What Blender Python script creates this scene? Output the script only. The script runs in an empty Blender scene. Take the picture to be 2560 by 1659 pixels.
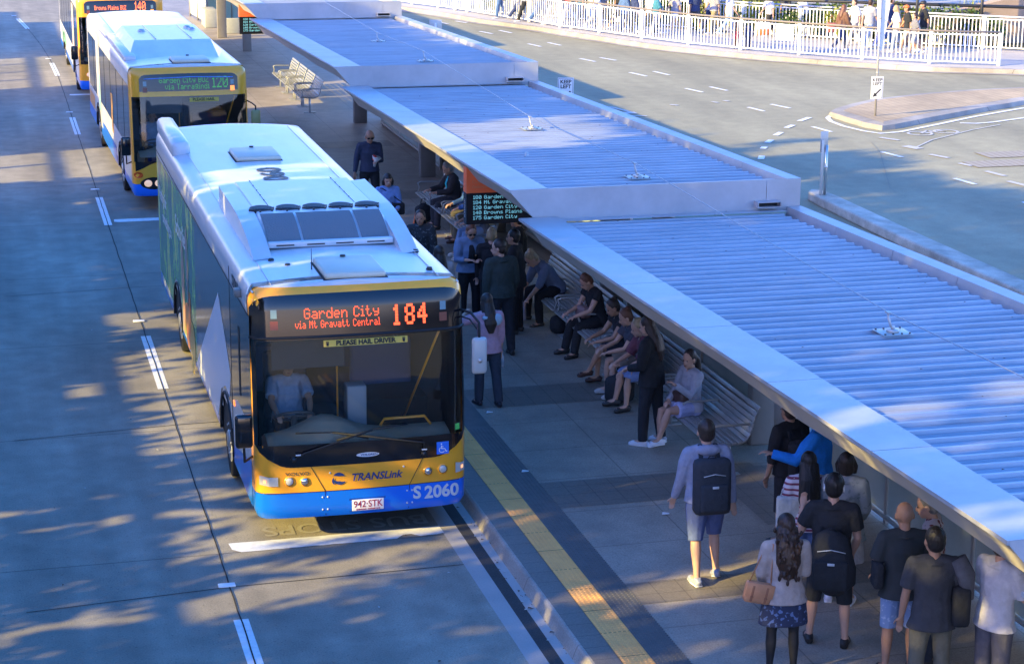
import bpy, bmesh, math, random
from mathutils import Vector, Matrix, Quaternion
import numpy as np
random.seed(7)
R = math.radians
scene = bpy.context.scene
COL = scene.collection

# ------------------------------------------------------------------ camera
W0, H0 = 2560, 1659
F, YAW, PITCH, ROLL = 4955.85, 0.260988, -0.255536, 0.0074005
CAM = Vector((-3.99754, -21.5814, 8.26669))
def _axes():
    f = Vector((math.sin(YAW)*math.cos(PITCH), math.cos(YAW)*math.cos(PITCH), math.sin(PITCH)))
    r = Vector((math.cos(YAW), -math.sin(YAW), 0)); u = r.cross(f)
    c, s = math.cos(ROLL), math.sin(ROLL)
    return c*r+s*u, -s*r+c*u, f
AR, AU, AF = _axes()
cam_d = bpy.data.cameras.new('camera'); cam = bpy.data.objects.new('camera', cam_d); COL.objects.link(cam)
cam_d.sensor_width = 36; cam_d.lens = F/W0*36; cam_d.clip_end = 2000; cam_d.clip_start = 0.5
cam.matrix_world = Matrix(((AR.x, AU.x, -AF.x, CAM.x), (AR.y, AU.y, -AF.y, CAM.y), (AR.z, AU.z, -AF.z, CAM.z), (0, 0, 0, 1)))
scene.camera = cam
def U(px, py, z):
    "measured point of the photograph -> point of the world at height z (metres)"
    v = AR*((px-W0/2)/F) - AU*((py-H0/2)/F) + AF
    return CAM + v*((z-CAM.z)/v.z)

# ------------------------------------------------------------------ light
SUN_EL = R(22.5); SUN_DIR = Vector((-0.953, -0.302, 0)).normalized()
world = bpy.data.worlds.new("World"); scene.world = world; world.use_nodes = True
nt = world.node_tree; bg = nt.nodes['Background']
sky = nt.nodes.new('ShaderNodeTexSky'); sky.sky_type = 'NISHITA'; sky.sun_disc = False
sky.sun_elevation = SUN_EL; sky.sun_rotation = math.atan2(SUN_DIR.x, SUN_DIR.y)
sky.ozone_density = 3.0; sky.air_density = 1.0; sky.dust_density = 0.6
hs = nt.nodes.new('ShaderNodeHueSaturation'); hs.inputs['Saturation'].default_value = 1.35
wb = nt.nodes.new('ShaderNodeMix'); wb.data_type = 'RGBA'; wb.blend_type = 'MULTIPLY'; wb.inputs['Factor'].default_value = 1; wb.inputs['B'].default_value = (2.0, 1.50, 1.95, 1)   # cool white balance of the photo
nt.links.new(sky.outputs[0], hs.inputs['Color']); nt.links.new(hs.outputs[0], wb.inputs['A']); nt.links.new(wb.outputs['Result'], bg.inputs[0]); bg.inputs[1].default_value = 0.15
sd = bpy.data.lights.new('sun', 'SUN'); sd.energy = 4.5; sd.angle = R(0.55); sd.color = (1.0, 0.77, 0.24)
sun = bpy.data.objects.new('sun', sd); COL.objects.link(sun)
tosun = SUN_DIR*math.cos(SUN_EL) + Vector((0, 0, math.sin(SUN_EL)))
sun.rotation_euler = tosun.to_track_quat('Z', 'Y').to_euler()
sun.location = (-40, -20, 40)
vs = scene.view_settings; vs.view_transform = 'Standard'; vs.look = 'None'; vs.gamma = 1; vs.exposure = 1.36
scene.cycles.max_bounces = 6; scene.cycles.transparent_max_bounces = 12

# ------------------------------------------------------------------ materials
MATS = {}
def mat(name, col, rough=0.6, metal=0.0, emit=0, noise=0.0, nscale=8.0, spec=0.5, bump=0.0, bscale=40.0, coat=0.0, col2=None, stretch=None):
    if name in MATS: return MATS[name]
    m = bpy.data.materials.new(name); m.use_nodes = True; t = m.node_tree; b = t.nodes['Principled BSDF']
    c = (*col, 1)
    b.inputs['Base Color'].default_value = c; b.inputs['Roughness'].default_value = rough
    b.inputs['Metallic'].default_value = metal; b.inputs['Specular IOR Level'].default_value = spec
    b.inputs['Coat Weight'].default_value = coat; b.inputs['Coat Roughness'].default_value = 0.08
    if emit:
        b.inputs['Emission Color'].default_value = c; b.inputs['Emission Strength'].default_value = emit
    if noise or bump:
        tc = t.nodes.new('ShaderNodeTexCoord'); src = tc.outputs['Object']
        if stretch:
            mp = t.nodes.new('ShaderNodeMapping'); mp.inputs['Scale'].default_value = stretch
            t.links.new(src, mp.inputs[0]); src = mp.outputs[0]
    if noise:
        n = t.nodes.new('ShaderNodeTexNoise'); n.inputs['Scale'].default_value = nscale; n.inputs['Detail'].default_value = 6
        n.inputs['Roughness'].default_value = 0.65
        t.links.new(src, n.inputs['Vector'])
        mr = t.nodes.new('ShaderNodeMapRange'); mr.inputs[1].default_value = 0.3; mr.inputs[2].default_value = 0.7
        t.links.new(n.outputs['Fac'], mr.inputs[0])
        mx = t.nodes.new('ShaderNodeMix'); mx.data_type = 'RGBA'
        lo = col2 if col2 else tuple(x*(1-noise) for x in col)
        mx.inputs['A'].default_value = (*lo, 1); mx.inputs['B'].default_value = c if col2 else (*tuple(min(1, x*(1+noise*0.6)) for x in col), 1)
        t.links.new(mr.outputs[0], mx.inputs['Factor']); t.links.new(mx.outputs['Result'], b.inputs['Base Color'])
    if bump:
        n2 = t.nodes.new('ShaderNodeTexNoise'); n2.inputs['Scale'].default_value = bscale; n2.inputs['Detail'].default_value = 4
        t.links.new(src, n2.inputs['Vector'])
        bp = t.nodes.new('ShaderNodeBump'); bp.inputs['Strength'].default_value = bump; bp.inputs['Distance'].default_value = 0.02
        t.links.new(n2.outputs['Fac'], bp.inputs['Height']); t.links.new(bp.outputs[0], b.inputs['Normal'])
    MATS[name] = m; return m

def ground_mat(name, base, crack=None, slab=None, spots=0.0, rough=0.85, grain=0.18, patch=0.22, wear=None):
    """asphalt / concrete: fine aggregate grain, broad blotches, optional slab joints"""
    m = bpy.data.materials.new(name); m.use_nodes = True; t = m.node_tree; b = t.nodes['Principled BSDF']
    L = t.links.new; N = t.nodes.new
    g = N('ShaderNodeNewGeometry'); pos = g.outputs['Position']
    def noise(scale, detail=4, sc=None):
        n = N('ShaderNodeTexNoise'); n.inputs['Scale'].default_value = scale; n.inputs['Detail'].default_value = detail
        if sc:
            mp = N('ShaderNodeMapping'); mp.inputs['Scale'].default_value = sc; L(pos, mp.inputs[0]); L(mp.outputs[0], n.inputs['Vector'])
        else: L(pos, n.inputs['Vector'])
        return n.outputs['Fac']
    def mathn(op, a, b_=None):
        n = N('ShaderNodeMath'); n.operation = op
        for i, v in enumerate((a, b_)):
            if v is None: continue
            if isinstance(v, (int, float)): n.inputs[i].default_value = v
            else: L(v, n.inputs[i])
        return n.outputs[0]
    def rng(v, a, b_, c, d):
        n = N('ShaderNodeMapRange'); L(v, n.inputs[0])
        for i, x in enumerate((a, b_, c, d)): n.inputs[i+1].default_value = x
        return n.outputs[0]
    f = rng(noise(55, 2), 0.3, 0.7, 1-grain, 1+grain)
    f = mathn('MULTIPLY', f, rng(noise(0.45, 5, (1, 0.35, 1)), 0.3, 0.7, 1-patch, 1+patch))
    f = mathn('MULTIPLY', f, rng(noise(2.3, 5), 0.35, 0.7, 1-patch*0.5, 1+patch*0.5))
    if wear:
        f = mathn('MULTIPLY', f, rng(noise(1.2, 3, (1.2, 0.05, 1)), 0.4, 0.65, 1-wear, 1))
    if spots:
        f = mathn('MULTIPLY', f, rng(noise(28, 1), 0.66, 0.72, 1, 1-spots))
    if slab:
        bx, by, w = slab
        sp = N('ShaderNodeSeparateXYZ'); L(pos, sp.inputs[0])
        for ax, per in ((0, bx), (1, by)):
            if not per: continue
            q = mathn('ABSOLUTE', mathn('SUBTRACT', mathn('FRACT', mathn('DIVIDE', mathn('ADD', sp.outputs[ax], 1000*per), per)), 0.5))
            f = mathn('MULTIPLY', f, rng(mathn('SUBTRACT', 0.5, q), 0, w/per, 0.45, 1.0))
    mx = N('ShaderNodeVectorMath'); mx.operation = 'SCALE'; mx.inputs[0].default_value = base; L(f, mx.inputs['Scale'])
    L(mx.outputs[0], b.inputs['Base Color']); b.inputs['Roughness'].default_value = rough
    bp = N('ShaderNodeBump'); bp.inputs['Strength'].default_value = 0.35; bp.inputs['Distance'].default_value = 0.01
    L(noise(70, 3), bp.inputs['Height']); L(bp.outputs[0], b.inputs['Normal'])
    MATS[name] = m; return m

M_road = ground_mat('bus_road_concrete', (0.31, 0.275, 0.215), spots=0.3, slab=(0, 4.9, 0.02), wear=0.22, patch=0.28)
M_asph = ground_mat('asphalt', (0.30, 0.275, 0.17), grain=0.14, patch=0.16, wear=0.10, spots=0.15)
M_plat = ground_mat('platform_paving', (0.33, 0.28, 0.22), slab=(1.2, 1.2, 0.012), patch=0.26, rough=0.55, spots=0.25)
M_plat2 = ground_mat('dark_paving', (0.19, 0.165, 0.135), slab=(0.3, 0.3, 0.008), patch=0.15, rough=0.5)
M_kerb = ground_mat('kerb_concrete', (0.33, 0.30, 0.26), grain=0.15, patch=0.3, slab=(0, 1.9, 0.012))
M_kerbd = ground_mat('kerb_weathered', (0.42, 0.38, 0.30), grain=0.2, patch=0.5)
M_foot = ground_mat('footpath_concrete', (0.42, 0.39, 0.36), grain=0.06, patch=0.1)
M_brick = ground_mat('island_paving', (0.42, 0.32, 0.19), slab=(0.24, 0.24, 0.012), grain=0.1)
M_joint = mat('joint_black', (0.02, 0.02, 0.02), 0.9)
M_gut = ground_mat('gutter_dark', (0.05, 0.047, 0.044), grain=0.3, patch=0.3)
M_paint = mat('road_paint', (0.78, 0.78, 0.76), 0.6, noise=0.18, nscale=9)
M_paintw = mat('worn_paint', (0.62, 0.61, 0.57), 0.7, noise=0.3, nscale=25, col2=(0.33, 0.31, 0.28))
M_tacy = mat('tactile_yellow', (1.0, 0.48, 0.14), 0.6, noise=0.15, nscale=5)
M_tacg = mat('tactile_grey', (0.13, 0.125, 0.115), 0.55, noise=0.2, nscale=5)
M_alu = mat('roof_aluminium', (0.44, 0.44, 0.445), 0.45, 0.30, noise=0.16, nscale=1.3)
M_rib = mat('ribbed_roof_sheet', (0.37, 0.39, 0.43), 0.45, 0.35, noise=0.22, nscale=2.2, stretch=(0.35, 3, 1))
M_soff = mat('soffit_grey', (0.50, 0.45, 0.38), 0.6, noise=0.08, nscale=2)
M_dark = mat('dark_metal', (0.03, 0.032, 0.035), 0.4, 0.3)
M_black = mat('black_rubber', (0.012, 0.012, 0.013), 0.7)
M_steel = mat('stainless', (0.60, 0.60, 0.58), 0.28, 0.9)
M_galv = mat('galvanised_post', (0.50, 0.49, 0.46), 0.45, 0.6)
M_white = mat('white_paint', (0.80, 0.80, 0.79), 0.5, noise=0.05, nscale=6)
M_bench = mat('bench_aluminium', (0.42, 0.43, 0.42), 0.4, 0.5, noise=.12, nscale=6)
M_pier = mat('pier_grey', (0.24, 0.22, 0.20), 0.6, noise=0.12, nscale=3)

# ------------------------------------------------------------------ mesh builder
class MB:
    def __init__(s): s.v = []; s.f = []; s.m = []; s.smooth = []
    def add(s, vs_, fs, mi=0, sm=False):
        o = len(s.v); s.v += [tuple(p) for p in vs_]
        for q in fs: s.f.append([i+o for i in q]); s.m.append(mi); s.smooth.append(sm)
    def box(s, x0, x1, y0, y1, z0, z1, mi=0, M=None):
        p = [Vector((x, y, z)) for z in (z0, z1) for y in (y0, y1) for x in (x0, x1)]
        if M is not None: p = [M @ q for q in p]
        s.add(p, [(0, 2, 3, 1), (4, 5, 7, 6), (0, 1, 5, 4), (2, 6, 7, 3), (0, 4, 6, 2), (1, 3, 7, 5)], mi)
    def bbox(s, x0, x1, y0, y1, z0, z1, r=0.02, mi=0, M=None):
        "box with chamfered edges"
        bm = bmesh.new(); bmesh.ops.create_cube(bm, size=1)
        for v in bm.verts: v.co = Vector(((x0+x1)/2+v.co.x*(x1-x0), (y0+y1)/2+v.co.y*(y1-y0), (z0+z1)/2+v.co.z*(z1-z0)))
        bmesh.ops.bevel(bm, geom=bm.edges[:], offset=r, segments=2, profile=0.5, affect='EDGES', clamp_overlap=True)
        bm.verts.ensure_lookup_table()
        s.add([(M @ v.co if M is not None else v.co) for v in bm.verts], [[v.index for v in f.verts] for f in bm.faces], mi, True)
        bm.free()
    def tube(s, pts, r, n=8, mi=0, cap=True, ry=None, hint=None, sm=True):
        pts = [Vector(p) for p in pts]; k = len(pts)
        rs = r if isinstance(r, (list, tuple)) else [r]*k
        rys = ry if ry is not None else rs
        if not isinstance(rys, (list, tuple)): rys = [rys]*k
        vs_ = []; prev = None
        for i, p in enumerate(pts):
            d = (pts[min(i+1, k-1)]-pts[max(i-1, 0)])
            d = d.normalized() if d.length > 1e-9 else Vector((0, 0, 1))
            if hint is not None: a = Vector(hint); a = a - d*a.dot(d)
            elif prev is not None: a = prev - d*prev.dot(d)
            else: a = d.orthogonal()
            if a.length < 1e-6: a = d.orthogonal()
            a.normalize(); prev = a; b = d.cross(a)
            for j in range(n):
                t = 2*math.pi*j/n; vs_.append(p+a*(math.cos(t)*rs[i])+b*(math.sin(t)*rys[i]))
        fs = [(i*n+j, i*n+(j+1) % n, (i+1)*n+(j+1) % n, (i+1)*n+j) for i in range(k-1) for j in range(n)]
        if cap: fs += [tuple(range(n))[::-1], tuple((k-1)*n+j for j in range(n))]
        s.add(vs_, fs, mi, sm)
    def ell(s, c, rx, ry, rz, M=None, n=12, m=8, mi=0):
        c = Vector(c); vs_ = [Vector((0, 0, -rz))]
        for i in range(1, m):
            a = math.pi*i/m-math.pi/2
            for j in range(n):
                t = 2*math.pi*j/n; vs_.append(Vector((rx*math.cos(a)*math.cos(t), ry*math.cos(a)*math.sin(t), rz*math.sin(a))))
        vs_.append(Vector((0, 0, rz)))
        fs = [(0, 1+(j+1) % n, 1+j) for j in range(n)]
        for i in range(m-2): fs += [(1+i*n+j, 1+i*n+(j+1) % n, 1+(i+1)*n+(j+1) % n, 1+(i+1)*n+j) for j in range(n)]
        o = 1+(m-2)*n; fs += [(o+j, o+(j+1) % n, len(vs_)-1) for j in range(n)]
        s.add([c+(M @ v if M is not None else v) for v in vs_], fs, mi, True)
    def prism(s, poly, z0, z1, mi=0):
        n = len(poly); vs_ = [(p[0], p[1], z0) for p in poly]+[(p[0], p[1], z1) for p in poly]
        s.add(vs_, [tuple(range(n))[::-1], tuple(range(n, 2*n))]+[(i, (i+1) % n, n+(i+1) % n, n+i) for i in range(n)], mi)
    def quad(s, a, b, c, d, mi=0): s.add([a, b, c, d], [(0, 1, 2, 3)], mi)
    def mesh(s, name, mats):
        me = bpy.data.meshes.new(name); me.from_pydata(s.v, [], s.f); 
        for m in (mats if isinstance(mats, (list, tuple)) else [mats]): me.materials.append(m)
        me.polygons.foreach_set('material_index', s.m); me.polygons.foreach_set('use_smooth', s.smooth)
        me.update(); return me
    def build(s, name, mats, parent=None, fixn=False):
        me = s.mesh(name, mats)
        if fixn:
            bm = bmesh.new(); bm.from_mesh(me); bmesh.ops.recalc_face_normals(bm, faces=bm.faces[:]); bm.to_mesh(me); bm.free()
        o = bpy.data.objects.new(name, me); COL.objects.link(o)
        if parent is not None: o.parent = parent
        return o

def tag(o, label=None, cat=None, group=None, kind=None):
    if label: o['label'] = label
    if cat: o['category'] = cat
    if group: o['group'] = group
    if kind: o['kind'] = kind
    return o
def thing(name, label, cat, loc=(0, 0, 0), rz=0, group=None):
    o = bpy.data.objects.new(name, None); COL.objects.link(o); o.location = loc; o.rotation_euler = (0, 0, rz)
    o.empty_display_size = 0.2
    return tag(o, label, cat, group)
def struct(o): o['kind'] = 'structure'; return o
def copy_tree(o, parent=None):
    c = o.copy(); COL.objects.link(c); c.parent = parent
    for ch in list(o.children): copy_tree(ch, c)
    return c
def remesh(mb, name, mats, parent, voxel, smooth_it=2, fixn=True):
    "union of all pieces in mb as one continuous skin"
    me = mb.mesh(name, mats)
    bm = bmesh.new(); bm.from_mesh(me); bmesh.ops.recalc_face_normals(bm, faces=bm.faces[:]); bm.to_mesh(me); bm.free()
    tmp = bpy.data.objects.new('tmp', me); COL.objects.link(tmp)
    md = tmp.modifiers.new('r', 'REMESH'); md.mode = 'VOXEL'; md.voxel_size = voxel; md.use_smooth_shade = True
    if smooth_it:
        sm = tmp.modifiers.new('s', 'SMOOTH'); sm.iterations = smooth_it; sm.factor = 0.5
    dg = bpy.context.evaluated_depsgraph_get(); ev = tmp.evaluated_get(dg)
    me2 = bpy.data.meshes.new_from_object(ev, depsgraph=dg); me2.name = name
    bpy.data.objects.remove(tmp); bpy.data.meshes.remove(me)
    if not me2.materials: me2.materials.append(mats)
    o = bpy.data.objects.new(name, me2); COL.objects.link(o); o.parent = parent
    return o

# text as mesh --------------------------------------------------------------
def text_mesh(body, size, name, material, parent, M, bold=0.0, shear=0.0, align='CENTER', space=1.0, depth=0.002):
    cu = bpy.data.curves.new(name, 'FONT'); cu.body = body; cu.size = size; cu.align_x = align; cu.align_y = 'CENTER'
    cu.offset = bold; cu.shear = shear; cu.space_character = space; cu.extrude = depth; cu.resolution_u = 3
    tmp = bpy.data.objects.new('tmp', cu); COL.objects.link(tmp)
    dg = bpy.context.evaluated_depsgraph_get(); me = bpy.data.meshes.new_from_object(tmp.evaluated_get(dg), depsgraph=dg)
    bpy.data.objects.remove(tmp); bpy.data.curves.remove(cu)
    me.name = name; me.materials.clear(); me.materials.append(material); me.transform(M)
    o = bpy.data.objects.new(name, me); COL.objects.link(o); o.parent = parent; return o
FONT = {'0': '3E5149453E', '1': '00427F4000', '2': '4261514946', '3': '2141454B31', '4': '1814127F10', '5': '2745454539', '6': '3C4A494930', '7': '0171090503', '8': '3649494936', '9': '064949291E',
 'B': '7F49494936', 'C': '3E41414122', 'G': '3E41495A7A'.replace('5A7A', '493A'), 'M': '7F020C027F', 'P': '7F09090906', 'T': '01017F0101', 'U': '3F4040403F', 'Z': '6151494543', 'a': '2054545478', 'b': '7F48444438', 'c': '3844444420', 'd': '384444487F',
 'e': '3854545418', 'g': '0C5252523E', 'i': '00447D4000', 'l': '00417F4000', 'n': '7C08040478', 'o': '3844444438', 'r': '7C08040408', 's': '4854545420', 't': '043F444020', 'v': '1C2040201C', 'w': '3C4030403C', 'y': '0C5050503C', ' ': '000000', '.': '0060600000'}
def dots(text, x0, z0, px, pz, fill=0.86, gap=1):
    "LED dot squares (x, z) list for a line of 5x7 text, z0 = bottom row"
    out = []; x = x0
    for ch in text:
        h = FONT.get(ch, '000000'); cols = [int(h[i:i+2], 16) for i in range(0, len(h), 2)]
        if ch in 'il1': cols = cols[1:4] if ch != '1' else cols[1:4]
        for c in cols:
            for r_ in range(7):
                if c >> r_ & 1: out.append((x, z0+(6-r_)*pz))
            if (c >> 7) & 1: pass
            x += px
        x += px*gap
    return out, x

# ================================================================== GROUND
g = MB(); g.quad((-400, -300, -0.012), (500, -300, -0.012), (500, 900, -0.012), (-400, 900, -0.012))
struct(g.build('ground', M_asph))
def lane_x(y):   # the lane joint bends gently away to the left beyond y = 40
    return -1.71 - (max(0, y-41)**2)*0.0018
rd = MB(); n = 60
ys = [-28+i*2.2 for i in range(n)]
rd.add([(x+lane_x(y)+1.71, y, 0) if x < 1 else (x, y, 0) for y in ys for x in (-12, -8, -4, -1.71, 0.955)],
       [(i*5+j, i*5+j+1, (i+1)*5+j+1, (i+1)*5+j) for i in range(n-1) for j in range(4)])
struct(rd.build('bus_road', M_road))
j = MB()
def strip(mb, path, w, z, mi=0):
    "flat painted strip along a path of (x, y)"
    L = []; Rr = []
    for i, p in enumerate(path):
        a = Vector(path[max(0, i-1)][:2]); b = Vector(path[min(len(path)-1, i+1)][:2]); d = (b-a).normalized(); nn = Vector((-d.y, d.x))*w/2
        L.append((p[0]+nn.x, p[1]+nn.y, z)); Rr.append((p[0]-nn.x, p[1]-nn.y, z))
    k = len(path); mb.add(L+Rr, [(i, k+i, k+i+1, i+1) for i in range(k-1)], mi)
rnd = random.Random(3)
strip(j, [(lane_x(y)+rnd.uniform(-.006, .006), y) for y in [-28+k*0.35 for k in range(260)]], 0.016, 0.009)
for y0 in (-6.0, -1.05, 5.1, 13.6, 24.1): strip(j, [(-3.9, y0-0.2), (-1.7, y0+rnd.uniform(-.03, .03)), (0.95, y0+0.05)], 0.014, 0.005)
struct(j.build('road_joints', M_joint))
# lane markings of the bus road
pm = MB()
for y0, y1 in ((-14, -10.9), (-5.05, -1.98), (6.95, 10.1), (19.3, 22.45), (31.5, 34.6), (43.85, 47.3), (58.6, 62.6)):
    strip(pm, [(lane_x(y0+t*(y1-y0)), y0+t*(y1-y0)) for t in (0, .5, 1)], 0.16, 0.004)
for y0 in (0.02, 19.6, 39.1):     # ragged stop lines
    n = 26; top = []; bot = []
    for i in range(n+1):
        x = -1.55+2.5*i/n; top.append((x+rnd.uniform(-.02, .02), y0+.28+rnd.uniform(-.006, .006), .004)); bot.append((x+rnd.uniform(-.02, .02), y0-.03+(rnd.uniform(0, .13) if i > n-6 or i < 1 else rnd.uniform(-.006, .006)), .004))
    pm.add(top+bot, [(i, n+1+i, n+2+i, i+1) for i in range(n)])
struct(pm.build('road_markings', M_paint))
# worn lettering (bus lane word) just ahead of the stop line, half under the first bus
bl = text_mesh('BUS STOPS', 0.46, 'lane_lettering', mat('faded_paint', (.37, .35, .30), .8, noise=.3, nscale=25, col2=(.31, .275, .22)), None, Matrix.Translation((-0.12, 0.60, 0.005)) @ Matrix.Rotation(math.pi, 4, 'Z') @ Matrix.Diagonal((0.9, 1, 1, 1)), .006, depth=0)
struct(bl)
# raised pavement markers
rp = MB(); rp.bbox(-0.095, 0.095, -0.05, 0.05, 0.003, 0.024, 0.008); m_r = rp.build('raised_pavement_marker', mat('marker_white', (0.8, 0.8, 0.8), 0.4))
for i, y in enumerate((-1.01, 11.08, 23.37, 35.55, 48.47, 63.8)):
    o = m_r if i == 0 else m_r.copy()
    if i: COL.objects.link(o)
    o.location = (lane_x(y)-0.03, y, 0)
    names = ['in front of the stopped bus at the bottom', 'beside the middle of the nearest bus', 'beside the wheels of the second bus', 'beside the gap between second and third bus', 'left of the third bus in the broad shadow', 'farthest up the lane line']
    tag(o, 'small white raised road marker '+names[i], 'road marker', 'white markers along the lane line')

# gutter, kerb and platform
PX0, PX1, PY0, PY1 = 1.47, 7.75, -30, 75
gt = MB()
for x0, x1, mi in ((0.955, 1.155, 0), (1.155, 1.30, 1), (1.30, 1.45, 0)):
    gt.quad((x0, PY0, .0), (x1, PY0, .0), (x1, PY1, .0), (x0, PY1, .0), mi)
struct(gt.build('gutter', [M_foot, M_gut]))
kb = MB()
prof = [(1.40, -0.02), (1.43, 0.06), (1.455, 0.125), (1.475, 0.148), (1.50, 0.152), (1.765, 0.152)]
ky = [PY0+i*1.9 for i in range(56)]
for (a, za), (b, zb) in zip(prof[:-1], prof[1:]):
    mi = 1 if a >= 1.5 else 0
    kb.quad((a, PY0, za), (a, PY1, za), (b, PY1, zb), (b, PY0, zb), mi)
struct(kb.build('platform_kerb', [M_kerb, M_plat2], fixn=False))
pl = MB()
pl.quad((2.42, PY0, .15), (7.75, PY0, .15), (7.75, PY1, .15), (2.42, PY1, .15))
pl.quad((7.75, PY0, .15), (7.75, PY0, 0), (7.75, PY1, 0), (7.75, PY1, .15))
struct(pl.build('platform', M_plat))
# darker bands of paving across the platform and a sloped hatch of tactile tiles
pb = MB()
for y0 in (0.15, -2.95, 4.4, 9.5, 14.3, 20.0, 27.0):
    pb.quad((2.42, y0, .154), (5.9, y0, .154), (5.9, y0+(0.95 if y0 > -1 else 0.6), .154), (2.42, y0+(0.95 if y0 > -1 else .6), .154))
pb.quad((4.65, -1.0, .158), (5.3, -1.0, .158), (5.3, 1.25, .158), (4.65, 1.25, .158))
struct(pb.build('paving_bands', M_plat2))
# tactile strips with real studs near the camera
ty = MB(); ty.quad((1.768, PY0, .156), (2.078, PY0, .156), (2.078, PY1, .156), (1.768, PY1, .156))
tg = MB(); tg.quad((2.08, PY0, .156), (2.42, PY0, .156), (2.42, PY1, .156), (2.08, PY1, .156))
def studs(mb, x0, x1, y0, y1, p=0.0515):
    y = y0
    while y < y1:
        x = x0+p/2
        while x < x1:
            r1, r2 = .0155, .009
            o = [(x+r1*math.cos(t), y+r1*math.sin(t), .156) for t in (0.785, 2.356, 3.927, 5.498)]+[(x+r2*math.cos(t), y+r2*math.sin(t), .162) for t in (0.785, 2.356, 3.927, 5.498)]
            mb.add(o, [(4, 5, 6, 7), (0, 1, 5, 4), (1, 2, 6, 5), (2, 3, 7, 6), (3, 0, 4, 7)])
            x += p
        y += p
studs(ty, 1.768, 2.07, -5.5, 3.5); studs(tg, 2.085, 2.42, -5.5, 3.5)
struct(ty.build('tactile_strip', M_tacy)); struct(tg.build('tactile_strip', M_tacg))
# thin joints of yellow tiles
tj = MB()
for k in range(-10, 60): tj.quad((1.768, k*.6, .1575), (2.078, k*.6, .1575), (2.078, k*.6+.008, .1575), (1.768, k*.6+.008, .1575))
struct(tj.build('tactile_joints', M_joint))

# ------------------------------------------------------------------ street on the right
kpx = [(700, -12), (850, 5), (930, 15), (1000, 25.5), (1100, 40), (1200, 58), (1347, 78), (1494, 101.6), (1641, 123.6), (1789, 139), (1900, 149.5), (2095, 165), (2331, 179.6), (2560, 186), (2900, 190)]
kw = [U(a, b, 0) for a, b in kpx]
ex = [Vector((kw[-1].x+30, kw[-1].y-3, 0))]; st_ = [kw[0]+(kw[0]-kw[1]).normalized()*60]
kw = st_+kw+ex
def offs(path, d):
    out = []
    for i, p in enumerate(path):
        t = (path[min(i+1, len(path)-1)]-path[max(i-1, 0)]).normalized(); out.append(Vector((p.x+-t.y*d, p.y+t.x*d, p.z)))
    return out
far = MB()
k1 = offs(kw, 0.03); k2 = offs(kw, 0.17); k3 = [p+Vector((30, 42, 0)) for p in kw]
nk = len(kw)
def ribbon(mb, A, za, B, zb, mi=0):
    n = len(A); mb.add([(p.x, p.y, za) for p in A]+[(p.x, p.y, zb) for p in B], [(i, i+1, n+i+1, n+i) for i in range(n-1)], mi)
kerb = MB(); ribbon(kerb, kw, -.01, k1, .14); ribbon(kerb, k1, .14, k2, .155)
g0 = offs(kw, -0.32); ribbon(kerb, g0, .003, kw, .006)
struct(kerb.build('street_kerb', M_kerb))
ribbon(far, k2, .152, k3, .152); struct(far.build('footpath', M_foot))
# the long kerb of the median beside the bus exit lane
mk = MB()
mpath = [(13.72, 18.95), (13.55, 18.7), (13.5, 18.0), (13.42, 14.0), (13.44, 9.3), (13.5, 3), (13.5, -12), (14.0, -12), (14.0, 3), (13.93, 9.3), (13.92, 14), (13.98, 18.0), (13.95, 18.6), (13.85, 18.9)]
mk.prism(mpath, -0.01, 0.20)
mo = mk.build('median_kerb', M_kerbd, fixn=True); bv = mo.modifiers.new('b', 'BEVEL'); bv.width = 0.04; bv.segments = 3; bv.limit_method = 'ANGLE'; struct(mo)
# traffic island
ip = [(2070, 290), (2085, 281), (2100, 276.5), (2126, 269), (2180, 257), (2300, 243), (2430, 233), (2560, 227), (2900, 205)]
ip2 = [(2900, 222), (2700, 243), (2560, 262), (2430, 285), (2330, 304), (2240, 322), (2205, 326), (2160, 318), (2110, 303)]
isl = [U(a, b, 0) for a, b in ip]+[U(a, b, 0) for a, b in ip2]
c_is = sum(isl, Vector())/len(isl)
im = MB(); n = len(isl); inner = []
for i, p in enumerate(isl):
    t = (isl[(i+1) % n]-isl[i-1]).normalized(); inner.append(Vector((p.x+t.y*.42, p.y-t.x*.42, 0)))
i1 = [Vector((p.x+(q.x-p.x)*.12, p.y+(q.y-p.y)*.12, 0)) for p, q in zip(isl, inner)]
def loop(mb, A, za, B, zb, mi): mb.add([(p.x, p.y, za) for p in A]+[(p.x, p.y, zb) for p in B], [(i, (i+1) % len(A), len(A)+(i+1) % len(A), len(A)+i) for i in range(len(A))], mi)
loop(im, isl, -.01, i1, .12, 0); loop(im, i1, .12, inner, .15, 0)
im.add([(p.x, p.y, .152) for p in inner], [tuple(range(n))], 1)
struct(im.build('traffic_island', [M_kerb, M_brick], fixn=True))
sm = MB()
def pdash(mb, pts, w, z=.004): strip(mb, [U(a, b, 0)[:2] for a, b in pts], w, z)
for a in [((975, 30), (1000, 35)), ((1025, 29), (1056, 34)), ((1100, 57), (1120, 60)), ((1138, 53), (1168, 58)), ((1199, 79), (1231, 85)), ((1248, 76.5), (1279, 83)), ((1320, 110), (1352, 117)), ((1370, 107), (1402, 114)),
          ((1450, 147), (1488, 154.5)), ((1500, 144.5), (1540, 151.5)), ((1574, 181.5), (1616, 191)), ((1634, 179), (1673, 188)), ((1714, 221.5), (1756, 231)), ((1775, 217.5), (1818, 227)), ((1870, 268.5), (1910, 278.5)), ((1927, 261), (1975, 271)),
          ((2031, 317), (2078, 330)), ((2205, 380), (2255, 393)), ((2386, 446), (2438, 461)), ((2560, 505), (2600, 520))]:
    pdash(sm, a, 0.13)
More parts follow.
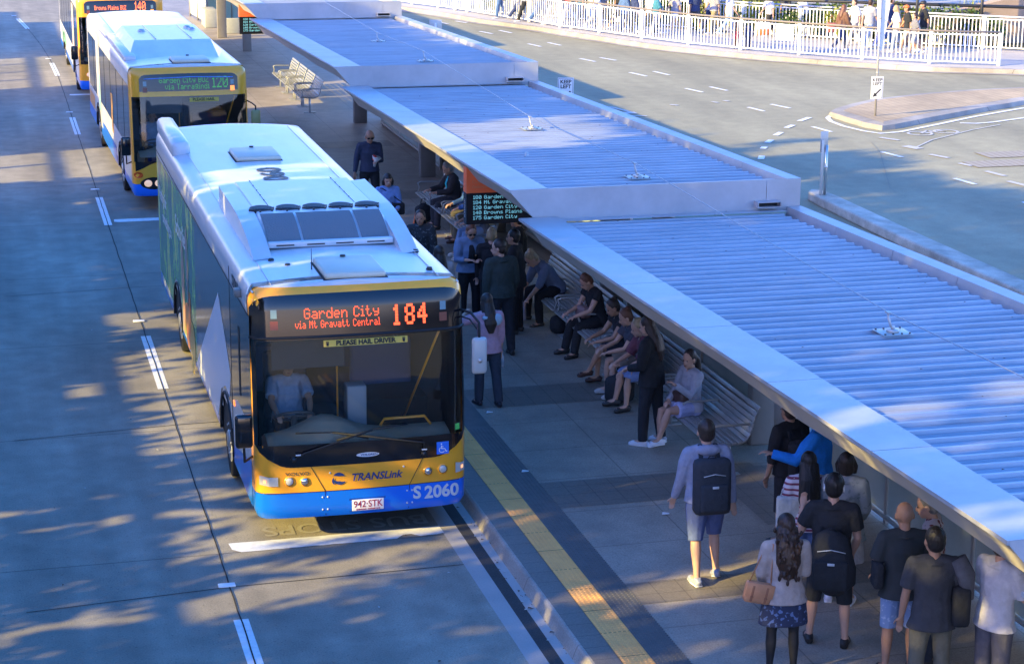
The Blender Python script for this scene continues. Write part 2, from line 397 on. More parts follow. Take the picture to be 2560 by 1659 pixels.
for a in [((2024, 294), (1998, 303)), ((1983, 313), (1965, 320)), ((1953, 331), (1938, 339)), ((1928, 350), (1918, 357)), ((1912, 367), (1907, 372)), ((1905, 390), (1902, 398))]: pdash(sm, a, 0.16)
out = [(2145, 274), (2100, 279), (2082, 286), (2069, 295), (2078, 304), (2110, 316), (2160, 328), (2200, 334), (2250, 330), (2330, 314), (2430, 293), (2480, 284), (2560, 270), (2700, 252)]
pdash(sm, out, 0.14)
pdash(sm, [(2400, 308), (2440, 309), (2480, 306), (2560, 295), (2640, 286)], 0.12)
struct(sm.build('street_markings', M_paint))
sw = MB()
for a in [((2200, 344), (2248, 351)), ((2324, 386), (2372, 395)), ((2398, 408), (2430, 415)), ((2465, 428), (2512, 440)), ((2520, 453), (2580, 468)), ((1675, 262), (1695, 264)), ((1780, 255), (1795, 257)), ((1810, 252), (1822, 254))]: pdash(sw, a, 0.16, .0042)
pdash(sw, [(2262, 365), (2300, 372)], .3, .0042); pdash(sw, [(2285, 371), (2330, 350), (2430, 325), (2500, 312)], .05, .0046)
pdash(sw, [(1525, 267), (1575, 280)], .12, .0042); pdash(sw, [(1545, 283), (1590, 282)], .35, .0042); pdash(sw, [(1570, 290), (1618, 290)], .12, .0042)
# bicycle symbol
def ring(mb, c, r0, r1, z, n=18, sy=1.0):
    mb.add([(c[0]+r0*math.cos(2*math.pi*i/n), c[1]+r0*sy*math.sin(2*math.pi*i/n), z) for i in range(n)]+[(c[0]+r1*math.cos(2*math.pi*i/n), c[1]+r1*sy*math.sin(2*math.pi*i/n), z) for i in range(n)], [(i, (i+1) % n, n+(i+1) % n, n+i) for i in range(n)])
b0 = U(2300, 334, 0); b1 = U(2365, 329, 0)
ring(sw, b0, .28, .36, .0042); ring(sw, b1, .28, .36, .0042); mdl = (b0+b1)/2
for p, q in ((b0, mdl+Vector((0, .35, 0))), (mdl+Vector((0, .35, 0)), b1), (mdl, b0), (mdl, mdl+Vector((0, .4, 0))), (b1, mdl+Vector((.25, .4, 0)))): strip(sw, [p[:2], q[:2]], .07, .0045)
struct(sw.build('worn_street_markings', M_paintw))
mh = MB()
for a, b in ((2475, 408), (2505, 385)):
    p = U(a, b, 0)
    mh.quad((p.x-.6, p.y-.5, .003), (p.x+2.2, p.y-.5, .003), (p.x+2.2, p.y+.35, .003), (p.x-.6, p.y+.35, .003))
    for k in range(14): mh.quad((p.x-.6+k*.2, p.y-.5, .006), (p.x-.57+k*.2, p.y-.5, .006), (p.x-.57+k*.2, p.y+.35, .006), (p.x-.6+k*.2, p.y+.35, .006), 1)
struct(mh.build('manhole_covers', [mat('pit_lid', (.33, .29, .22), .8, noise=.1), mat('pit_line', (.22, .19, .16), .8)]))
cr = MB()
for pts in ([(1640, 330), (1650, 300), (1700, 290), (1760, 278)], [(2178, 355), (2200, 380), (2225, 470), (2240, 480)], [(2030, 312), (2060, 307), (2085, 303)]): pdash(cr, pts, .012, .0025)
struct(cr.build('road_cracks', mat('crack', (.20, .19, .15), .9)))

# ================================================================== CANOPIES
Z_N, Z_F, LEN = 3.20, 2.80, 14.15
CY0 = [-9.45, 4.70, 18.85, 33.0, 47.15, -23.6]
XL, XR = 3.0, 7.33
def canopy(y0, label, full=True):
    y1 = y0+LEN-0.02
    root = thing('canopy', label, 'canopy', (0, 0, 0), 0, 'shelter canopies over the platform')
    zt = lambda y: Z_N+(Z_F-Z_N)*(y-y0)/LEN
    xl = lambda y: 2.97+0.13*(y-y0)/LEN
    # left edge band in panels with open joints
    b = MB(); npan = 6
    for i in range(npan):
        a, c = y0+i*LEN/npan+(.006 if i else 0), y0+(i+1)*LEN/npan-(.006 if i < npan-1 else .02)
        P = [(xl(a), a, zt(a)), (xl(a)+.56, a, zt(a)), (xl(c)+.56, c, zt(c)), (xl(c), c, zt(c))]
        Q = [(p[0], p[1], p[2]-.035) for p in P]
        b.add(P+Q, [(0, 1, 2, 3), (4, 7, 6, 5), (0, 4, 5, 1), (1, 5, 6, 2), (2, 6, 7, 3), (3, 7, 4, 0)])
    b.build('edge_band', M_alu, root)
    # sloping soffit in folded facets
    s = MB(); ny = 7; rows = []
    for i in range(ny):
        y = y0+.004+(LEN-.03)*i/(ny-1); k = .36+(.05 if i % 2 else 0)
        rows.append([(xl(y)+.01, y, zt(y)-.037), (xl(y)+.2+(.04 if i % 2 else 0), y, zt(y)-.2), (xl(y)+k, y, zt(y)-.41), (7.2, y, zt(y)-.43), (7.31, y, zt(y)-.36)])
    s.add([p for r_ in rows for p in r_], [(i*5+j, (i+1)*5+j, (i+1)*5+j+1, i*5+j+1) for i in range(ny-1) for j in range(4)])
    s.build('soffit', M_soff, root)
    # ribbed sheet
    rb = MB(); pitch = .265; y = y0+.33; xs0, xs1 = 0, 6.95
    prof = []
    while y < y1-.36:
        prof += [(y, -.068), (y+.10, -.068), (y+.115, -.060), (y+.13, -.068), (y+.205, -.068), (y+.216, -.036), (y+.252, -.036)]
        y += pitch
    prof.append((y, -.075))
    vs_ = []
    for yy, dz in prof:
        vs_ += [(xl(yy)+.555, yy, zt(yy)+dz), (xs1, yy, zt(yy)+dz-.01)]
    rb.add(vs_, [(2*i, 2*i+1, 2*i+3, 2*i+2) for i in range(len(prof)-1)])
    # end closures of the ribs (dark)
    for i in range(0, len(prof)-7, 7):
        q = prof[i+4:i+8]; rb.add([(xs1, yy, zt(yy)+dz-.01) for yy, dz in q]+[(xs1, q[0][0], zt(q[0][0])-.11), (xs1, q[3][0], zt(q[3][0])-.11)], [(4, 0, 1, 2, 3, 5)])
    rb.build('roof_sheet', M_rib, root)
    # end flashings
    for a, c in ((y0+.03, y0+.33), (y1-.36, y1)):
        fl = MB(); fl.add([(xl(a)+.555, a, zt(a)-.012), (7.0, a, zt(a)-.012), (7.0, c+(.05 if a > y0+1 else 0), zt(c)-.046), (xl(c)+.555, c+(.05 if a > y0+1 else 0), zt(c)-.046)], [(0, 1, 2, 3)])
        fl.build('end_flashing', M_alu, root)
    # gutter floor, right upstand
    gq = MB(); gq.add([(6.9, y0+.03, zt(y0)-.13), (7.12, y0+.03, zt(y0)-.13), (7.12, y1, zt(y1)-.13), (6.9, y1, zt(y1)-.13)], [(0, 1, 2, 3)]); gq.build('roof_gutter', mat('gutter_metal', (.25, .26, .29), .5, .4), root)
    p = MB()
    for i in range(8):
        a, c = y0+i*LEN/8+(.006 if i else 0), y0+(i+1)*LEN/8-(.006 if i < 7 else .02)
        sec = [(7.10, -.14), (7.125, -.005), (7.33, 0.0), (7.33, -.12)]
        p.add([(x, a, zt(a)+dz) for x, dz in sec]+[(x, c, zt(c)+dz) for x, dz in sec], [(0, 1, 5, 4), (1, 2, 6, 5), (2, 3, 7, 6), (0, 3, 2, 1), (4, 5, 6, 7)])
    p.build('upstand', M_alu, root)
    # right outer side
    sd_ = MB(); sd_.add([(7.325, y0+.004, zt(y0)-.05), (7.325, y1, zt(y1)-.05), (7.31, y1, zt(y1)-.36), (7.31, y0+.004, zt(y0)-.36)], [(0, 1, 2, 3)]); sd_.build('side_fascia', M_alu, root)
    # near end fascia, stepping over the next canopy
    f = MB(); zt0 = zt(y0)
    f.add([(2.985, y0-.004, zt0-.037), (2.985, y0-.004, zt0), (6.80, y0-.004, zt0), (6.80, y0-.004, zt0-.48), (3.38, y0-.004, zt0-.48)], [(0, 4, 3, 2, 1)])
    f.add([(6.806, y0-.004, zt0), (6.806, y0-.004, zt0-.48), (7.33, y0-.004, zt0-.48), (7.33, y0-.004, zt0)], [(0, 1, 2, 3)])
    f.add([(2.985, y0-.003, zt0+.003), (7.33, y0-.003, zt0+.003), (7.0, y0+.035, zt0-.005), (3.4, y0+.035, zt0+.001)], [(0, 1, 2, 3)])
    f.build('end_fascia', M_alu, root)
    if full:
        sp = MB(); x0, x1, z0, z1 = 6.62, 6.98, zt0-.385, zt0-.30; ya = y0-.16
        for q in ((x0, x1, ya, y0, z0, z0+.012), (x0, x1, ya, y0, z1-.012, z1), (x0, x0+.012, ya, y0, z0+.012, z1-.012), (x1-.012, x1, ya, y0, z0+.012, z1-.012)): sp.box(*q)
        so = sp.build('overflow_spout', M_alu, root)
        ho = MB(); ho.box(x0+.014, x1-.014, y0-.03, y0-.006, z0+.014, z1-.014); ho.build('spout_opening', M_black, so)
    return root, zt
for y0, lb in zip(CY0, ['ribbed metal canopy roof nearest the camera, all of it in blue shade', 'ribbed canopy roof over the seated passengers, crossed by a sunlit band', 'third ribbed canopy roof up the platform behind the two smaller steps', 'bright fourth canopy with its plain end fascia, near the top of the photo', 'farthest canopy at the head of the platform beyond the top edge', 'tip of the canopy at the bottom right corner below the big roof']):
    r_, zt = canopy(y0, lb, full=True)
# fall-arrest anchors and their cable
def anchor(x, y, z, lb):
    root = thing('roof_anchor', lb, 'roof anchor', (x, y, z), 0, 'cable anchors on the canopy roofs')
    m = MB(); m.bbox(-.17, .17, -.15, .15, -.036, -.028, .003); m.build('base_plate', M_galv, root)
    m = MB(); m.tube([(0, 0, -.03), (0, 0, .0)], .07, 14); m.tube([(0, 0, .0), (0, 0, .03)], .022, 10); m.tube([(-.02, .0, .02), (-.03, .05, .10), (-.03, .07, .16)], .014, 8); m.box(-.05, -.01, .02, .11, .155, .175); m.build('post', M_galv, root)
    b = MB()
    for sx in (-.14, -.05, .05, .14):
        for sy in (-.12, .12): b.tube([(sx, sy, -.026), (sx, sy, -.016)], .012, 6)
    b.build('bolt', M_dark, root)
    return root
anc = []
lbs = {0: 'square steel cable anchor plate on the big nearest roof', 1: 'cable anchor plate on the shaded near end of the second roof', 2: 'cable anchor on the sunlit part of the second roof', 3: 'cable anchor on the third roof', 4: 'cable anchor at near end of the third roof', 5: 'cable anchor at the far end of the nearest roof'}
def ztop(y):
    for y0 in CY0:
        if y0 <= y < y0+LEN: return Z_N+(Z_F-Z_N)*(y-y0)/LEN
    return 3
for i, y in enumerate((-2.97, 5.6, 11.4, 25.2, 20.0)):
    anchor(5.15, y, ztop(y), lbs[i]); anc.append(y)
cb = MB(); pp = [(5.1, -22, 3.2), (5.1, -9.0, 3.37)]
for y in (-2.9, 5.67, 11.47, 20.07, 25.27): pp.append((5.12, y, ztop(y)+.17))
pp.append((5.12, 40, 3.3))
cb.tube(pp, .006, 5); tag(cb.build('safety_cable', mat('cable', (.32, .33, .36), .4, .8)), 'thin steel safety cable running along the canopy roofs', 'cable')
# leaf litter specks on the roofs
rl = MB(); rr = random.Random(5)
for i in range(90):
    y = rr.uniform(-8, 18); x = rr.uniform(3.7, 6.9); z = ztop(y)-.03; a = rr.uniform(0, 3)
    c, s_ = math.cos(a)*.022, math.sin(a)*.012
    rl.add([(x-c, y-s_, z), (x+s_, y-c*.5, z+.004), (x+c, y+s_, z), (x-s_, y+c*.5, z+.006)], [(0, 1, 2, 3)])
tag(rl.build('fallen_leaves', mat('dry_leaf', (.10, .055, .03), .9)), 'dry leaves scattered on the ribbed roofs', 'leaves', kind='stuff')

# piers, screens -----------------------------------------------------------
def pier(x, y, lb, h=2.75, w=.36, cat='column'):
    m = MB(); m.bbox(x-w/2, x+w/2, y-.09, y+.09, .15, h, .02); return tag(m.build('column', M_pier), lb, cat, 'blade columns carrying the canopies')
pier(5.75, 2.0, 'dark blade column behind the near end of the last bench')
pier(5.75, 8.6, 'blade column behind the man leaning forward on the bench')
pier(5.75, 16.2, 'blade column beside the glass screen near the two seated men')
pier(5.75, 22.6, 'blade column seen under the second canopy above the bald man')
pier(5.75, 31.0, 'blade column behind the sunlit benches')
pier(4.6, 52.6, 'tall grey blade column standing clear at the top of the platform', 3.3, .34)
pier(4.95, 48.2, 'grey blade column below the far departure board', 2.0, .3)
M_glass = mat('screen_glass', (.46, .55, .50), .15, 0, spec=.6, noise=.15, nscale=1.5)
M_band = mat('screen_band', (.05, .07, .13), .3)
def screen(x, y0, y1, lb, top=2.15):
    root = thing('glass_screen', lb, 'screen', (x, y0, .15), 0, 'glass screens at the back of the platform')
    L = y1-y0; n = max(1, round(L/2.3)); w = L/n
    for i in range(n):
        m = MB(); m.box(-.012, .012, i*w+.05, (i+1)*w-.05, .12, top-.15); m.build('glass_pane', M_glass, root)
        m = MB(); m.box(-.018, -.013, i*w+.05, (i+1)*w-.05, .62, .80); m.build('band', M_band, root)
    for i in range(n+1):
        m = MB(); m.bbox(-.03, .03, i*w-.03, i*w+.03, 0, top-.1, .008); m.build('post', M_galv, root)
    m = MB(); m.bbox(-.04, .04, -.03, L+.03, top-.16, top-.10, .01); m.bbox(-.05, .05, -.03, L+.03, .06, .11, .01); m.build('rail', M_galv, root)
    return root
screen(6.05, -12.0, 0.9, 'glass screen with a dark band behind the queue at the bottom right')
screen(6.25, 3.2, 8.0, 'glass screen behind the crowded benches')
screen(6.25, 9.2, 15.6, 'glass screen behind the bench of the two seated men')
screen(6.25, 16.8, 22.0, 'glass screen behind the bald man under the second canopy')
screen(6.25, 23.4, 30.4, 'glass screen under the third canopy')
# solid back panel under the second and third canopies
bp_ = MB(); bp_.bbox(6.42, 6.5, 3.0, 31.5, .15, 1.5, .02); tag(bp_.build('back_wall', mat('back_panel', (.14, .15, .16), .5, noise=.15, nscale=2)), 'low dark panel wall behind the glass screens', 'wall')
# timetable case
tc_ = thing('timetable_case', 'lit timetable case by the raised hand of the passenger in blue', 'notice case', (5.62, .75, .15))
m = MB(); m.bbox(-.05, .05, -.42, .42, 0.35, 2.0, .02); m.build('case', mat('case_grey', (.42, .42, .40), .5), tc_)
m = MB(); m.box(-.056, -.051, -.33, .33, 1.0, 1.9); pan = m.build('poster', mat('poster', (.55, .53, .42), .5), tc_)
m = MB()
for k in range(11): m.box(-.058, -.0565, -.28, .28, 1.06+k*.073, 1.075+k*.073)
m.build('printed_lines', mat('print', (.25, .26, .26), .6), pan)
m = MB()
for y_ in (-.36, .36): m.tube([(0, y_, 0), (0, y_, .36)], .03, 8)
m.build('leg', M_galv, tc_)

# benches ------------------------------------------------------------------
def make_bench(L):
    root = thing('bench', 'x', 'bench')
    # profile of the curved slats (x towards the back, z up) facing -x
    prof = [(-.02, .435), (.05, .452), (.13, .447), (.21, .437), (.29, .430), (.37, .435), (.44, .462), (.485, .515), (.51, .58), (.53, .65), (.55, .72), (.575, .79), (.61, .86)]
    s1 = MB(); s2 = MB()
    for i, (x, z) in enumerate(prof):
        a = prof[max(0, i-1)]; b = prof[min(len(prof)-1, i+1)]; d = Vector((b[0]-a[0], 0, b[1]-a[1])).normalized()
        ang = math.atan2(d.z, d.x); M = Matrix.Translation((x, 0, z)) @ Matrix.Rotation(-ang, 4, 'Y')
        (s1 if i < 7 else s2).bbox(-.029, .029, -L/2, L/2, -.012, .012, .006, M=M)
    s1.build('seat', M_bench, root); s2.build('backrest', M_bench, root)
    for yy in (-L/2+.04, L/2-.04):
        fr = MB(); fr.tube([(x, yy, z-.025) for x, z in prof], .016, 8); fr.build('end_frame', M_bench, root)
        lg = MB(); lg.tube([(.22, yy, .42), (.22, yy, .02)], [.03, .035], 10); lg.bbox(.06, .38, yy-.05, yy+.05, 0, .02, .005); lg.build('leg', M_bench, root)
        ar = MB(); ar.tube([(.0, yy, .44), (.03, yy, .55), (.0, yy, .64), (.06, yy, .665), (.3, yy, .66), (.5, yy, .66)], .016, 8); ar.build('armrest', M_bench, root)
    if L > 2:
        ar = MB(); ar.tube([(.0, 0, .44), (.03, 0, .55), (.0, 0, .64), (.06, 0, .665), (.3, 0, .66), (.5, 0, .66)], .016, 8); ar.build('armrest', M_bench, root)
    return root
B1 = make_bench(2.3)
spots = [(1.95, 'slatted metal bench under the girl in the grey top, nearest the camera'), (4.35, 'slatted metal bench behind the standing person in black'), (6.75, 'slatted metal bench holding the cross-legged passengers'), (9.15, 'slatted metal bench with empty seat beside the man leaning forward'), (14.9, 'slatted metal bench under the man in the denim shirt'), (17.3, 'slatted metal bench under the man with the turquoise tie')]
for i, (y, lb) in enumerate(spots):
    o = B1 if i == 0 else copy_tree(B1)
    o.location = (4.62, y, .15); tag(o, lb, 'bench', 'slatted benches along the platform')
B2 = make_bench(1.25)
for i, (y, lb) in enumerate([(38.0, 'farthest of the four empty silver benches, with its left armrest showing'), (36.55, 'empty silver bench second from the far end of the sunlit four'), (35.1, 'empty silver bench third from the far end, standing at the edge of the sunlit paving'), (33.7, 'empty silver bench nearest the camera of the four, in shade under the roof edge')]):
    o = B2 if i == 0 else copy_tree(B2)
    o.location = (4.5, y, .15); tag(o, lb, 'bench', 'empty silver benches between the canopies')

# departure boards ---------------------------------------------------------
M_cyan = mat('led_cyan', (.18, .52, .64), emit=.35); M_or = mat('board_orange', (.95, .17, .05), .45)
def board(x, y, lb, lines):
    root = thing('departure_board', lb, 'departure board', (x, y, 0))
    m = MB(); m.box(0, 1.3, 0, .2, 2.0, 2.5); m.build('screen', mat('board_black', (.012, .014, .018), .25), root)
    m = MB(); m.box(0, 1.3, 0, .2, 2.502, 2.93); hd = m.build('header', M_or, root)
    text_mesh('CULTURAL', .075, 'header_text', mat('board_print', (.75, .25, .12), .5), hd, Matrix.Translation((.09, -.002, 2.68)) @ Matrix.Rotation(R(90), 4, 'X'), align='LEFT', depth=.001)
    text_mesh('Outbound', .06, 'header_text', MATS['board_print'], hd, Matrix.Translation((.09, -.002, 2.60)) @ Matrix.Rotation(R(90), 4, 'X'), align='LEFT', depth=.001)
    d = MB()
    for k, ln in enumerate(lines):
        for c, zz in dots(ln, .11, 2.405-k*.082, .0088, .0082)[0]: d.add([(c, -.003, zz), (c+.0082, -.003, zz), (c+.0082, -.003, zz+.0076), (c, -.003, zz+.0076)], [(0, 1, 2, 3)])
    d.build('departure_text', M_cyan, root)
    m = MB(); m.tube([(.3, .1, 2.93), (.3, .1, 3.1)], .03, 8); m.tube([(1.0, .1, 2.93), (1.0, .1, 3.1)], .03, 8); m.build('hanger', M_galv, root)
    text_mesh('PLATFORM', .06, 'side_lettering', mat('side_print', (.6, .6, .6), .5), root, Matrix.Translation((-.002, .1, 2.25)) @ Matrix.Rotation(R(-90), 4, 'Z') @ Matrix.Rotation(R(90), 4, 'X') @ Matrix.Rotation(R(90), 4, 'Z'), depth=.001)
lines = ['180 Garden City', '184 Mt Gravatt', '120 Garden City', '140 Browns Plains', '175 Garden City']
board(3.2, 8.2, 'orange and black departure board hanging over the passengers', lines)
board(3.25, 36.5, 'orange topped departure board half hidden behind the third canopy edge', lines)

# ================================================================== BUSES
M_bw = mat('bus_white', (.62, .62, .62), .34, coat=.25, noise=.13, nscale=1.4, stretch=(1.6, .5, 1.6), bump=.05, bscale=1.2)
M_by = mat('bus_yellow', (.95, .39, .02), .3, coat=.4, noise=.06, nscale=3)
M_bb = mat('bus_blue', (.005, .16, .75), .28, coat=.5)
M_bk = mat('black_gloss', (.006, .006, .008), .12, coat=.3)
M_win = mat('tinted_window', (.018, .022, .026), .06, spec=.7)
M_chr = mat('lamp_reflector', (.75, .75, .75), .12, .95)
M_navy = mat('logo_navy', (.02, .045, .16), .4)
M_silv = mat('reflective_silver', (.60, .62, .64), .45)
M_lens = mat('lamp_lens', (.55, .52, .45), .1, spec=.8)
M_amber = mat('lamp_amber', (.9, .22, .03), .2, emit=.8)
M_int = mat('bus_interior', (.085, .088, .092), .8)
M_dash = mat('dashboard', (.62, .52, .38), .7, noise=.1, nscale=5)
def glass_mat(name, tint, refl=.10):
    m = bpy.data.materials.new(name); m.use_nodes = True; t = m.node_tree; t.nodes.clear()
    o = t.nodes.new('ShaderNodeOutputMaterial'); tr = t.nodes.new('ShaderNodeBsdfTransparent'); gl = t.nodes.new('ShaderNodeBsdfGlossy'); mx = t.nodes.new('ShaderNodeMixShader'); fr = t.nodes.new('ShaderNodeFresnel')
    tr.inputs[0].default_value = (*tint, 1); gl.inputs['Roughness'].default_value = .03; fr.inputs['IOR'].default_value = 1.5
    ad = t.nodes.new('ShaderNodeMath'); ad.operation = 'MULTIPLY_ADD'; ad.inputs[1].default_value = 1.0; ad.inputs[2].default_value = refl-.04
    t.links.new(fr.outputs[0], ad.inputs[0]); t.links.new(ad.outputs[0], mx.inputs[0]); t.links.new(tr.outputs[0], mx.inputs[1]); t.links.new(gl.outputs[0], mx.inputs[2]); t.links.new(mx.outputs[0], o.inputs[0])
    MATS[name] = m; return m
M_ws = glass_mat('windscreen_glass', (.90, .93, .92), .06)

def lean(z): return .2*max(0.0, (z-1)/2)**1.5
def fy(x, z, X0=1.05):
    a = abs(x)
    if a <= X0: return lean(z)+.05*(a/X0)**2
    t = min(1.0, (a-X0)/(1.25-X0)); return lean(z)+.05+.2*(1-math.sqrt(max(0.0, 1-t*t)))
def inset(z, zr=2.86, H=.18, D=.12):
    if z < .42: return .03*((.42-z)/.08)
    if z <= zr: return 0.0
    t = min(1, (z-zr)/H); return D*(1-math.sqrt(max(0, 1-t*t)))
def ang(s):  # s in -1..1 over the front; beyond +-1 not used
    a = abs(s); sg = 1 if s >= 0 else -1
    if a <= .84: return s/.84*1.05
    t = (a-.84)/.16*math.pi/2; return sg*(1.05+.2*math.sin(t))
def FP(s, z, off=0.0):
    "point of the front surface pushed outwards by off"
    x = ang(s); a = abs(s)
    if a <= .84: y = lean(z)+.05*(a/.84)**2; nx, ny = 0.0, -1.0
    else:
        t = (a-.84)/.16*math.pi/2; y = lean(z)+.05+.2*(1-math.cos(t)); nx = math.sin(t)*(1 if s > 0 else -1); ny = -math.cos(t)
    i = inset(z); k = (1.25-i)/1.25
    return Vector((x*k+nx*off, y+i*1.1+ny*off, z))
def s_of(x):
    a = abs(x); sg = 1 if x >= 0 else -1
    if a <= 1.05: return x/1.05*.84
    return sg*(.84+.16*math.asin(min(1, (a-1.05)/.2))/(math.pi/2))
def fpatch(mb, s0, s1, zlo, zhi, off=.004, ns=32, nz=10, mi=0):
    vs_ = []
    for i in range(ns+1):
        s = s0+(s1-s0)*i/ns; a = zlo(s) if callable(zlo) else zlo; b = zhi(s) if callable(zhi) else zhi
        for k in range(nz+1): vs_.append(FP(s, a+(b-a)*k/nz, off))
    mb.add(vs_, [(i*(nz+1)+k, (i+1)*(nz+1)+k, (i+1)*(nz+1)+k+1, i*(nz+1)+k+1) for i in range(ns) for k in range(nz)], mi, True)

def wheel(par, x, y, side, loc_name='wheel'):
    wroot = MB(); wroot.tube([(x, y, .49), (x-side*.28, y, .49)], .49, 28)
    w = wroot.build('wheel', M_black, par)
    rim = MB(); rim.tube([(x+side*.004, y, .49), (x-side*.03, y, .49)], .30, 24); rim.build('rim', M_silv, w)
    hub = MB(); hub.tube([(x+side*.03, y, .49), (x, y, .49)], [.10, .13], 14)
    for k in range(8): a = k*math.pi/4; hub.tube([(x+side*.02, y+.2*math.cos(a), .49+.2*math.sin(a)), (x, y+.2*math.cos(a), .49+.2*math.sin(a))], .018, 6)
    hub.build('hub', M_galv, w)

def make_bus(style, lab, loc, route, dest, led, LEN_=12.45):
    """local frame: front face at y = 0, back along +y, z = 0 road"""
    root = thing('bus', lab, 'bus', loc[0], loc[1])
    one = style == 1
    WZ0, WZ1 = (1.23, 2.46) if one else (1.08, 2.44)
    YB = .66 if one else .60
    SW = .93
    # ---- shell (stack of plan outlines)
    zs = [.34, .36, .42, .50, YB-.02, YB, .80, .97, WZ0, 1.5, 1.8, 2.1, WZ1, 2.6, 2.70, 2.80, 2.86, 2.91, 2.95, 2.985, 3.01, 3.03]
    ss = sorted(set([-1, -.985, -.96, SW, -SW, .96, .985, 1]+[-.9+i*.1 for i in range(19)]))
    arch = [(2.8, .60), (9.1, .60)]
    yside = [.33, .42, .6, 1.0, 1.6]+[2.0+.2*i for i in range(9)]+[4.2, 5.2, 6.2, 7.2, 8.0]+[8.3+.2*i for i in range(9)]+[10.4, 11.2, 11.9, 12.2]
    mb = MB(); rows = []
    for z in zs:
        row = []; ins = inset(z); hx = 1.25-ins; le = lean(z)+.25+ins*1.1
        for y in yside[::-1]: row.append((-hx, y if y > .34 else max(y, le+.06), z))
        for s in ss: row.append(tuple(FP(s, z)))
        for y in yside: row.append((hx, y if y > .34 else max(y, le+.06), z))
        row += [(hx-.03, LEN_-.10-ins, z), (hx-.12, LEN_-ins, z), (0, LEN_+.02-ins, z), (-hx+.12, LEN_-ins, z), (-hx+.03, LEN_-.1-ins, z)]
        rows.append(row)
    m = len(rows[0]); V = [p for r_ in rows for p in r_]
    ns_, nf = len(yside), len(ss)
    for i in range(len(zs)-1):
        zc = (zs[i]+zs[i+1])/2
        for k in range(m):
            k2 = (k+1) % m
            a, b = rows[i][k], rows[i][k2]; xm, ym = (a[0]+b[0])/2, (a[1]+b[1])/2
            front = ns_-1 <= k < ns_+nf
            if front:
                q = k-ns_
                if 0 <= q < nf-1 and ss[q] >= -SW-1e-6 and ss[q+1] <= SW+1e-6 and WZ0 <= zc <= WZ1: continue
                mi = 2 if zc < YB else 1
            else:
                if zc < 1.12 and abs(abs(xm)-1.25) < .05 and any((ym-ya)**2+(zc-.45)**2 < ra**2 for ya, ra in arch): continue
                if ym > 12: mi = 0 if zc > .8 else 2
                else: mi = 2 if zc < (.66 if not one else .52) else (1 if ym < .40 and zc < 2.97 else 0)
                if ym < .45 and zc < YB: mi = 2
            mb.f.append([i*m+k, i*m+k2, (i+1)*m+k2, (i+1)*m+k]); mb.m.append(mi); mb.smooth.append(True)
    mb.v = list(V)
    # domed roof cap
    top = rows[-1]; nI = 5; base = len(mb.v)-m
    prev = base
    for q in range(1, nI+1):
        t = q/nI; o = len(mb.v)
        for p in top: mb.v.append((p[0]*(1-t), p[1]+(((6.2 if abs(p[1]-6.2) < 5 else (1.4 if p[1] < 6 else 11.2))-p[1])*t*.0), 3.03+.055*(1-(1-t)**2)))
        for k in range(m):
            k2 = (k+1) % m; mb.f.append([prev+k, prev+k2, o+k2, o+k]); mb.m.append(0); mb.smooth.append(True)
        prev = o
    body = mb.build('body', [M_bw, M_by, M_bb], root, fixn=False)
    # underside + wheel housings + interior tub
    un = MB(); un.box(-1.2, 1.2, .3, LEN_-.2, .34, .46); un.box(-1.23, 1.23, 1.9, 3.6, .46, 1.15); un.box(-1.23, 1.23, 8.2, 10.0, .46, 1.15)
    un.build('chassis', M_black, root)
    for x, sd2 in ((-1.22, -1), (1.22, 1)):
        for y in (2.8, 9.1): wheel(root, x, y, sd2)
    for x in (-1.252, 1.252):
        for y in (2.8, 9.1):
            a = MB(); a.tube([(x, y+.64*math.cos(t), .45+.64*math.sin(t)) for t in [math.pi*k/14 for k in range(15)]], .022, 6); a.build('wheel_arch', M_black, root)
    # ---- front: black mask, windscreen
    zlo = lambda s: .965+.24*max(0, (abs(s)-.70)/.27)**2.6 if one else (.86+.22*abs(abs(s)-.45) if abs(s) < .9 else .96)
    if one: zlo = lambda s: .965+.28*max(0.0, (abs(s)-.66)/.31)**2.4
    elif style == 2: zlo = lambda s: .78+.30*abs(math.sin(s*math.pi/.97))**.8+.18*max(0, abs(s)-.8)
    else: zlo = lambda s: .92+.35*(abs(s)/.97)**2.2
    mk_ = MB(); SO = .968 if one else .915
    fpatch(mk_, -SO, SO, zlo, WZ0+.003, .005, 40, 5)
    if one: fpatch(mk_, -SO, -SW+.004, WZ0, WZ1, .005, 2, 6); fpatch(mk_, SW-.004, SO, WZ0, WZ1, .005, 2, 6)
    mk_.build('front_mask', M_bk, root)
    ztop = lambda s: (2.965-.02*s*s-.12*max(0, (abs(s)-.82)/.14)**2.5) if one else 2.91-.03*s*s-.06*max(0, (abs(s)-.72)/.1)**2.5
    hz = MB(); fpatch(hz, -SO if one else -.83, SO if one else .83, (WZ1-.01) if one else 2.545, ztop, .006, 40, 6); hd = hz.build('destination_window', M_bk, root)
    if not one:
        fb = MB(); fpatch(fb, -.975, .975, 2.44, 2.545, .004, 30, 2); fb.build('header_bar', M_by, root)
    wsm = MB(); fpatch(wsm, -SW, SW, WZ0, WZ1, .0, 30, 10); wsm.build('windscreen', M_ws, root)
    # seam of mask
    if one:
        sb = MB(); sb.tube([FP(-SO+i*2*SO/30, 2.475+.0*i, .010) for i in range(31)], .018, 6); sb.build('windscreen_seal', M_black, root)
    # LED lines
    ledm = led; dd = MB()
    def leds(text, x0, z0, px, pz, fill=.8, dbl=False):
        L, xe = dots(text, 0, 0, px, pz)
        for (cx_, cz_) in L:
            P = [(x0+cx_, z0+cz_), (x0+cx_+px*fill, z0+cz_), (x0+cx_+px*fill, z0+cz_+pz*fill), (x0+cx_, z0+cz_+pz*fill)]
            dd.add([FP(s_of(a), b, .0085) for a, b in P], [(0, 1, 2, 3)])
        return xe
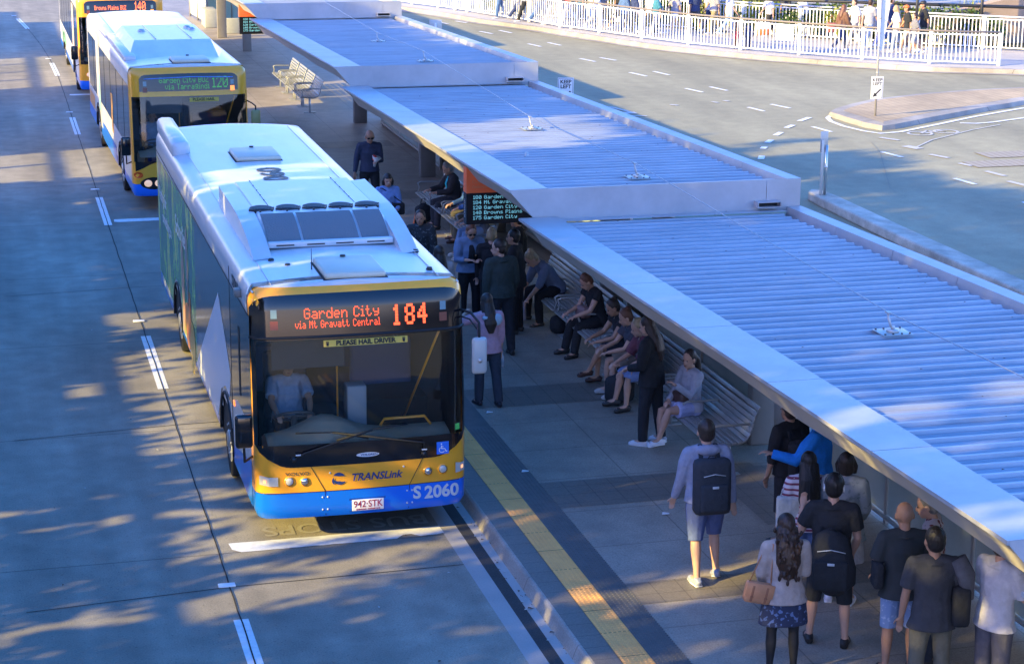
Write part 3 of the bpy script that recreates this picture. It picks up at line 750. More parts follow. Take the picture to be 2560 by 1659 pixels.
    if one:
        leds(dest[0], -.64, 2.685, .0142, .0175); leds(dest[1], -.745, 2.578, .0081, .0125)
        x = .40
        for ch in route:
            L, xe = dots(ch, 0, 0, 1, 1)
            for cx_, cz_ in L:
                P = [(x+cx_*.021-.007, 2.56+cz_*.034), (x+cx_*.021+.025, 2.56+cz_*.034), (x+cx_*.021+.025, 2.56+cz_*.034+.031), (x+cx_*.021-.007, 2.56+cz_*.034+.031)]
                dd.add([FP(s_of(a), b, .0085+.0003*(cz_ % 2)+.0002*(cx_ % 2)) for a, b in P], [(0, 1, 2, 3)])
            x += .150 if ch != '1' else .135
    elif style == 2:
        leds(dest[0], -.62, 2.72, .0125, .0165); leds(dest[1], -.50, 2.585, .0125, .0165); leds(route, .50, 2.60, .022, .034, .8)
    else:
        leds(dest[0], -.74, 2.64, .0098, .0175, .92); x = leds(route, .42, 2.60, .021, .038, .95)
    dd.build('destination_text', ledm, hd)
    # marker cameras and lamps beside the sign
    for sx in (-1, 1):
        mk2 = MB(); mk3 = MB()
        x = (.985 if one else .92)*sx; zz = 2.70 if one else 2.66
        for a, b, mi in ((.035, .045, 0),): mk2.add([FP(s_of(x-a), zz+.0, .0085), FP(s_of(x+a), zz, .0085), FP(s_of(x+a), zz+.1, .0085), FP(s_of(x-a), zz+.1, .0085)], [(0, 1, 2, 3)])
        mk3.add([FP(s_of(x-.045), zz-.13, .0085), FP(s_of(x+.045), zz-.13, .0085), FP(s_of(x+.045), zz-.03, .0085), FP(s_of(x-.045), zz-.03, .0085)], [(0, 1, 2, 3)])
        mk2.build('marker_lamp', mat('marker_glass', (.16, .26, .28), .2), hd); mk3.build('marker_lamp', mat('lamp_dim', (.22, .05, .025), .3) if one or sx < 0 else M_amber, hd)
    # ---- interior
    it = MB()
    it.box(-1.18, 1.18, .32, 8.0, .55, .60); it.box(-1.19, -1.17, .4, 8.0, .6, 2.7); it.box(1.17, 1.19, .4, 8.0, .6, 2.7); it.box(-1.18, 1.18, .5, 8.0, 2.52, 2.56); it.box(-1.17, 1.17, 7.9, 8.0, .6, 2.5); it.box(-1.17, 1.17, .42, .46, 2.38, 2.54)
    it.build('interior', M_int, root)
    ds = MB(); pts = []
    nx = 16
    for i in range(nx+1):
        x = -1.08+2.16*i/nx; h = 1.20+.20*math.exp(-((x+.38)/.36)**2)
        pts.append([(x, fy(x, 1.2)+.07, 1.16), (x, .30, h), (x, .55, h+.03), (x, .78, h-.08), (x, .80, .7)])
    ds.add([p for r_ in pts for p in r_], [(i*5+j, (i+1)*5+j, (i+1)*5+j+1, i*5+j+1) for i in range(nx) for j in range(4)], 0, True)
    ds.build('dashboard', M_dash, root)
    # steering wheel, seat, fare box, handrail, sun blind
    sw_ = MB(); Mt = Matrix.Translation((-.70, .72, 1.37)) @ Matrix.Rotation(R(-28), 4, 'X')
    sw_.tube([Mt @ Vector((.23*math.cos(2*math.pi*k/20), .23*math.sin(2*math.pi*k/20), 0)) for k in range(21)], .018, 6); sw_.tube([Mt @ Vector((-.22, 0, 0)), Mt @ Vector((.22, 0, 0))], .02, 6); sw_.tube([Mt @ Vector((0, 0, 0)), Mt @ Vector((0, .05, -.3))], .04, 8)
    sw_.build('steering_wheel', mat('steering_grey', (.11, .10, .09), .4), root)
    st = MB(); st.bbox(-.96, -.44, 1.35, 1.5, 1.15, 2.0, .05); st.bbox(-.96, -.44, 1.0, 1.45, 1.02, 1.16, .05); st.build('driver_seat', mat('seat_dark', (.03, .03, .04), .8), root)
    fb_ = MB(); fb_.bbox(-.02, .22, .95, 1.2, 1.0, 1.62, .02); fb_.build('fare_machine', mat('fare_grey', (.33, .34, .35), .5), root)
    for yy in (2.6, 3.5, 4.4):
        for xx in (-.75, .72):
            q_ = MB(); q_.bbox(xx-.40, xx+.40, yy, yy+.12, 1.0, 1.75, .05); q_.bbox(xx-.40, xx+.40, yy-.4, yy, .98, 1.1, .04); q_.build('passenger_seat', mat('seat_blue', (.06, .10, .22), .8), root)
    hr = MB(); hr.tube([(.28, .42, 1.28), (.32, .40, 1.36), (.80, .38, 1.37), (.88, .40, 1.26)], .017, 8); hr.build('handrail', M_by, root)
    sbm = MB(); sbm.box(-1.0, -.15, .36, .37, 2.05, 2.44); sbm.build('sun_blind', mat('blind', (.03, .035, .04), .6), root)
    scr = MB(); scr.tube([(-.13, 1.0, 1.2), (-.13, 1.0, 2.3), (-.2, .85, 2.42)], .012, 6); scr.tube([(1.02, .5, 2.4), (.75, 1.3, 1.1)], .015, 6); scr.build('grab_pole', M_by, root)
    return root, body, hd
def driver(root, x=-.70, y=1.28):
    pass
def face_panel(root, name, material, pts, off=.0075, par=None):
    "flat shape on the front surface given as (x, z) outline"
    m = MB(); m.add([FP(s_of(a), b, off) for a, b in pts], [tuple(range(len(pts)))]); return m.build(name, material, par or root)
def ftext(root, body, size, material, x, z, bold=0.0, shear=0.0, off=.008, align='CENTER', sx=1.0, name='lettering'):
    t = text_mesh(body, size, name, material, root, Matrix.Diagonal((sx, 1, 1, 1)), bold, shear, align, depth=.0)
    for v in t.data.vertices:
        v.co = FP(s_of(x+v.co.x), z+v.co.y, off)
    t.data.update(); return t
def hatch(root, x, y, w, l, lb=None):
    m = MB(); m.bbox(x-w/2, x+w/2, y-l/2, y+l/2, 3.07, 3.155, .035); h = m.build('roof_hatch', mat('hatch_beige', (.62, .56, .42), .45, noise=.08, nscale=3), root)
    m = MB(); m.bbox(x-w/2-.02, x+w/2+.02, y-l/2-.02, y+l/2+.02, 3.055, 3.085, .01); m.build('hatch_seal', M_black, h)
    m = MB(); m.tube([(x, y+l/2-.06, 3.15), (x, y+l/2-.06, 3.175)], .035, 8); m.build('hatch_vent', M_dark, h); return h
def mirror(root, side, ox=0.0):
    m = MB(); m.tube([(side*1.25, .30, 1.05), (side*1.36, .18, 1.03), (side*1.37, .14, 1.3)], .016, 6); a = m.build('mirror_arm', M_black, root)
    m = MB(); m.bbox(side*1.37-.10, side*1.37+.10, .06, .15, 1.22, 1.62, .035); m.build('mirror', M_bk, root)

# --------------------------------------------------- bus 1 (nearest)
LED_R = mat('led_red', (1.0, .085, .02), emit=1.1); LED_G = mat('led_green', (.05, .28, .06), emit=.45); LED_O = mat('led_orange', (1.0, .16, .04), emit=1.1)
b1, body1, hd1 = make_bus(1, 'nearest bus, fleet number 2060 on its bumper, red sign reading Garden City 184', ((0, 0, 0), 0), '184', ('Garden City', 'via Mt Gravatt Central'), LED_R)
# bumper split lines, rivets
sp_ = MB()
for pts in ([(-.62, .965), (-.46, .66), (-.46, .36)], [(.70, .965), (.54, .66), (.54, .36)]):
    sp_.tube([FP(s_of(a), b, .003) for a, b in pts], .0045, 4)
sp_.tube([FP(-.98+i*1.96/40, .657, .002) for i in range(41)], .004, 4)
sp_.build('panel_gap', M_black, b1)
rv = MB()
for x in (-.49, -.43, .51, .57):
    for z in (.585, .435): p = FP(s_of(x), z, 0); rv.tube([p+Vector((0, .005, 0)), p+Vector((0, -.007, 0))], .011, 8)
for x, z in ((-.40, .875), (.47, .885)): p = FP(s_of(x), z, 0); rv.tube([p+Vector((0, .005, 0)), p+Vector((0, -.006, 0))], .012, 8)
rv.build('rivet', M_silv, b1)
ftext(b1, 'S', .21, M_silv, .63, .545, .007, name='fleet_number'); ftext(b1, '2060', .21, M_silv, .93, .535, .007, name='fleet_number')
ftext(b1, 'TRANSLink', .125, M_navy, .14, .80, .003, .25, name='operator_logo')
# swirl emblem: a tilted comma pair
em = MB()
def crescent(cx, cz, r, a0, a1, w0, rot=0):
    o = []; n = 12
    for i in range(n+1):
        t = a0+(a1-a0)*i/n; o.append((cx+r*math.cos(t), cz+r*math.sin(t)))
    for i in range(n, -1, -1):
        t = a0+(a1-a0)*i/n; rr_ = r-w0*math.sin(math.pi*i/n)**.7; o.append((cx+rr_*math.cos(t)*1.0, cz+rr_*math.sin(t)))
    em.add([FP(s_of(a), b, .008) for a, b in o], [(i, i+1, 2*n+1-i-1+0, 2*n+1-i) for i in range(n)])
crescent(-.30, .80, .075, R(20), R(150), .045); crescent(-.285, .80, .075, R(190), R(330), .045); crescent(-.33, .775, .05, R(120), R(250), .03)
em.build('operator_emblem', M_navy, b1)
ftext(b1, 'VOLVO', .055, mat('badge_gold', (.25, .18, .08), .4, .6), -.775, .885, .002, sx=1.5, name='maker_badge')
el = MB(); el.add([FP(s_of(.045+.135*math.cos(t)), 1.07+.027*math.sin(t), .009) for t in [2*math.pi*k/24 for k in range(24)]], [tuple(range(24))]); el.build('body_badge', M_silv, b1)
ftext(b1, 'VOLGREN', .034, M_navy, .06, 1.07, .001, off=.0105, sx=1.3, name='body_badge')
# access symbol
face_panel(b1, 'access_sticker', mat('sticker_blue', (.02, .16, .70), .4), [(.87, .995), (1.02, .995), (1.02, 1.145), (.87, 1.145)], .008)
ac = MB()
def fl_(pts, w): 
    for (a, b), (c, d) in zip(pts[:-1], pts[1:]):
        v = Vector((c-a, d-b)).normalized(); nx_, nz_ = -v.y*w/2, v.x*w/2
        ac.add([FP(s_of(p), q, .0095) for p, q in ((a+nx_, b+nz_), (a-nx_, b-nz_), (c-nx_, d-nz_), (c+nx_, d+nz_))], [(0, 1, 2, 3)])
fl_([(.93, 1.10), (.93, 1.062), (.97, 1.06), (.985, 1.025), (1.0, 1.03)], .008); fl_([(.93, 1.085), (.955, 1.085)], .007)
fl_([(.935+.034*math.cos(t), 1.045+.03*math.sin(t)) for t in [R(120+k*15) for k in range(15)]], .006)
ac.add([FP(s_of(.93+.009*math.cos(t)), 1.118+.009*math.sin(t), .0095) for t in [k*math.pi/4 for k in range(8)]], [tuple(range(8))])
ac.build('access_symbol', M_white, b1)
# hail sticker
hs_ = face_panel(b1, 'hail_sticker', mat('sticker_yellow', (.62, .42, .06), .5), [(-.43, 2.355), (.06, 2.355), (.55, 2.355), (.55, 2.43), (.06, 2.43), (-.43, 2.43)], .006)
ftext(b1, 'PLEASE HAIL DRIVER', .076, M_black, .06, 2.392, .0035, off=.0085, sx=1.0, name='hail_lettering')
hh = MB()
for x in (-.385, .505):
    hh.add([FP(s_of(a), b, .0085) for a, b in ((x-.012, 2.365), (x+.012, 2.365), (x+.016, 2.398), (x-.016, 2.398))], [(0, 1, 2, 3)])
    for k in range(4): hh.add([FP(s_of(a), b, .0085) for a, b in ((x-.016+k*.0085, 2.396), (x-.010+k*.0085, 2.396), (x-.010+k*.0085, 2.418), (x-.016+k*.0085, 2.418))], [(0, 1, 2, 3)])
hh.build('hail_hand_symbol', M_black, b1)
face_panel(b1, 'label', mat('sticker_green', (.12, .55, .1), .5), [(1.10, 1.27), (1.155, 1.27), (1.155, 1.345), (1.10, 1.345)], .006)
# lamps
def round_lamp(root, x, z, r, inner):
    p = FP(s_of(x), z, 0); m = MB(); m.tube([p+Vector((0, .02, 0)), p+Vector((0, -.012, 0))], r, 20); q = m.build('headlight', M_by if root is b1 else M_bk, root)
    m = MB(); m.ell(p+Vector((0, -.010, 0)), r*.74, .018, r*.74, n=18, m=8); m.build('lens', inner, q)
    m = MB(); m.tube([p+Vector((0, -.013, 0)), p+Vector((0, -.0135, 0))], r*.8, 18); m.build('lamp_ring', M_dark, q)
for x, z, r, im_ in ((-.87, .80, .062, M_lens), (-.695, .79, .056, M_chr), (.765, .80, .056, M_chr), (.945, .81, .062, M_lens)): round_lamp(b1, x, z, r, im_)
for s0, s1, sg in ((-1.20, -1.00, -1), (1.10, 1.22, 1)):
    q = face_panel(b1, 'corner_lamp', M_lens, [(s0, .745+.02*(sg < 0)), ((s0+s1)/2, .75), (s1, .745), (s1, .855), ((s0+s1)/2, .86), (s0, .875)], .009)
    face_panel(b1, 'bulb', mat('bulb_warm', (1, .45, .2), .3, emit=.9 if sg > 0 else .5), [(s1-.05 if sg > 0 else s0+.04, .785), (s1-.02 if sg > 0 else s0+.07, .785), (s1-.02 if sg > 0 else s0+.07, .825), (s1-.05 if sg > 0 else s0+.04, .825)], .011, par=q)
# number plate
pr = face_panel(b1, 'plate_recess', mat('bus_blue_dark', (.003, .07, .4), .4), [(-.18, .375), (.25, .375), (.25, .545), (-.18, .545)], .003)
plt = MB(); plt.bbox(-.15, .225, -.022, -.012, .395, .53, .004); pp_ = plt.build('number_plate', mat('plate_white', (.72, .70, .72), .5), b1)
for tx, sz, z in (('942·STK', .115, .472), ('QUEENSLAND · SUNSHINE STATE', .022, .411)):
    text_mesh(tx, sz, 'plate_text', mat('plate_maroon', (.28, .02, .06), .5), pp_, Matrix.Translation((.037, -.024, z)) @ Matrix.Rotation(R(90), 4, 'X') @ Matrix.Diagonal((.86, 1, 1, 1)), .001, depth=.0005)
# wipers
for nm, pts in (('wiper', [(-.82, 1.07), (-.70, 1.14), (.10, 1.37)]), ('wiper', [(.71, 1.03), (.71, 1.17), (-.37, 1.37)])):
    m = MB(); m.tube([FP(s_of(a), b, .045) for a, b in pts], .011, 6); w = m.build(nm, M_black, b1)
    a, b = pts[-1]; m = MB(); m.tube([FP(s_of(a-.42), b-.10 if a > 0 else b+.01, .03), FP(s_of(a), b, .035), FP(s_of(a+.42), b+.03 if a > 0 else b-.10, .03)], .009, 5); m.build('wiper_blade', M_black, w)
    p = FP(s_of(pts[0][0]), pts[0][1], 0); m = MB(); m.tube([p, p+Vector((0, -.06, 0))], .03, 10); m.build('wiper_pivot', M_dark, w)
    p = FP(s_of(pts[0][0]+.05*(1 if pts[0][0] < 0 else 0)), pts[0][1]+.06, .06); m = MB(); m.box(p.x-.03, p.x+.03, p.y-.004, p.y, p.z-.008, p.z+.008); m.build('wiper_tag', M_silv, w)
mirror(b1, -1); 
m = MB(); m.bbox(1.27, 1.45, -.10, -.02, 1.97, 2.41, .045); mm_ = m.build('mirror', mat('mirror_shell', (.42, .43, .40), .3), b1)
m = MB(); m.tube([(1.36, -.098, 2.14), (1.36, -.112, 2.14)], .028, 10); m.build('mirror_knob', M_galv, mm_)
m = MB(); m.tube([(1.21, .32, 2.66), (1.30, .12, 2.66), (1.36, -.04, 2.58), (1.36, -.06, 2.36)], .016, 6); m.tube([(1.21, .32, 2.58), (1.29, .13, 2.58), (1.34, -.02, 2.5)], .010, 6); m.build('mirror_arm', M_black, b1)
# roof equipment
hatch(b1, 0, .83, .72, .92); hatch(b1, 0, 8.98, .70, .95)
acp = MB(); ny, nx = 16, 12
def acz(t):   # height along length 0 rear .. 1 front
    return 3.07+.30*min(1, (t*8))**.6*(1 if t < .55 else math.cos((t-.55)/.45*math.pi/2*.93))
rows = []
for i in range(ny+1):
    t = i/ny; y = 5.6-3.35*t
    z = 3.07+(.27 if t > .04 else .04)*(1 if t < .74 else max(0.0, math.cos((t-.74)/.26*math.pi/2)))
    rows.append([(-.90+1.86*k/nx, y, 3.05+(z-3.05)*(1 if 0 < k < nx else 0)) if k not in (0, nx) else ((-.98 if k == 0 else 1.02), y, 3.05) for k in range(nx+1)])
acp.add([p for r_ in rows for p in r_], [(i*(nx+1)+k, (i+1)*(nx+1)+k, (i+1)*(nx+1)+k+1, i*(nx+1)+k+1) for i in range(ny) for k in range(nx)])
k0 = [p for p in rows[0]]; acp.add(k0+[(p[0], p[1], 3.04) for p in k0], [(i, nx+1+i, nx+2+i, i+1) for i in range(nx)])
ac_ = acp.build('air_conditioner', M_bw, b1, fixn=True)
# side cheeks run forward past the grille
for x0, x1 in ((-1.0, -.78), (.82, 1.02)):
    m = MB(); n = 12; up = []; dn = []
    for i in range(n+1):
        t = i/n; y = 5.2-3.5*t; z = 3.07+.28*(1 if t < .45 else max(0, math.cos((t-.45)/.55*math.pi/2))**.8)
        up += [(x0, y, z-.02), (x1, y, z)]; dn += [(x0, y, 3.03), (x1, y, 3.03)]
    k = 2*n+2
    m.add(up+dn, [(2*i, 2*i+1, 2*i+3, 2*i+2) for i in range(n)]+[(2*i, 2*i+2, k+2*i+2, k+2*i) for i in range(n)]+[(2*i+1, k+2*i+1, k+2*i+3, 2*i+3) for i in range(n)], 0)
    m.build('side_cheek', M_bw, ac_, fixn=True)
gm = MB()
for x0, x1 in ((-.74, -.32), (-.29, .41), (.44, .79)):
    n = 8; vv = []
    for i in range(n+1):
        t = .765+.235*i/n; y = 5.6-3.35*t; z = 3.075+.27*max(0.0, math.cos((t-.74)/.26*math.pi/2))+.012
        vv += [(x0, y-.01, z), (x1, y-.01, z)]
    gm.add(vv, [(2*i, 2*i+1, 2*i+3, 2*i+2) for i in range(n)], 0, True)
M_gr = mat('condenser_grille', (.17, .175, .18), .9, bump=.6, bscale=60)
gm.build('condenser_grille', M_gr, ac_)
for i in range(5):
    x = -.67+.343*i
    m = MB(); m.tube([(x, 3.36, 3.335), (x, 3.358, 3.352)], .160, 24); fn = m.build('fan', mat('fan_dark', (.02, .022, .028), .6), ac_)
    m = MB(); m.tube([(x+.15*math.cos(t), 3.36+.15*math.sin(t), 3.353) for t in [k*2*math.pi/20 for k in range(21)]], .006, 5)
    for rr_ in (.05, .09, .125): m.tube([(x+rr_*math.cos(t), 3.36+rr_*math.sin(t), 3.354) for t in [k*2*math.pi/16 for k in range(17)]], .003, 4)
    for k in range(6): a = k*math.pi/3+.3; m.bbox(x+.165*math.cos(a)-.012, x+.165*math.cos(a)+.012, 3.36+.165*math.sin(a)-.012, 3.36+.165*math.sin(a)+.012, 3.335, 3.36, .003)
    m.build('fan_guard', M_dark, fn)
fb2 = MB(); fb2.bbox(-.76, .80, 2.14, 2.24, 3.09, 3.16, .012); fr_ = fb2.build('front_bar', M_bw, ac_)
for x in (-.55, -.17, .19, .58):
    m = MB(); m.box(x-.11, x+.11, 2.133, 2.139, 3.115, 3.13); m.build('bar_slot', M_black, fr_)
# seams, screws on the air conditioner
m = MB()
for x in (-.55, .58): m.tube([(x, 5.5, 3.343), (x, 3.6, 3.343)], .003, 4)
for x in (-.55, .58):
    for k in range(5): m.tube([(x, 5.4-k*.35, 3.34), (x, 5.4-k*.35, 3.35)], .009, 6)
m.build('seam', M_dark, ac_)
# roof gutter lines, rear left pod, small fittings, number
m = MB()
for sx in (-1, 1): m.tube([(sx*1.20, .35, 2.985), (sx*1.20, 12.2, 2.985)], .012, 6); m.tube([(sx*.98, .4, 3.052), (sx*.98, 12.1, 3.052)], .005, 4)
m.build('roof_rail', M_bw, b1)
m = MB(); m.bbox(-1.22, -.93, 9.6, 12.35, 2.95, 3.24, .08); m.build('rear_pod', M_bw, b1)
text_mesh('060', .50, 'roof_number', mat('number_black', (.02, .025, .03), .5), b1, Matrix.Translation((.05, 7.30, 3.094)) @ Matrix.Rotation(R(90), 4, 'Z') @ Matrix.Diagonal((1.45, 1, 1, 1)), .014, depth=.0002)
m = MB()
for x, y in ((-.80, 1.62), (-.65, 1.30), (1.0, 1.75), (.95, .75)): m.tube([(x, y, 3.05), (x, y, 3.085)], [.045, .03], 10)
m.build('roof_fitting', M_dark, b1)
m = MB(); m.tube([(-.42, .95, 3.07), (-.42, .95, 3.33)], [.008, .003], 6); m.build('aerial', M_black, b1)
# left side: dark wrap over the windows, mural, triangle, door lines
def side_patch(root, name, material, pts, x=-1.2535, par=None):
    m = MB(); m.add([(x, a, b) for a, b in pts], [tuple(range(len(pts)))]); o = m.build(name, material, par or root)
    return o
M_wrap = bpy.data.materials.new('mural_wrap'); M_wrap.use_nodes = True
t_ = M_wrap.node_tree; bs = t_.nodes['Principled BSDF']; bs.inputs['Roughness'].default_value = .22
tc = t_.nodes.new('ShaderNodeTexCoord'); mp_ = t_.nodes.new('ShaderNodeMapping'); mp_.inputs['Scale'].default_value = (1, 1.1, .55)
nz = t_.nodes.new('ShaderNodeTexNoise'); nz.inputs['Scale'].default_value = 1.6; nz.inputs['Detail'].default_value = 5; nz.inputs['Roughness'].default_value = .7
cr_ = t_.nodes.new('ShaderNodeValToRGB'); e = cr_.color_ramp; e.elements[0].position = .38; e.elements[0].color = (.06, .13, .15, 1); e.elements[1].position = .52; e.elements[1].color = (.14, .42, .12, 1)
q = e.elements.new(.60); q.color = (.75, .70, .16, 1); q = e.elements.new(.70); q.color = (.20, .55, .26, 1)
t_.links.new(tc.outputs['Object'], mp_.inputs[0]); t_.links.new(mp_.outputs[0], nz.inputs['Vector']); t_.links.new(nz.outputs['Fac'], cr_.inputs[0]); t_.links.new(cr_.outputs[0], bs.inputs['Base Color'])
wr = side_patch(b1, 'mural', M_wrap, [(12.2, .62), (12.2, 2.62), (8.0, 2.68), (6.3, 2.68), (6.3, .50), (8.3, .55), (8.34, .70), (8.5, .95), (8.8, 1.10), (9.1, 1.13), (9.4, 1.10), (9.7, .95), (9.86, .70), (9.9, .6)])
side_patch(b1, 'side_window', mat('wrap_dark', (.09, .10, .11), .14, spec=.8, noise=.3, nscale=2), [(6.3, .62), (6.3, 2.68), (2.16, 2.71), (2.16, 1.13), (2.5, 1.10), (2.8, 1.14), (3.2, 1.08), (3.5, .75), (3.55, .55)])
side_patch(b1, 'white_triangle', mat('triangle_white', (.72, .74, .78), .35), [(3.38, 2.28), (6.46, .50), (3.75, .50), (3.50, .80), (3.3, 1.02), (2.85, 1.18), (2.4, 1.16), (2.22, 1.5)], -1.2565)
side_patch(b1, 'cab_window', M_win, [(2.12, 2.70), (.30, 2.72), (.30, 1.35), (1.6, 1.35), (2.12, 1.2)])
side_patch(b1, 'cab_window_frame', M_black, [(1.36, 2.35), (1.22, 2.35), (1.22, 1.5), (1.36, 1.5)], -1.257)
side_patch(b1, 'blue_skirt', M_bb, [(2.1, .40), (2.1, .62), (.4, .95), (.4, .40)], -1.2545)
m = MB(); m.box(-1.257, -1.253, 2.13, 2.15, .42, 2.9); m.box(-1.258, -1.254, .4, 12.2, 2.70, 2.712); m.build('body_seam', M_black, b1)
for tx, y, z, sz in (('Waiting for', 11.3, 2.05, .30), ('something to', 10.6, 1.72, .28), ('Schoolies', 8.3, 2.05, .42)):
    text_mesh(tx, sz, 'mural_lettering', mat('lettering_white', (.85, .86, .86), .4), b1, Matrix.Translation((-1.256, y, z)) @ Matrix.Rotation(R(-90), 4, 'Z') @ Matrix.Rotation(R(90), 4, 'X'), .004, align='LEFT' if False else 'CENTER', depth=.0005)
rr = random.Random(9)
for k, (y, z, w, h, c) in enumerate([(8.15, 1.25, .22, .75, (.45, .28, .18)), (7.45, 1.75, .16, .6, (.30, .24, .20)), (7.5, .8, .5, .35, (.50, .20, .05)), (6.9, .6, .35, .4, (.60, .40, .06)), (7.2, 1.05, .12, .35, (.75, .18, .03))]):
    side_patch(b1, 'mural_figure', mat('mural_colour_%s' % 'abcde'[k], c, .3), [(y+w*math.cos(t)*(1+.2*math.sin(3*t)), z+h*math.sin(t)) for t in [i*2*math.pi/14 for i in range(14)]], -1.2575-.0004*k)
text_mesh('S2060', .20, 'fleet_number', MATS['number_black'], b1, Matrix.Translation((-1.254, 1.55, 2.80)) @ Matrix.Rotation(R(-90), 4, 'Z') @ Matrix.Rotation(R(90), 4, 'X') @ Matrix.Diagonal((1.2, 1, 1, 1)), .003, depth=.0005)
m = MB(); m.bbox(-1.33, -1.24, .95, 1.1, 2.78, 2.88, .02); m.build('side_camera', mat('cam_grey', (.2, .19, .17), .5), b1)
m = MB(); m.bbox(-1.262, -1.25, 1.9, 2.0, 1.18, 1.24, .003); m.build('side_marker', M_amber, b1)

# --------------------------------------------------- bus 2
b2, body2, hd2 = make_bus(2, 'second bus with a green sign for route 120, tucked behind the nearest bus', ((.17, 20.5, 0), R(1.0)), '120', ('Garden City BUZ', 'via Tarragindi'), LED_G)
ftext(b2, 'PLEASE HAIL', .085, M_black, .30, 2.36, .002, off=.0085, name='hail_lettering')
face_panel(b2, 'hail_sticker', MATS['sticker_yellow'], [(.0, 2.315), (.3, 2.315), (.62, 2.315), (.62, 2.40), (.3, 2.40), (.0, 2.40)], .006)
m = MB(); m.tube([FP(-.75+i*1.5/20, 2.84-.03*abs(i-10)/10, .03) for i in range(21)], .010, 5); m.build('sign_trim', mat('trim_blue', (.15, .3, .7), .3), b2)
for sx in (-1, 1):
    el = MB(); el.add([FP(s_of(sx*(.82+.28*math.cos(t))), .62+.13*math.sin(t), .010) for t in [2*math.pi*k/20 for k in range(20)]], [tuple(range(20))] if True else []); q = el.build('lamp_housing', M_bk, b2)
    for dx in (-.1, .12):
        p = FP(s_of(sx*(.82+dx)), .62, .012); m = MB(); m.ell(p, .085, .02, .075, n=16, m=8); m.build('headlight', mat('headlight_lit', (1, .62, .36), .2, emit=.22) if (dx > 0) == (sx < 0) or True else M_lens, q)
    el = MB(); el.add([FP(s_of(sx*(1.13+.09*math.cos(t))), .80+.065*math.sin(t), .010) for t in [2*math.pi*k/16 for k in range(16)]], [tuple(range(16))]); el.build('indicator', mat('indicator_orange', (.7, .09, .01), .25), b2)
mirror(b2, -1)
m = MB(); m.tube([(1.2, .35, 2.30), (1.32, .1, 2.25), (1.38, .0, 2.2), (1.38, .0, 2.1)], .016, 6); m.build('mirror_arm', M_black, b2)
m = MB(); m.bbox(1.28, 1.48, -.05, .04, 1.66, 2.12, .04); m.build('mirror', mat('mirror_olive', (.28, .27, .10), .35), b2)
hatch(b2, .12, .95, .78, .8)
# tall faceted roof pod for gas cylinders
m = MB(); sec = [(-1.14, 3.02), (-.84, 3.32), (.86, 3.32), (1.12, 3.03)]
st2 = [(1.6, .06), (3.1, .96), (6.2, 1.0), (6.6, .08)]
rows = [[(x*(.99 if t < .5 else 1), y, 3.03+(z-3.03)*t) for x, z in sec] for y, t in st2]
m.add([p for r_ in rows for p in r_], [(i*4+k, (i+1)*4+k, (i+1)*4+k+1, i*4+k+1) for i in range(3) for k in range(3)])
pod = m.build('roof_pod', M_bw, b2, fixn=True)
m = MB()
for x in (-.35, .45): m.bbox(x-.012, x+.012, 3.2, 6.2, 3.312, 3.332, .003)
m.bbox(-1.2, -.95, 1.6, 6.3, 2.98, 3.14, .03); m.build('pod_strap', M_bw, pod)
m = MB()
for x, y in ((-.5, 4.4), (.62, 5.0), (.68, 4.6)): m.ell((x, y+.5, 3.32), .09, .12, .05)
m.build('pod_valve', M_galv, pod)
text_mesh('1120', .42, 'roof_number', mat('number_brown', (.22, .10, .04), .5), b2, Matrix.Translation((.03, 8.0, 3.0935)) @ Matrix.Rotation(R(90), 4, 'Z'), .008, depth=.0002)
m = MB(); m.bbox(-1.22, -.95, 6.6, 11.9, 2.96, 3.08, .04); m.build('roof_duct', M_bw, b2)
def side_common(b, ad):
    side_patch(b, 'side_window', M_win, [(11.9, 1.25), (11.9, 2.62), (.40, 2.66), (.40, 1.45), (1.6, 1.25)])
    for y in (1.7, 3.4, 5.1, 6.8, 8.5, 10.2):
        m = MB(); m.box(-1.257, -1.2545, y-.02, y+.02, 1.25, 2.64); m.build('window_divider', M_black, b)
    for kk, (y0, y1, z0, z1, mm) in enumerate(ad):
        side_patch(b, 'side_stripe', mm, [(y0, z0), (y0, z1), (y1, z1), (y1, z0)], -1.2565-.0004*kk)
side_common(b2, [(9.3, 8.2, 1.0, 2.9, M_bw), (12.2, 9.9, .45, .72, M_bb), (12.0, 10.3, .75, 1.1, M_by), (8.6, 8.35, 1.0, 1.9, mat('stripe_teal', (.1, .5, .5), .4)), (5.0, 4.6, 1.0, 1.9, mat('swirl_gold', (.55, .30, .08), .4)), (7.8, 4.0, .40, .80, M_bb)])
# --------------------------------------------------- bus 3
b3, body3, hd3 = make_bus(3, 'third bus with an orange sign Browns Plains 140, cut by the top edge', ((-.05, 37.7, 0), R(.2)), '140', ('Browns Plains BUZ', ''), LED_O)
for sx in (-1, 1):
    for x in (.72, .97):
        p = FP(s_of(sx*x), .78, .004); m = MB(); m.ell(p, .085, .03, .07, n=16, m=8); m.build('headlight', MATS['headlight_lit'], b3)
mirror(b3, -1)
m = MB(); m.tube([(1.2, .3, 2.0), (1.36, .1, 1.95), (1.38, .05, 1.7)], .016, 6); m.build('mirror_arm', M_black, b3)
m = MB(); m.bbox(1.28, 1.48, 0, .09, 1.3, 1.7, .035); m.build('mirror', M_bk, b3)
side_common(b3, [(10.8, 8.0, .75, 1.1, mat('stripe_green', (.25, .55, .35), .4)), (3.4, 2.4, 1.0, 2.6, mat('stripe_pale', (.65, .50, .42), .4))])
hatch(b3, 0, 1.2, .7, .9)

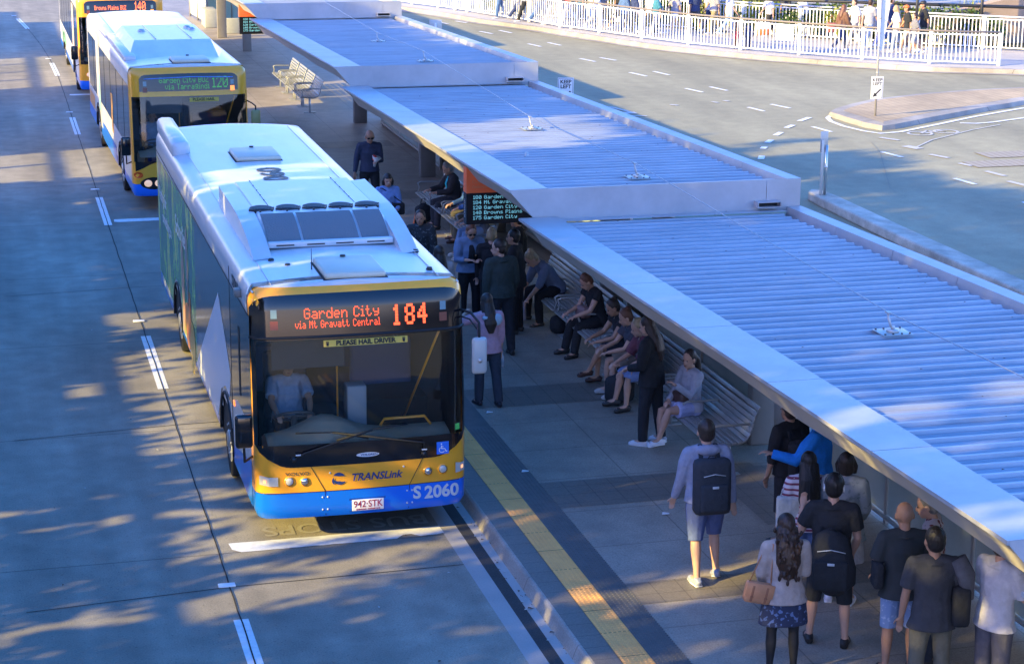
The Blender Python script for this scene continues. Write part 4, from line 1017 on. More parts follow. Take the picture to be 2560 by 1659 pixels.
# ================================================================== PEOPLE
def cloth(name, col, pattern=None, col2=None):
    col = tuple(c*.92+.014 for c in col)  # lifts dark cloth, standing in for fill light in the shade
    key = 'cloth_'+name
    if key in MATS: return MATS[key]
    if pattern is None: return mat(key, col, .85, noise=.16, nscale=14, bump=1.0, bscale=11, spec=.25)
    m = bpy.data.materials.new(key); m.use_nodes = True; t = m.node_tree; b = t.nodes['Principled BSDF']; b.inputs['Roughness'].default_value = .85
    tc = t.nodes.new('ShaderNodeTexCoord')
    if pattern == 'stripe':
        w = t.nodes.new('ShaderNodeTexWave'); w.bands_direction = 'Z'; w.inputs['Scale'].default_value = 5.2; w.inputs['Distortion'].default_value = .4
        t.links.new(tc.outputs['Object'], w.inputs['Vector']); src = w.outputs['Fac']; lo, hi = .62, .72
    elif pattern == 'spots':
        w = t.nodes.new('ShaderNodeTexVoronoi'); w.inputs['Scale'].default_value = 17; t.links.new(tc.outputs['Object'], w.inputs['Vector']); src = w.outputs['Distance']; lo, hi = .30, .42
    else:
        w = t.nodes.new('ShaderNodeTexNoise'); w.inputs['Scale'].default_value = 22; w.inputs['Detail'].default_value = 3; t.links.new(tc.outputs['Object'], w.inputs['Vector']); src = w.outputs['Fac']; lo, hi = .56, .62
    mr = t.nodes.new('ShaderNodeMapRange'); mr.inputs[1].default_value = lo; mr.inputs[2].default_value = hi; t.links.new(src, mr.inputs[0])
    mx = t.nodes.new('ShaderNodeMix'); mx.data_type = 'RGBA'; mx.inputs['A'].default_value = (*col, 1); mx.inputs['B'].default_value = (*col2, 1)
    t.links.new(mr.outputs[0], mx.inputs['Factor']); t.links.new(mx.outputs['Result'], b.inputs['Base Color']); MATS[key] = m; return m
SK = {'l': mat('skin_light', (.52, .30, .21), .5, noise=.06, nscale=20), 'm': mat('skin_medium', (.40, .22, .14), .5, noise=.06, nscale=20), 'd': mat('skin_dark', (.10, .055, .04), .5)}
HR = {k: mat('hair_'+k, c, .45, noise=.35, nscale=30, bump=.6, bscale=45, stretch=(1, 1, .2)) for k, c in {'black': (.012, .010, .010), 'brown': (.040, .020, .012), 'auburn': (.14, .055, .028), 'blond': (.38, .27, .14), 'dark': (.028, .018, .013), 'grey': (.22, .21, .20)}.items()}
M_eye = mat('eye_dark', (.02, .015, .012), .3); M_lip = mat('lips', (.32, .11, .09), .5)

def V3(x, y, z): return Vector((x, y, z))
def dirv(fwd, out, side): 
    f, o = R(fwd), R(out); return V3(side*math.sin(o), math.sin(f)*math.cos(o), -math.cos(f)*math.cos(o))
STAND = dict(lean=2, la=((4, 9), (14, 4)), ra=((4, 9), (14, 4)), ll=(1, 3, 2), rl=(-1, 3, 2))
def P_(**k): d = dict(STAND); d.update(k); return d
def skeleton(H, pose, sit=None):
    J = {}; le = R(pose.get('lean', 2)); hipw = .052*H
    th, sh = .245*H, .246*H
    T = Matrix.Rotation(-le, 3, 'X')
    legs = {}
    for nm, sd in (('l', -1), ('r', 1)):
        f, o, k = pose[nm+'l'][:3]; tw = pose[nm+'l'][3] if len(pose[nm+'l']) > 3 else 0
        d1 = dirv(f, o, sd); d2 = dirv(f-k, o*.4+tw, sd)
        legs[nm] = (V3(sd*hipw, 0, 0), V3(sd*hipw, 0, 0)+d1*th, V3(sd*hipw, 0, 0)+d1*th+d2*sh)
    if sit is None: pz = max(.039*H - legs[n_][2].z for n_ in 'lr')
    else: pz = sit
    P0 = V3(0, 0, pz)
    for n_ in 'lr': J['hip'+n_], J['kn'+n_], J['an'+n_] = [p+P0 for p in legs[n_]]
    up = T @ V3(0, 0, 1); fw = T @ V3(0, 1, 0)
    # spine curves a bit for big leans
    cv = pose.get('curve', 0)
    def spine(t): # t = height over pelvis in H
        a = le+R(cv)*t/.3; return P0+V3(0, math.sin((le+a)/2), math.cos((le+a)/2))*t*H
    J['pel'] = P0; J['waist'] = spine(.09); J['chest'] = spine(.205); J['sho'] = spine(.275); J['neck'] = spine(.305)
    a = le+R(cv); T2 = Matrix.Rotation(-a, 3, 'X'); J['T2'] = T2
    hp = R(pose.get('hp', 0)); hy = R(pose.get('hy', 0))
    HM = Matrix.Rotation(-hy, 3, 'Z') @ Matrix.Rotation(-(a*.4+hp), 3, 'X'); J['HM'] = HM
    J['hbase'] = J['neck']+(T2 @ V3(0, .012*H, .025*H)); J['head'] = J['hbase']+HM @ V3(0, .012*H, .065*H)
    J['top'] = J['head']+HM @ V3(0, 0, .068*H)
    for n_, sd in (('l', -1), ('r', 1)):
        s = J['sho']+T2 @ V3(sd*.107*H*pose.get('sw', 1), 0, 0); (f1, o1), (f2, o2) = pose[n_+'a']
        e = s+dirv(f1, o1, sd)*.172*H; w = e+dirv(f2, o2, sd)*.150*H
        J['s'+n_], J['e'+n_], J['w'+n_] = s, e, w
    return J
def add_hand(mb, w, e, H, sd, curl=25, fine=True):
    d = (w-e).normalized(); side_ = d.cross(V3(0, 1, 0) if abs(d.z) > .6 else V3(0, 0, 1)); side_ = side_.normalized() if side_.length > .01 else V3(1, 0, 0)
    nrm = d.cross(side_).normalized(); h = H/1.75
    mb.tube([w-d*.02*h, w+d*.03*h, w+d*.075*h, w+d*.09*h], [.024*h, .036*h, .040*h, .034*h], 8, ry=[.018*h, .018*h, .016*h, .013*h], hint=side_)
    for i, L in enumerate((.068, .078, .072, .056)):
        b = w+d*.085*h+side_*(-.027+.018*i)*h; c1, c2 = R(curl), R(curl*2)
        p1 = b+(d*math.cos(c1)+nrm*math.sin(c1))*L*.5*h; p2 = p1+(d*math.cos(c2)+nrm*math.sin(c2))*L*.5*h
        mb.tube([b-d*.01*h, b, p1, p2], [.0085*h, .009*h, .0085*h, .0065*h], 6)
    b = w+d*.025*h-side_*.03*h; p1 = b+(d*.6-side_*.7+nrm*.3).normalized()*.035*h; p2 = p1+(d*.9-side_*.2+nrm*.4).normalized()*.03*h
    mb.tube([b, p1, p2], [.012*h, .0105*h, .008*h], 6)
def shoe_pts(J, n_, H, pose):
    a = J['an'+n_]; k = J['kn'+n_]; d = (a-k).normalized(); f = pose['%sl' % n_][0]-pose['%sl' % n_][2]
    toe = R(pose.get('toe'+n_, 0)); fd = V3(0, math.cos(toe), math.sin(toe))
    # feet turned a little out
    fd = Matrix.Rotation(R(-8 if n_ == 'r' else 8), 3, 'Z') @ fd
    return a, fd
def person(label, loc, H, heading, pose, top, bottom, hair, skin='l', shoes=(.03, .03, .03), sit=None, by='head', z0=.15, fine=True, group=None, fat=1.09, fem=False, glasses=False, cap=None, noface=False):
    """top = (kind, material, sleeve 0..1, hem), bottom = (kind, material, length 0..1), hair = (style, colour) or None"""
    J = skeleton(H, pose, sit); rz = R(-heading); RM = Matrix.Rotation(rz, 3, 'Z')
    if by == 'head':
        w = U(loc[0], loc[1], z0+J['top'].z); o = RM @ V3(J['top'].x, J['top'].y, 0); base = V3(w.x-o.x, w.y-o.y, z0)
    elif by == 'feet':
        w = U(loc[0], loc[1], z0); o = RM @ V3(0, (J['anl'].y+J['anr'].y)/2, 0); base = V3(w.x-o.x, w.y-o.y, z0)
    else: base = V3(loc[0], loc[1], z0)
    root = thing('person', label, 'person', base, rz, group)
    h = H; hs = H*1.10; vx = .0095 if fine else .018; vc = .012 if fine else .02
    hipr, war = (.098, .076) if fem else (.090, .083)
    hipr *= fat; war *= fat; cx = (.088 if fem else .098)*fat**.5
    HM = J['HM']
    hint = V3(1, 0, 0)
    def torso(mb, ad, top_z=True, hem=0.0, sleeve_sh=True):
        hem = max(-.02, hem-.04)
        p0 = J['pel']; dn = V3(0, 0, -1)
        pts = [p0+dn*(.034+hem)*h, p0+dn*.02*h, J['pel']+V3(0, 0, .02*h), J['waist'], J['chest'], J['sho']-(J['T2'] @ V3(0, 0, .012*h)), J['sho']+(J['T2'] @ V3(0, 0, .012*h))]
        rx = [(hipr*.93*h if not ad else (hipr+.024+max(0, hem)*.2)*h+ad), hipr*h+ad*1.9, hipr*h+ad*1.8, war*h+ad*1.3, cx*h+ad, (.108 if not fem else .096)*h*pose.get('sw', 1)+ad*.6, .07*h]
        ry = [(.055 if not ad else .078)*h*fat+ad, .064*h*fat+ad*1.8, .062*h*fat+ad*1.8, .054*h*fat+ad*1.3, (.066 if not fem else .068)*h*fat**.5+ad, .048*h+ad*.6, .032*h]
        mb.tube(pts, rx, 14, ry=ry, hint=hint)
        mb.tube([J['sho'], J['neck']+(J['T2'] @ V3(0, .004*h, -.004*h if ad else .004*h))], [.060*h+ad*.5, .036*h+ad*.6], 10)
        mb.tube([J['sl'], J['sho']+J['T2'] @ V3(-.05*h, 0, .010*h), J['sho']+J['T2'] @ V3(.05*h, 0, .010*h), J['sr']], [.032*h+ad*.7, .036*h+ad*.8, .036*h+ad*.8, .032*h+ad*.7], 10)
        for q in (J['sl'], J['sr']): mb.tube([q, (q+J['chest'])/2+(J['chest']-J['sho'])*.35, J['chest']+(q-J['sho'])*.45], [.034*h+ad*.6, .050*h+ad*.7, .045*h+ad*.6], 10)
    # --- body: one continuous skin
    b = MB()
    torso(b, 0)
    b.tube([J['sho'], J['neck'], J['hbase']+HM @ V3(0, .0, .03*h)], [.036*h, .032*h, .031*h], 10)
    hc = J['head']
    b.ell(hc+HM @ V3(0, -.006*hs, .012*hs), .044*hs, .053*hs, .055*hs, M=HM, n=16, m=12)
    b.ell(hc+HM @ V3(0, .010*hs, -.026*hs), .034*hs, .040*hs, .042*hs, M=HM, n=14, m=10)
    b.ell(hc+HM @ V3(0, .050*hs, -.016*hs), .0085*hs, .012*hs, .014*hs, M=HM, n=8, m=6)
    b.ell(hc+HM @ V3(0, .030*hs, -.055*hs), .018*hs, .014*hs, .012*hs, M=HM, n=8, m=6)
    for sd in (-1, 1): b.ell(hc+HM @ V3(sd*.045*hs, -.004*hs, -.008*hs), .007*hs, .012*hs, .018*hs, M=HM, n=8, m=6)
    for n_, sd in (('l', -1), ('r', 1)):
        s, e, w = J['s'+n_], J['e'+n_], J['w'+n_]
        b.tube([J['sho']+(s-J['sho'])*.5, s, s+(e-s)*.35, e, e+(w-e)*.3, w], [.035*h, .032*h*fat, .028*h*fat, .0225*h, .0235*h, .0155*h], 9)
        b.ell(s, .034*h, .034*h, .034*h, n=8, m=6)
        add_hand(b, w, e, h, sd, pose.get('curl', 28))
        hp_, kn, an = J['hip'+n_], J['kn'+n_], J['an'+n_]
        lf = fat if not fem else fat*1.0
        b.tube([hp_+V3(0, 0, .02*h), hp_+(kn-hp_)*.2, hp_+(kn-hp_)*.6, kn, kn+(an-kn)*.3, kn+(an-kn)*.75, an], [.040*h*lf, .046*h*lf, .040*h*lf, .031*h, .033*h, .022*h, .020*h], 10)
        a, fd = shoe_pts(J, n_, h, pose)
        b.tube([a-fd*.03*h-V3(0, 0, .014*h), a+fd*.03*h-V3(0, 0, .012*h), a+fd*.09*h-V3(0, 0, .024*h)], [.020*h, .024*h, .019*h], 8)
    body = remesh(b, 'body', SK[skin], root, vx, 2)
    # --- top
    kind, tm, sl, hem = top; ad = .016 if kind != 'jacket' else .026
    b = MB(); torso(b, ad, hem=hem)
    for n_ in 'lr':
        s, e, w = J['s'+n_], J['e'+n_], J['w'+n_]
        b.ell(s, .036*h+ad*.7, .036*h+ad*.7, .036*h+ad*.7, n=10, m=8)
        if sl > 0:
            tot = sl*((e-s).length+(w-e).length); l1 = (e-s).length; loose = ad*(1.1 if sl > .6 else 1.5)
            p = [s, s+(e-s)*.4]; r = [.035*h*fat**.5+loose*.6, .031*h*fat+loose]
            if tot <= l1: p.append(s+(e-s)*min(1, tot/l1)); r.append(.028*h*fat+loose*1.2)
            else: p += [e, e+(w-e)*min(1, (tot-l1)/((w-e).length))]; r += [.026*h+loose, .018*h+loose*.8]
            b.tube(p, r, 9)
    if kind == 'hood':
        b.tube([J['neck']+J['T2'] @ V3(0, .02*h, .0), J['neck']+J['T2'] @ V3(0, -.02*h, .006*h)], [.03*h, .03*h], 8)
        b.ell(J['neck']+J['T2'] @ V3(0, -.045*h, -.008*h), .075*h, .032*h, .034*h, M=J['T2'], n=12, m=8)
        for sd in (-1, 1): b.ell(J['neck']+J['T2'] @ V3(sd*.045*h, -.01*h, .002*h), .022*h, .04*h, .02*h, M=J['T2'], n=8, m=6)
    if kind in ('collar', 'jacket'):
        b.tube([J['neck']-J['T2'] @ V3(0, 0, .012*h), J['neck']+J['T2'] @ V3(0, 0, .012*h)], [.046*h, .041*h], 10)
    remesh(b, {'jacket': 'jacket', 'hood': 'hooded_top', 'collar': 'shirt'}.get(kind, 'top'), tm, root, vc, 3)
    # --- bottom
    kind, bmt, ln = bottom; b = MB()
    adb = .014
    if kind in ('trousers', 'shorts'):
        p0 = J['pel']; b.tube([p0-V3(0, 0, .055*h), p0-V3(0, 0, .02*h), p0+V3(0, 0, .02*h), p0+(J['waist']-p0)*.55], [.085*h*fat+adb, hipr*h+adb, hipr*h+adb, (war+.006)*h+adb*.6], 14, ry=[.055*h+adb, .064*h*fat+adb, .062*h*fat+adb, .056*h*fat+adb*.6], hint=hint)
        lo = .006 if kind == 'trousers' else .018
        for n_ in 'lr':
            hp_, kn, an = J['hip'+n_], J['kn'+n_], J['an'+n_]; l1, l2 = (kn-hp_).length, (an-kn).length; tot = ln*(l1+l2)
            p = [hp_+V3(0, 0, .0), hp_+(kn-hp_)*.25]; r = [.044*h*fat+adb, .050*h*fat+adb]
            if tot <= l1: p.append(hp_+(kn-hp_)*(tot/l1)); r.append(.046*h*fat+adb+lo)
            else:
                t2 = min(1, (tot-l1)/l2); p += [hp_+(kn-hp_)*.6, kn, kn+(an-kn)*min(.35, t2)]; r += [.042*h*fat+adb, .034*h+adb+lo*.5, .034*h+adb+lo*.5]
                if t2 > .4: p += [kn+(an-kn)*t2]; r += [.026*h+adb+lo]
            b.tube(p, r, 10)
    else:   # skirt
        hp_ = (J['hipl']+J['hipr'])/2; kn = (J['knl']+J['knr'])/2; an = (J['anl']+J['anr'])/2
        sp = abs(J['knl'].x-J['knr'].x)/2
        p = [J['pel']+(J['waist']-J['pel'])*.5, J['pel'], hp_+(kn-hp_)*.3, hp_+(kn-hp_)*min(1, ln*2)]
        fl = .02 if sit is None else 0
        b.tube(p, [(war+.01)*h+adb, hipr*h+adb, (hipr+fl)*h+adb, max(sp+.045*h, (hipr+fl*1.8)*h)+adb], 16, ry=[.058*h+adb, .068*h+adb, .070*h+adb, (.072 if sit is None else .055)*h+adb], hint=hint)
        if ln > .5: b.tube([p[-1], kn+(an-kn)*min(1, ln*2-1)], [(hipr+fl*1.5)*h, (hipr+fl*1.5)*h], 16, ry=[.07*h, .06*h], hint=hint)
        kind = 'skirt'
    remesh(b, kind, bmt, root, vc, 3)
    # --- shoes (each one) with sole
    smt = mat('shoe_%02d_%02d_%02d' % tuple(int(c*99) for c in shoes), shoes, .5)
    for n_ in 'lr':
        a, fd = shoe_pts(J, n_, h, pose); dn = V3(0, 0, -1)
        b = MB(); b.tube([a-fd*.035*h+V3(0, 0, .0), a-fd*.03*h+dn*.022*h, a+fd*.02*h+dn*.018*h, a+fd*.075*h+dn*.025*h, a+fd*.108*h+dn*.031*h], [.018*h, .024*h, .026*h, .026*h, .014*h], 8)
        b.tube([a+V3(0, 0, .012*h)-fd*.012*h, a+dn*.02*h-fd*.008*h], [.024*h, .027*h], 8)
        s_ = remesh(b, 'shoe', smt, root, .010 if fine else .018, 1)
        if fine and shoes[0] > .3 or fine and shoes[2] > .15:
            m = MB(); z = dn*.036*h
            m.tube([a-fd*.04*h+z, a+fd*.03*h+z, a+fd*.105*h+z], [.024*h, .029*h, .018*h], 10, ry=[.006, .006, .006], hint=fd.cross(V3(0, 0, 1))); m.build('sole', M_white, s_)
    # --- hair
    if hair:
        st, hcn = hair; b = MB(); hm = HR[hcn]; c = hc
        # cap of hair
        b.ell(c+HM @ V3(0, -.014*hs, .018*hs), .049*hs, .054*hs, .058*hs, M=HM, n=14, m=10)
        b.ell(c+HM @ V3(0, -.028*hs, -.006*hs), .046*hs, .036*hs, .048*hs, M=HM, n=12, m=8)
        if st in ('long', 'verylong', 'curly'):
            L = {'long': .17, 'verylong': .27, 'curly': .20}[st]; T2 = J['T2']
            s0 = c+HM @ V3(0, -.03*h, .0); p1 = J['neck']+T2 @ V3(0, -.055*h, -.01*h); p2 = J['neck']+T2 @ V3(0, -.082*h, -.09*h); p3 = p1+(p2-p1)*(L/.09)
            p3 = J['neck']+T2 @ V3(0, -.078*h, -L*h)
            k = 1.4 if st == 'curly' else (1.35 if st == 'verylong' else 1.1)
            b.tube([s0, p1, (p1+p3)/2+T2 @ V3(0, -.008*h, 0), p3], [.048*h*k, .052*h*k, .054*h*k, .022*h*k], 12, ry=[.04*h, .028*h*k, .024*h*k, .012*h], hint=hint)
            for sd in (-1, 1):
                q0 = c+HM @ V3(sd*.044*h, -.008*h, -.0*h); q1 = J['neck']+T2 @ V3(sd*.048*h, -.03*h, .0)
                b.tube([q0, q1, q1+T2 @ V3(0, -.045*h, -.07*h)], [.014*h, .016*h*k, .010*h], 8)
            if st == 'curly':
                rr = random.Random(int(h*1000))
                for i in range(90):
                    t = rr.random(); q = s0+(p1-s0)*min(1, t*2) if t < .5 else p1+(p3-p1)*((t-.5)*2)
                    b.ell(q+V3(rr.uniform(-.075, .075)*h*(1.1-t*.35), rr.uniform(-.05, .012)*h, rr.uniform(-.03, .02)*h), .011*h, .011*h, .019*h, n=6, m=5)
        if st == 'bob':
            for sd in (-1, 1): b.tube([c+HM @ V3(sd*.036*hs, -.006*hs, .03*hs), c+HM @ V3(sd*.049*hs, -.002*hs, -.01*hs), c+HM @ V3(sd*.045*hs, .0, -.052*hs)], [.014*hs, .019*hs, .016*hs], 8)
            b.ell(c+HM @ V3(0, -.03*hs, -.025*hs), .05*hs, .03*hs, .045*hs, M=HM, n=12, m=8); b.ell(c+HM @ V3(0, .03*hs, .038*hs), .036*hs, .016*hs, .014*hs, M=HM, n=10, m=6)
        if st == 'bun': b.ell(c+HM @ V3(0, -.045*hs, .055*hs), .027*hs, .027*hs, .024*hs, M=HM, n=10, m=8)
        if st == 'ponytail':
            q0 = c+HM @ V3(0, -.055*hs, .02*hs); b.tube([q0, q0+V3(0, -.035*hs, -.04*hs), q0+V3(0, -.05*hs, -.13*hs), q0+V3(0, -.045*hs, -.26*hs)], [.018*hs, .026*hs, .024*hs, .008*hs], 8)
        ho = remesh(b, 'hair', hm, root, .009 if fine else .017, 1)
    if cap:
        b = MB(); b.ell(hc+HM @ V3(0, -.004*hs, .028*hs), .052*hs, .060*hs, .045*hs, M=HM, n=14, m=8); cp = b.build('cap', cap, root)
        b = MB(); b.tube([hc+HM @ V3(0, .04*hs, .030*hs), hc+HM @ V3(0, .085*hs, .022*hs)], [.04*hs, .028*hs], 10, ry=[.004, .004], hint=HM @ V3(1, 0, 0)); b.build('cap_brim', cap, cp)
    if not noface:
        b = MB()
        for sd in (-1, 1): b.ell(hc+HM @ V3(sd*.0175*hs, .0445*hs, -.001*hs), .0065*hs, .004*hs, .0042*hs, M=HM, n=8, m=6)
        b.build('eyes', M_eye, root)
        b = MB(); b.ell(hc+HM @ V3(0, .0462*hs, -.040*hs), .0135*hs, .004*hs, .0038*hs, M=HM, n=8, m=6); b.build('mouth', M_lip, root)
    if glasses:
        b = MB()
        for sd in (-1, 1): b.ell(hc+HM @ V3(sd*.019*hs, .050*hs, .0*hs), .0165*hs, .005*hs, .0115*hs, M=HM, n=10, m=6); b.tube([hc+HM @ V3(sd*.035*hs, .046*hs, .003*hs), hc+HM @ V3(sd*.047*hs, .0, .002*hs)], .003, 5)
        b.build('sunglasses', M_bk, root)
    root['_'] = 1; del root['_']
    INFO[root.name] = (J, base, rz, h)
    return root
INFO = {}
def held(root, name, label, cat, parts, group=None):
    "a separate thing laid out in the frame of the person it belongs to; parts = [(name, builder-MB, material)]"
    J, base, rz, h = INFO[root.name]
    t = thing(name, label, cat, base, rz, group)
    for nm, mb, mm in parts: mb.build(nm, mm, t, fixn=True)
    return t
def backpack(root, label, colr, w=.32, hgt=.46, d=.17, name='backpack', soft=False, dz=0.0):
    J, base, rz, h = INFO[root.name]; T2 = J['T2']; c = J['sho']+T2 @ V3(0, -.115-d/2, -.20*h*.9+dz)
    M4 = Matrix.Translation(c) @ T2.to_4x4()
    m1 = MB()
    if soft: m1.tube([M4 @ V3(.01, .02, hgt*.5), M4 @ V3(0, .01, hgt*.42), M4 @ V3(.0, -.01, hgt*.2), M4 @ V3(.02, -.04, -.1*hgt), M4 @ V3(.03, -.05, -.34*hgt), M4 @ V3(.03, -.02, -.5*hgt)], [w*.16, w*.34, w*.42, w*.50, w*.48, w*.22], 16, ry=[d*.2, d*.36, d*.45, d*.58, d*.56, d*.3], hint=T2 @ V3(1, 0, 0))
    else: m1.bbox(-w/2, w/2, -d/2, d/2, -hgt/2, hgt/2, .06, M=M4)
    m2 = MB(); m2.bbox(-w*.38, w*.38, -d/2-.05, -d/2+.02, -hgt*.42, hgt*.08, .03, M=M4)
    m3 = MB()
    for sd in (-1, 1):
        m3.tube([M4 @ V3(sd*.10, d/2-.02, hgt*.42), J['sho']+T2 @ V3(sd*.085, -.03, .052*h), J['sho']+T2 @ V3(sd*.09, .065*h, -.01*h), J['sho']+T2 @ V3(sd*.105, .05*h, -.14*h), M4 @ V3(sd*.14, d/2-.03, -hgt*.35)], [.026]*5, 8, ry=[.008]*5, hint=T2 @ V3(1, 0, 0))
    m4 = MB(); m4.bbox(-.035, .035, -d/2-.058, -d/2-.045, .01, .035, .004, M=M4); m4.tube([M4 @ V3(-w*.3, -d/2-.01, hgt*.22), M4 @ V3(0, -d/2-.016, hgt*.26), M4 @ V3(w*.3, -d/2-.01, hgt*.22)], .005, 5)
    m5 = MB(); m5.tube([M4 @ V3(-.04, .02, hgt*.48), M4 @ V3(-.03, 0, hgt*.54), M4 @ V3(.03, 0, hgt*.54), M4 @ V3(.04, .02, hgt*.48)], .009, 6)
    return held(root, name, label, 'backpack', [('bag', m1, colr), ('front_pocket', m2, colr), ('shoulder_straps', m3, colr), ('buckle', m4, M_silv), ('handle', m5, colr)])

c_ = cloth
SIT = 0.545
def S_(**k): d = dict(lean=6, la=((35, 6), (75, -20)), ra=((35, 6), (75, -20)), ll=(84, 6, 84), rl=(84, 6, 84)); d.update(k); return d
WAIT = 'people waiting on the platform'
pp1 = person('bald man in sunglasses and navy shirt standing alone on the paving with a rolled paper', (925, 328), 1.80, 186, P_(ra=((-6, 14), (12, 8)), la=((6, 8), (95, -25)), ll=(6, 5, 4), rl=(-4, 5, 2), hp=16, hy=-6), ('collar', c_('navy_shirt', (.035, .045, .085)), .97, -.02), ('trousers', c_('black_trousers', (.014, .015, .02)), 1), None, 'm', glasses=True, group=WAIT)
pp2 = person('woman with dark bobbed hair in a light blue shirt with a dark strap across it', (970, 437), 1.62, 180, P_(la=((10, 10), (62, -28)), ra=((10, 10), (62, -28)), hp=8), ('collar', c_('light_blue_shirt', (.22, .36, .70)), .9, .03), ('trousers', c_('dark_trousers', (.02, .022, .03)), 1), ('bob', 'dark'), 'l', fem=True, group=WAIT)
pp3 = person('seated man with a turquoise tie and dark jacket, face cut by the canopy edge', (1112, 408), 1.74, -95, S_(lean=8, hp=22, la=((30, 5), (88, -10)), ra=((35, 8), (85, -12)), ll=(84, 10, 80), rl=(84, 8, 88)), ('jacket', c_('charcoal_jacket', (.03, .028, .035)), .95, 0), ('trousers', c_('charcoal_trousers', (.035, .035, .045)), 1), ('short', 'grey'), 'l', sit=SIT, group=WAIT)
pp4 = person('seated man in a denim blue shirt and olive trousers, head hidden behind the canopy edge', (1172, 428), 1.80, -92, S_(lean=10, la=((22, 12), (70, -20)), ra=((25, 6), (78, -14)), ll=(86, 12, 78), rl=(84, 6, 88)), ('collar', c_('denim_shirt', (.09, .22, .50)), .95, .02), ('trousers', c_('olive_trousers', (.13, .115, .075)), 1), ('short', 'brown'), 'l', (.06, .025, .018), sit=SIT, fat=1.1, group=WAIT)
pp5 = person('person with long black hair and dark patterned coat standing close to the bus side', (1050, 528), 1.66, 200, P_(), ('jacket', c_('dark_pattern', (.015, .02, .025), 'noise', (.10, .12, .13)), .95, .2), ('trousers', c_('black_leggings', (.01, .01, .013)), 1), ('long', 'black'), 'm', fem=True, group=WAIT)
pp5b = person('dark haired woman with a pale strap, mostly hidden behind the nearest bus', (1096, 616), 1.63, -10, P_(ra=((10, 10), (50, -10))), ('top', c_('pale_top', (.50, .42, .40)), .9, .04), ('trousers', MATS['cloth_dark_trousers'], 1), ('long', 'dark'), 'l', fem=True, group=WAIT)
pp6 = person('seated passenger in ripped pale jeans and white shoes, upper body behind the departure board', (1195, 475), 1.66, -95, S_(ll=(84, 6, 70), rl=(84, 10, 76)), ('top', c_('grey_tee', (.12, .13, .16)), .5, 0), ('trousers', c_('pale_jeans', (.20, .30, .48)), .93), ('long', 'brown'), 'l', (.55, .52, .48), sit=SIT, fem=True, group=WAIT)
pp7 = person('woman in sunglasses and open denim jacket looking at her phone', (1180, 565), 1.68, 178, P_(la=((16, 10), (98, -34)), ra=((16, 10), (98, -34)), hp=24), ('jacket', c_('denim_jacket', (.16, .24, .38)), .85, 0), ('trousers', MATS['cloth_black_leggings'], 1), ('short', 'auburn'), 'l', glasses=True, fem=True, group=WAIT)
pp8 = person('bearded man in a dark green jacket seen from behind, head turned left', (1243, 600), 1.82, -12, P_(la=((2, 8), (8, 2)), ra=((0, 9), (20, -4)), hy=-55, hp=6, ll=(4, 4, 6), rl=(-4, 4, 2)), ('jacket', c_('dark_green_jacket', (.028, .045, .04)), 1, .02), ('trousers', MATS['cloth_dark_trousers'], 1), ('short', 'dark'), 'l', group=WAIT)
pp8b = person('person with a tousled light bun standing just behind the man in green', (1230, 573), 1.62, 20, P_(hp=20), ('top', c_('black_top', (.012, .012, .015)), 1, .05), ('trousers', MATS['cloth_black_leggings'], 1), ('bun', 'blond'), 'l', fem=True, group=WAIT)
pp8c = person('person in black standing in deep shade behind the leaning man', (1282, 575), 1.70, -60, P_(), ('jacket', c_('black_coat', (.010, .010, .012)), 1, .08), ('trousers', MATS['cloth_black_leggings'], 1), ('short', 'black'), 'm', group=WAIT)
pp8d = person('passenger in black in deep shade right under the departure board', (1290, 532), 1.68, -80, P_(), ('jacket', MATS['cloth_black_coat'], 1, .04), ('trousers', MATS['cloth_dark_trousers'], 1), ('short', 'dark'), 'l', group=WAIT)
pp9 = person('woman in pink with a pale blue hood, one arm stretched towards the bus', (1215, 735), 1.62, -8, P_(la=((50, 55), (128, -45)), ra=((2, 8), (12, 4)), ll=(8, 3, 8), rl=(-8, 3, 4), hp=5), ('hood', c_('pink_top', (.50, .30, .36)), .8, .05), ('trousers', c_('dark_jeans', (.03, .04, .06)), 1), ('long', 'dark'), 'l', (.02, .02, .03), fem=True, group=WAIT)
pp10 = person('man with tied-up hair in a grey blue shirt leaning far forward on the bench', tuple(U(1392, 712, .75)[:2]), 1.80, -98, S_(lean=30, curve=12, la=((25, 6), (42, -4)), ra=((22, 10), (38, -4)), hp=28, ll=(82, 14, 84), rl=(84, 14, 84)), ('collar', c_('grey_blue_shirt', (.14, .17, .24)), .62, .02), ('trousers', MATS['cloth_black_leggings'], 1), ('bun', 'blond'), 'l', (.05, .04, .03), sit=SIT, group=WAIT, by='world')
pp11 = person('seated passenger with auburn hair, black top and a pale lap bag, black trousers and boots', (1455, 690), 1.70, -100, S_(lean=14, hp=30, ll=(82, 4, 72), rl=(82, 8, 70), la=((30, 4), (70, -15)), ra=((24, 8), (72, -15))), ('top', MATS['cloth_black_top'], .15, 0), ('trousers', c_('black_jeans', (.012, .013, .016)), 1), ('short', 'auburn'), 'l', (.02, .02, .02), sit=SIT, fem=True, group=WAIT)
pp12 = person('seated woman with bare crossed legs and a dark skirt, sandals on her feet', (1523, 752), 1.68, -92, S_(lean=16, hp=20, ll=(94, -6, 70, -12), rl=(84, 4, 84)), ('top', MATS['cloth_black_top'], .1, 0), ('skirt', c_('dark_skirt', (.02, .022, .035)), .42), ('bun', 'dark'), 'm', (.05, .02, .015), sit=SIT, fem=True, group=WAIT)
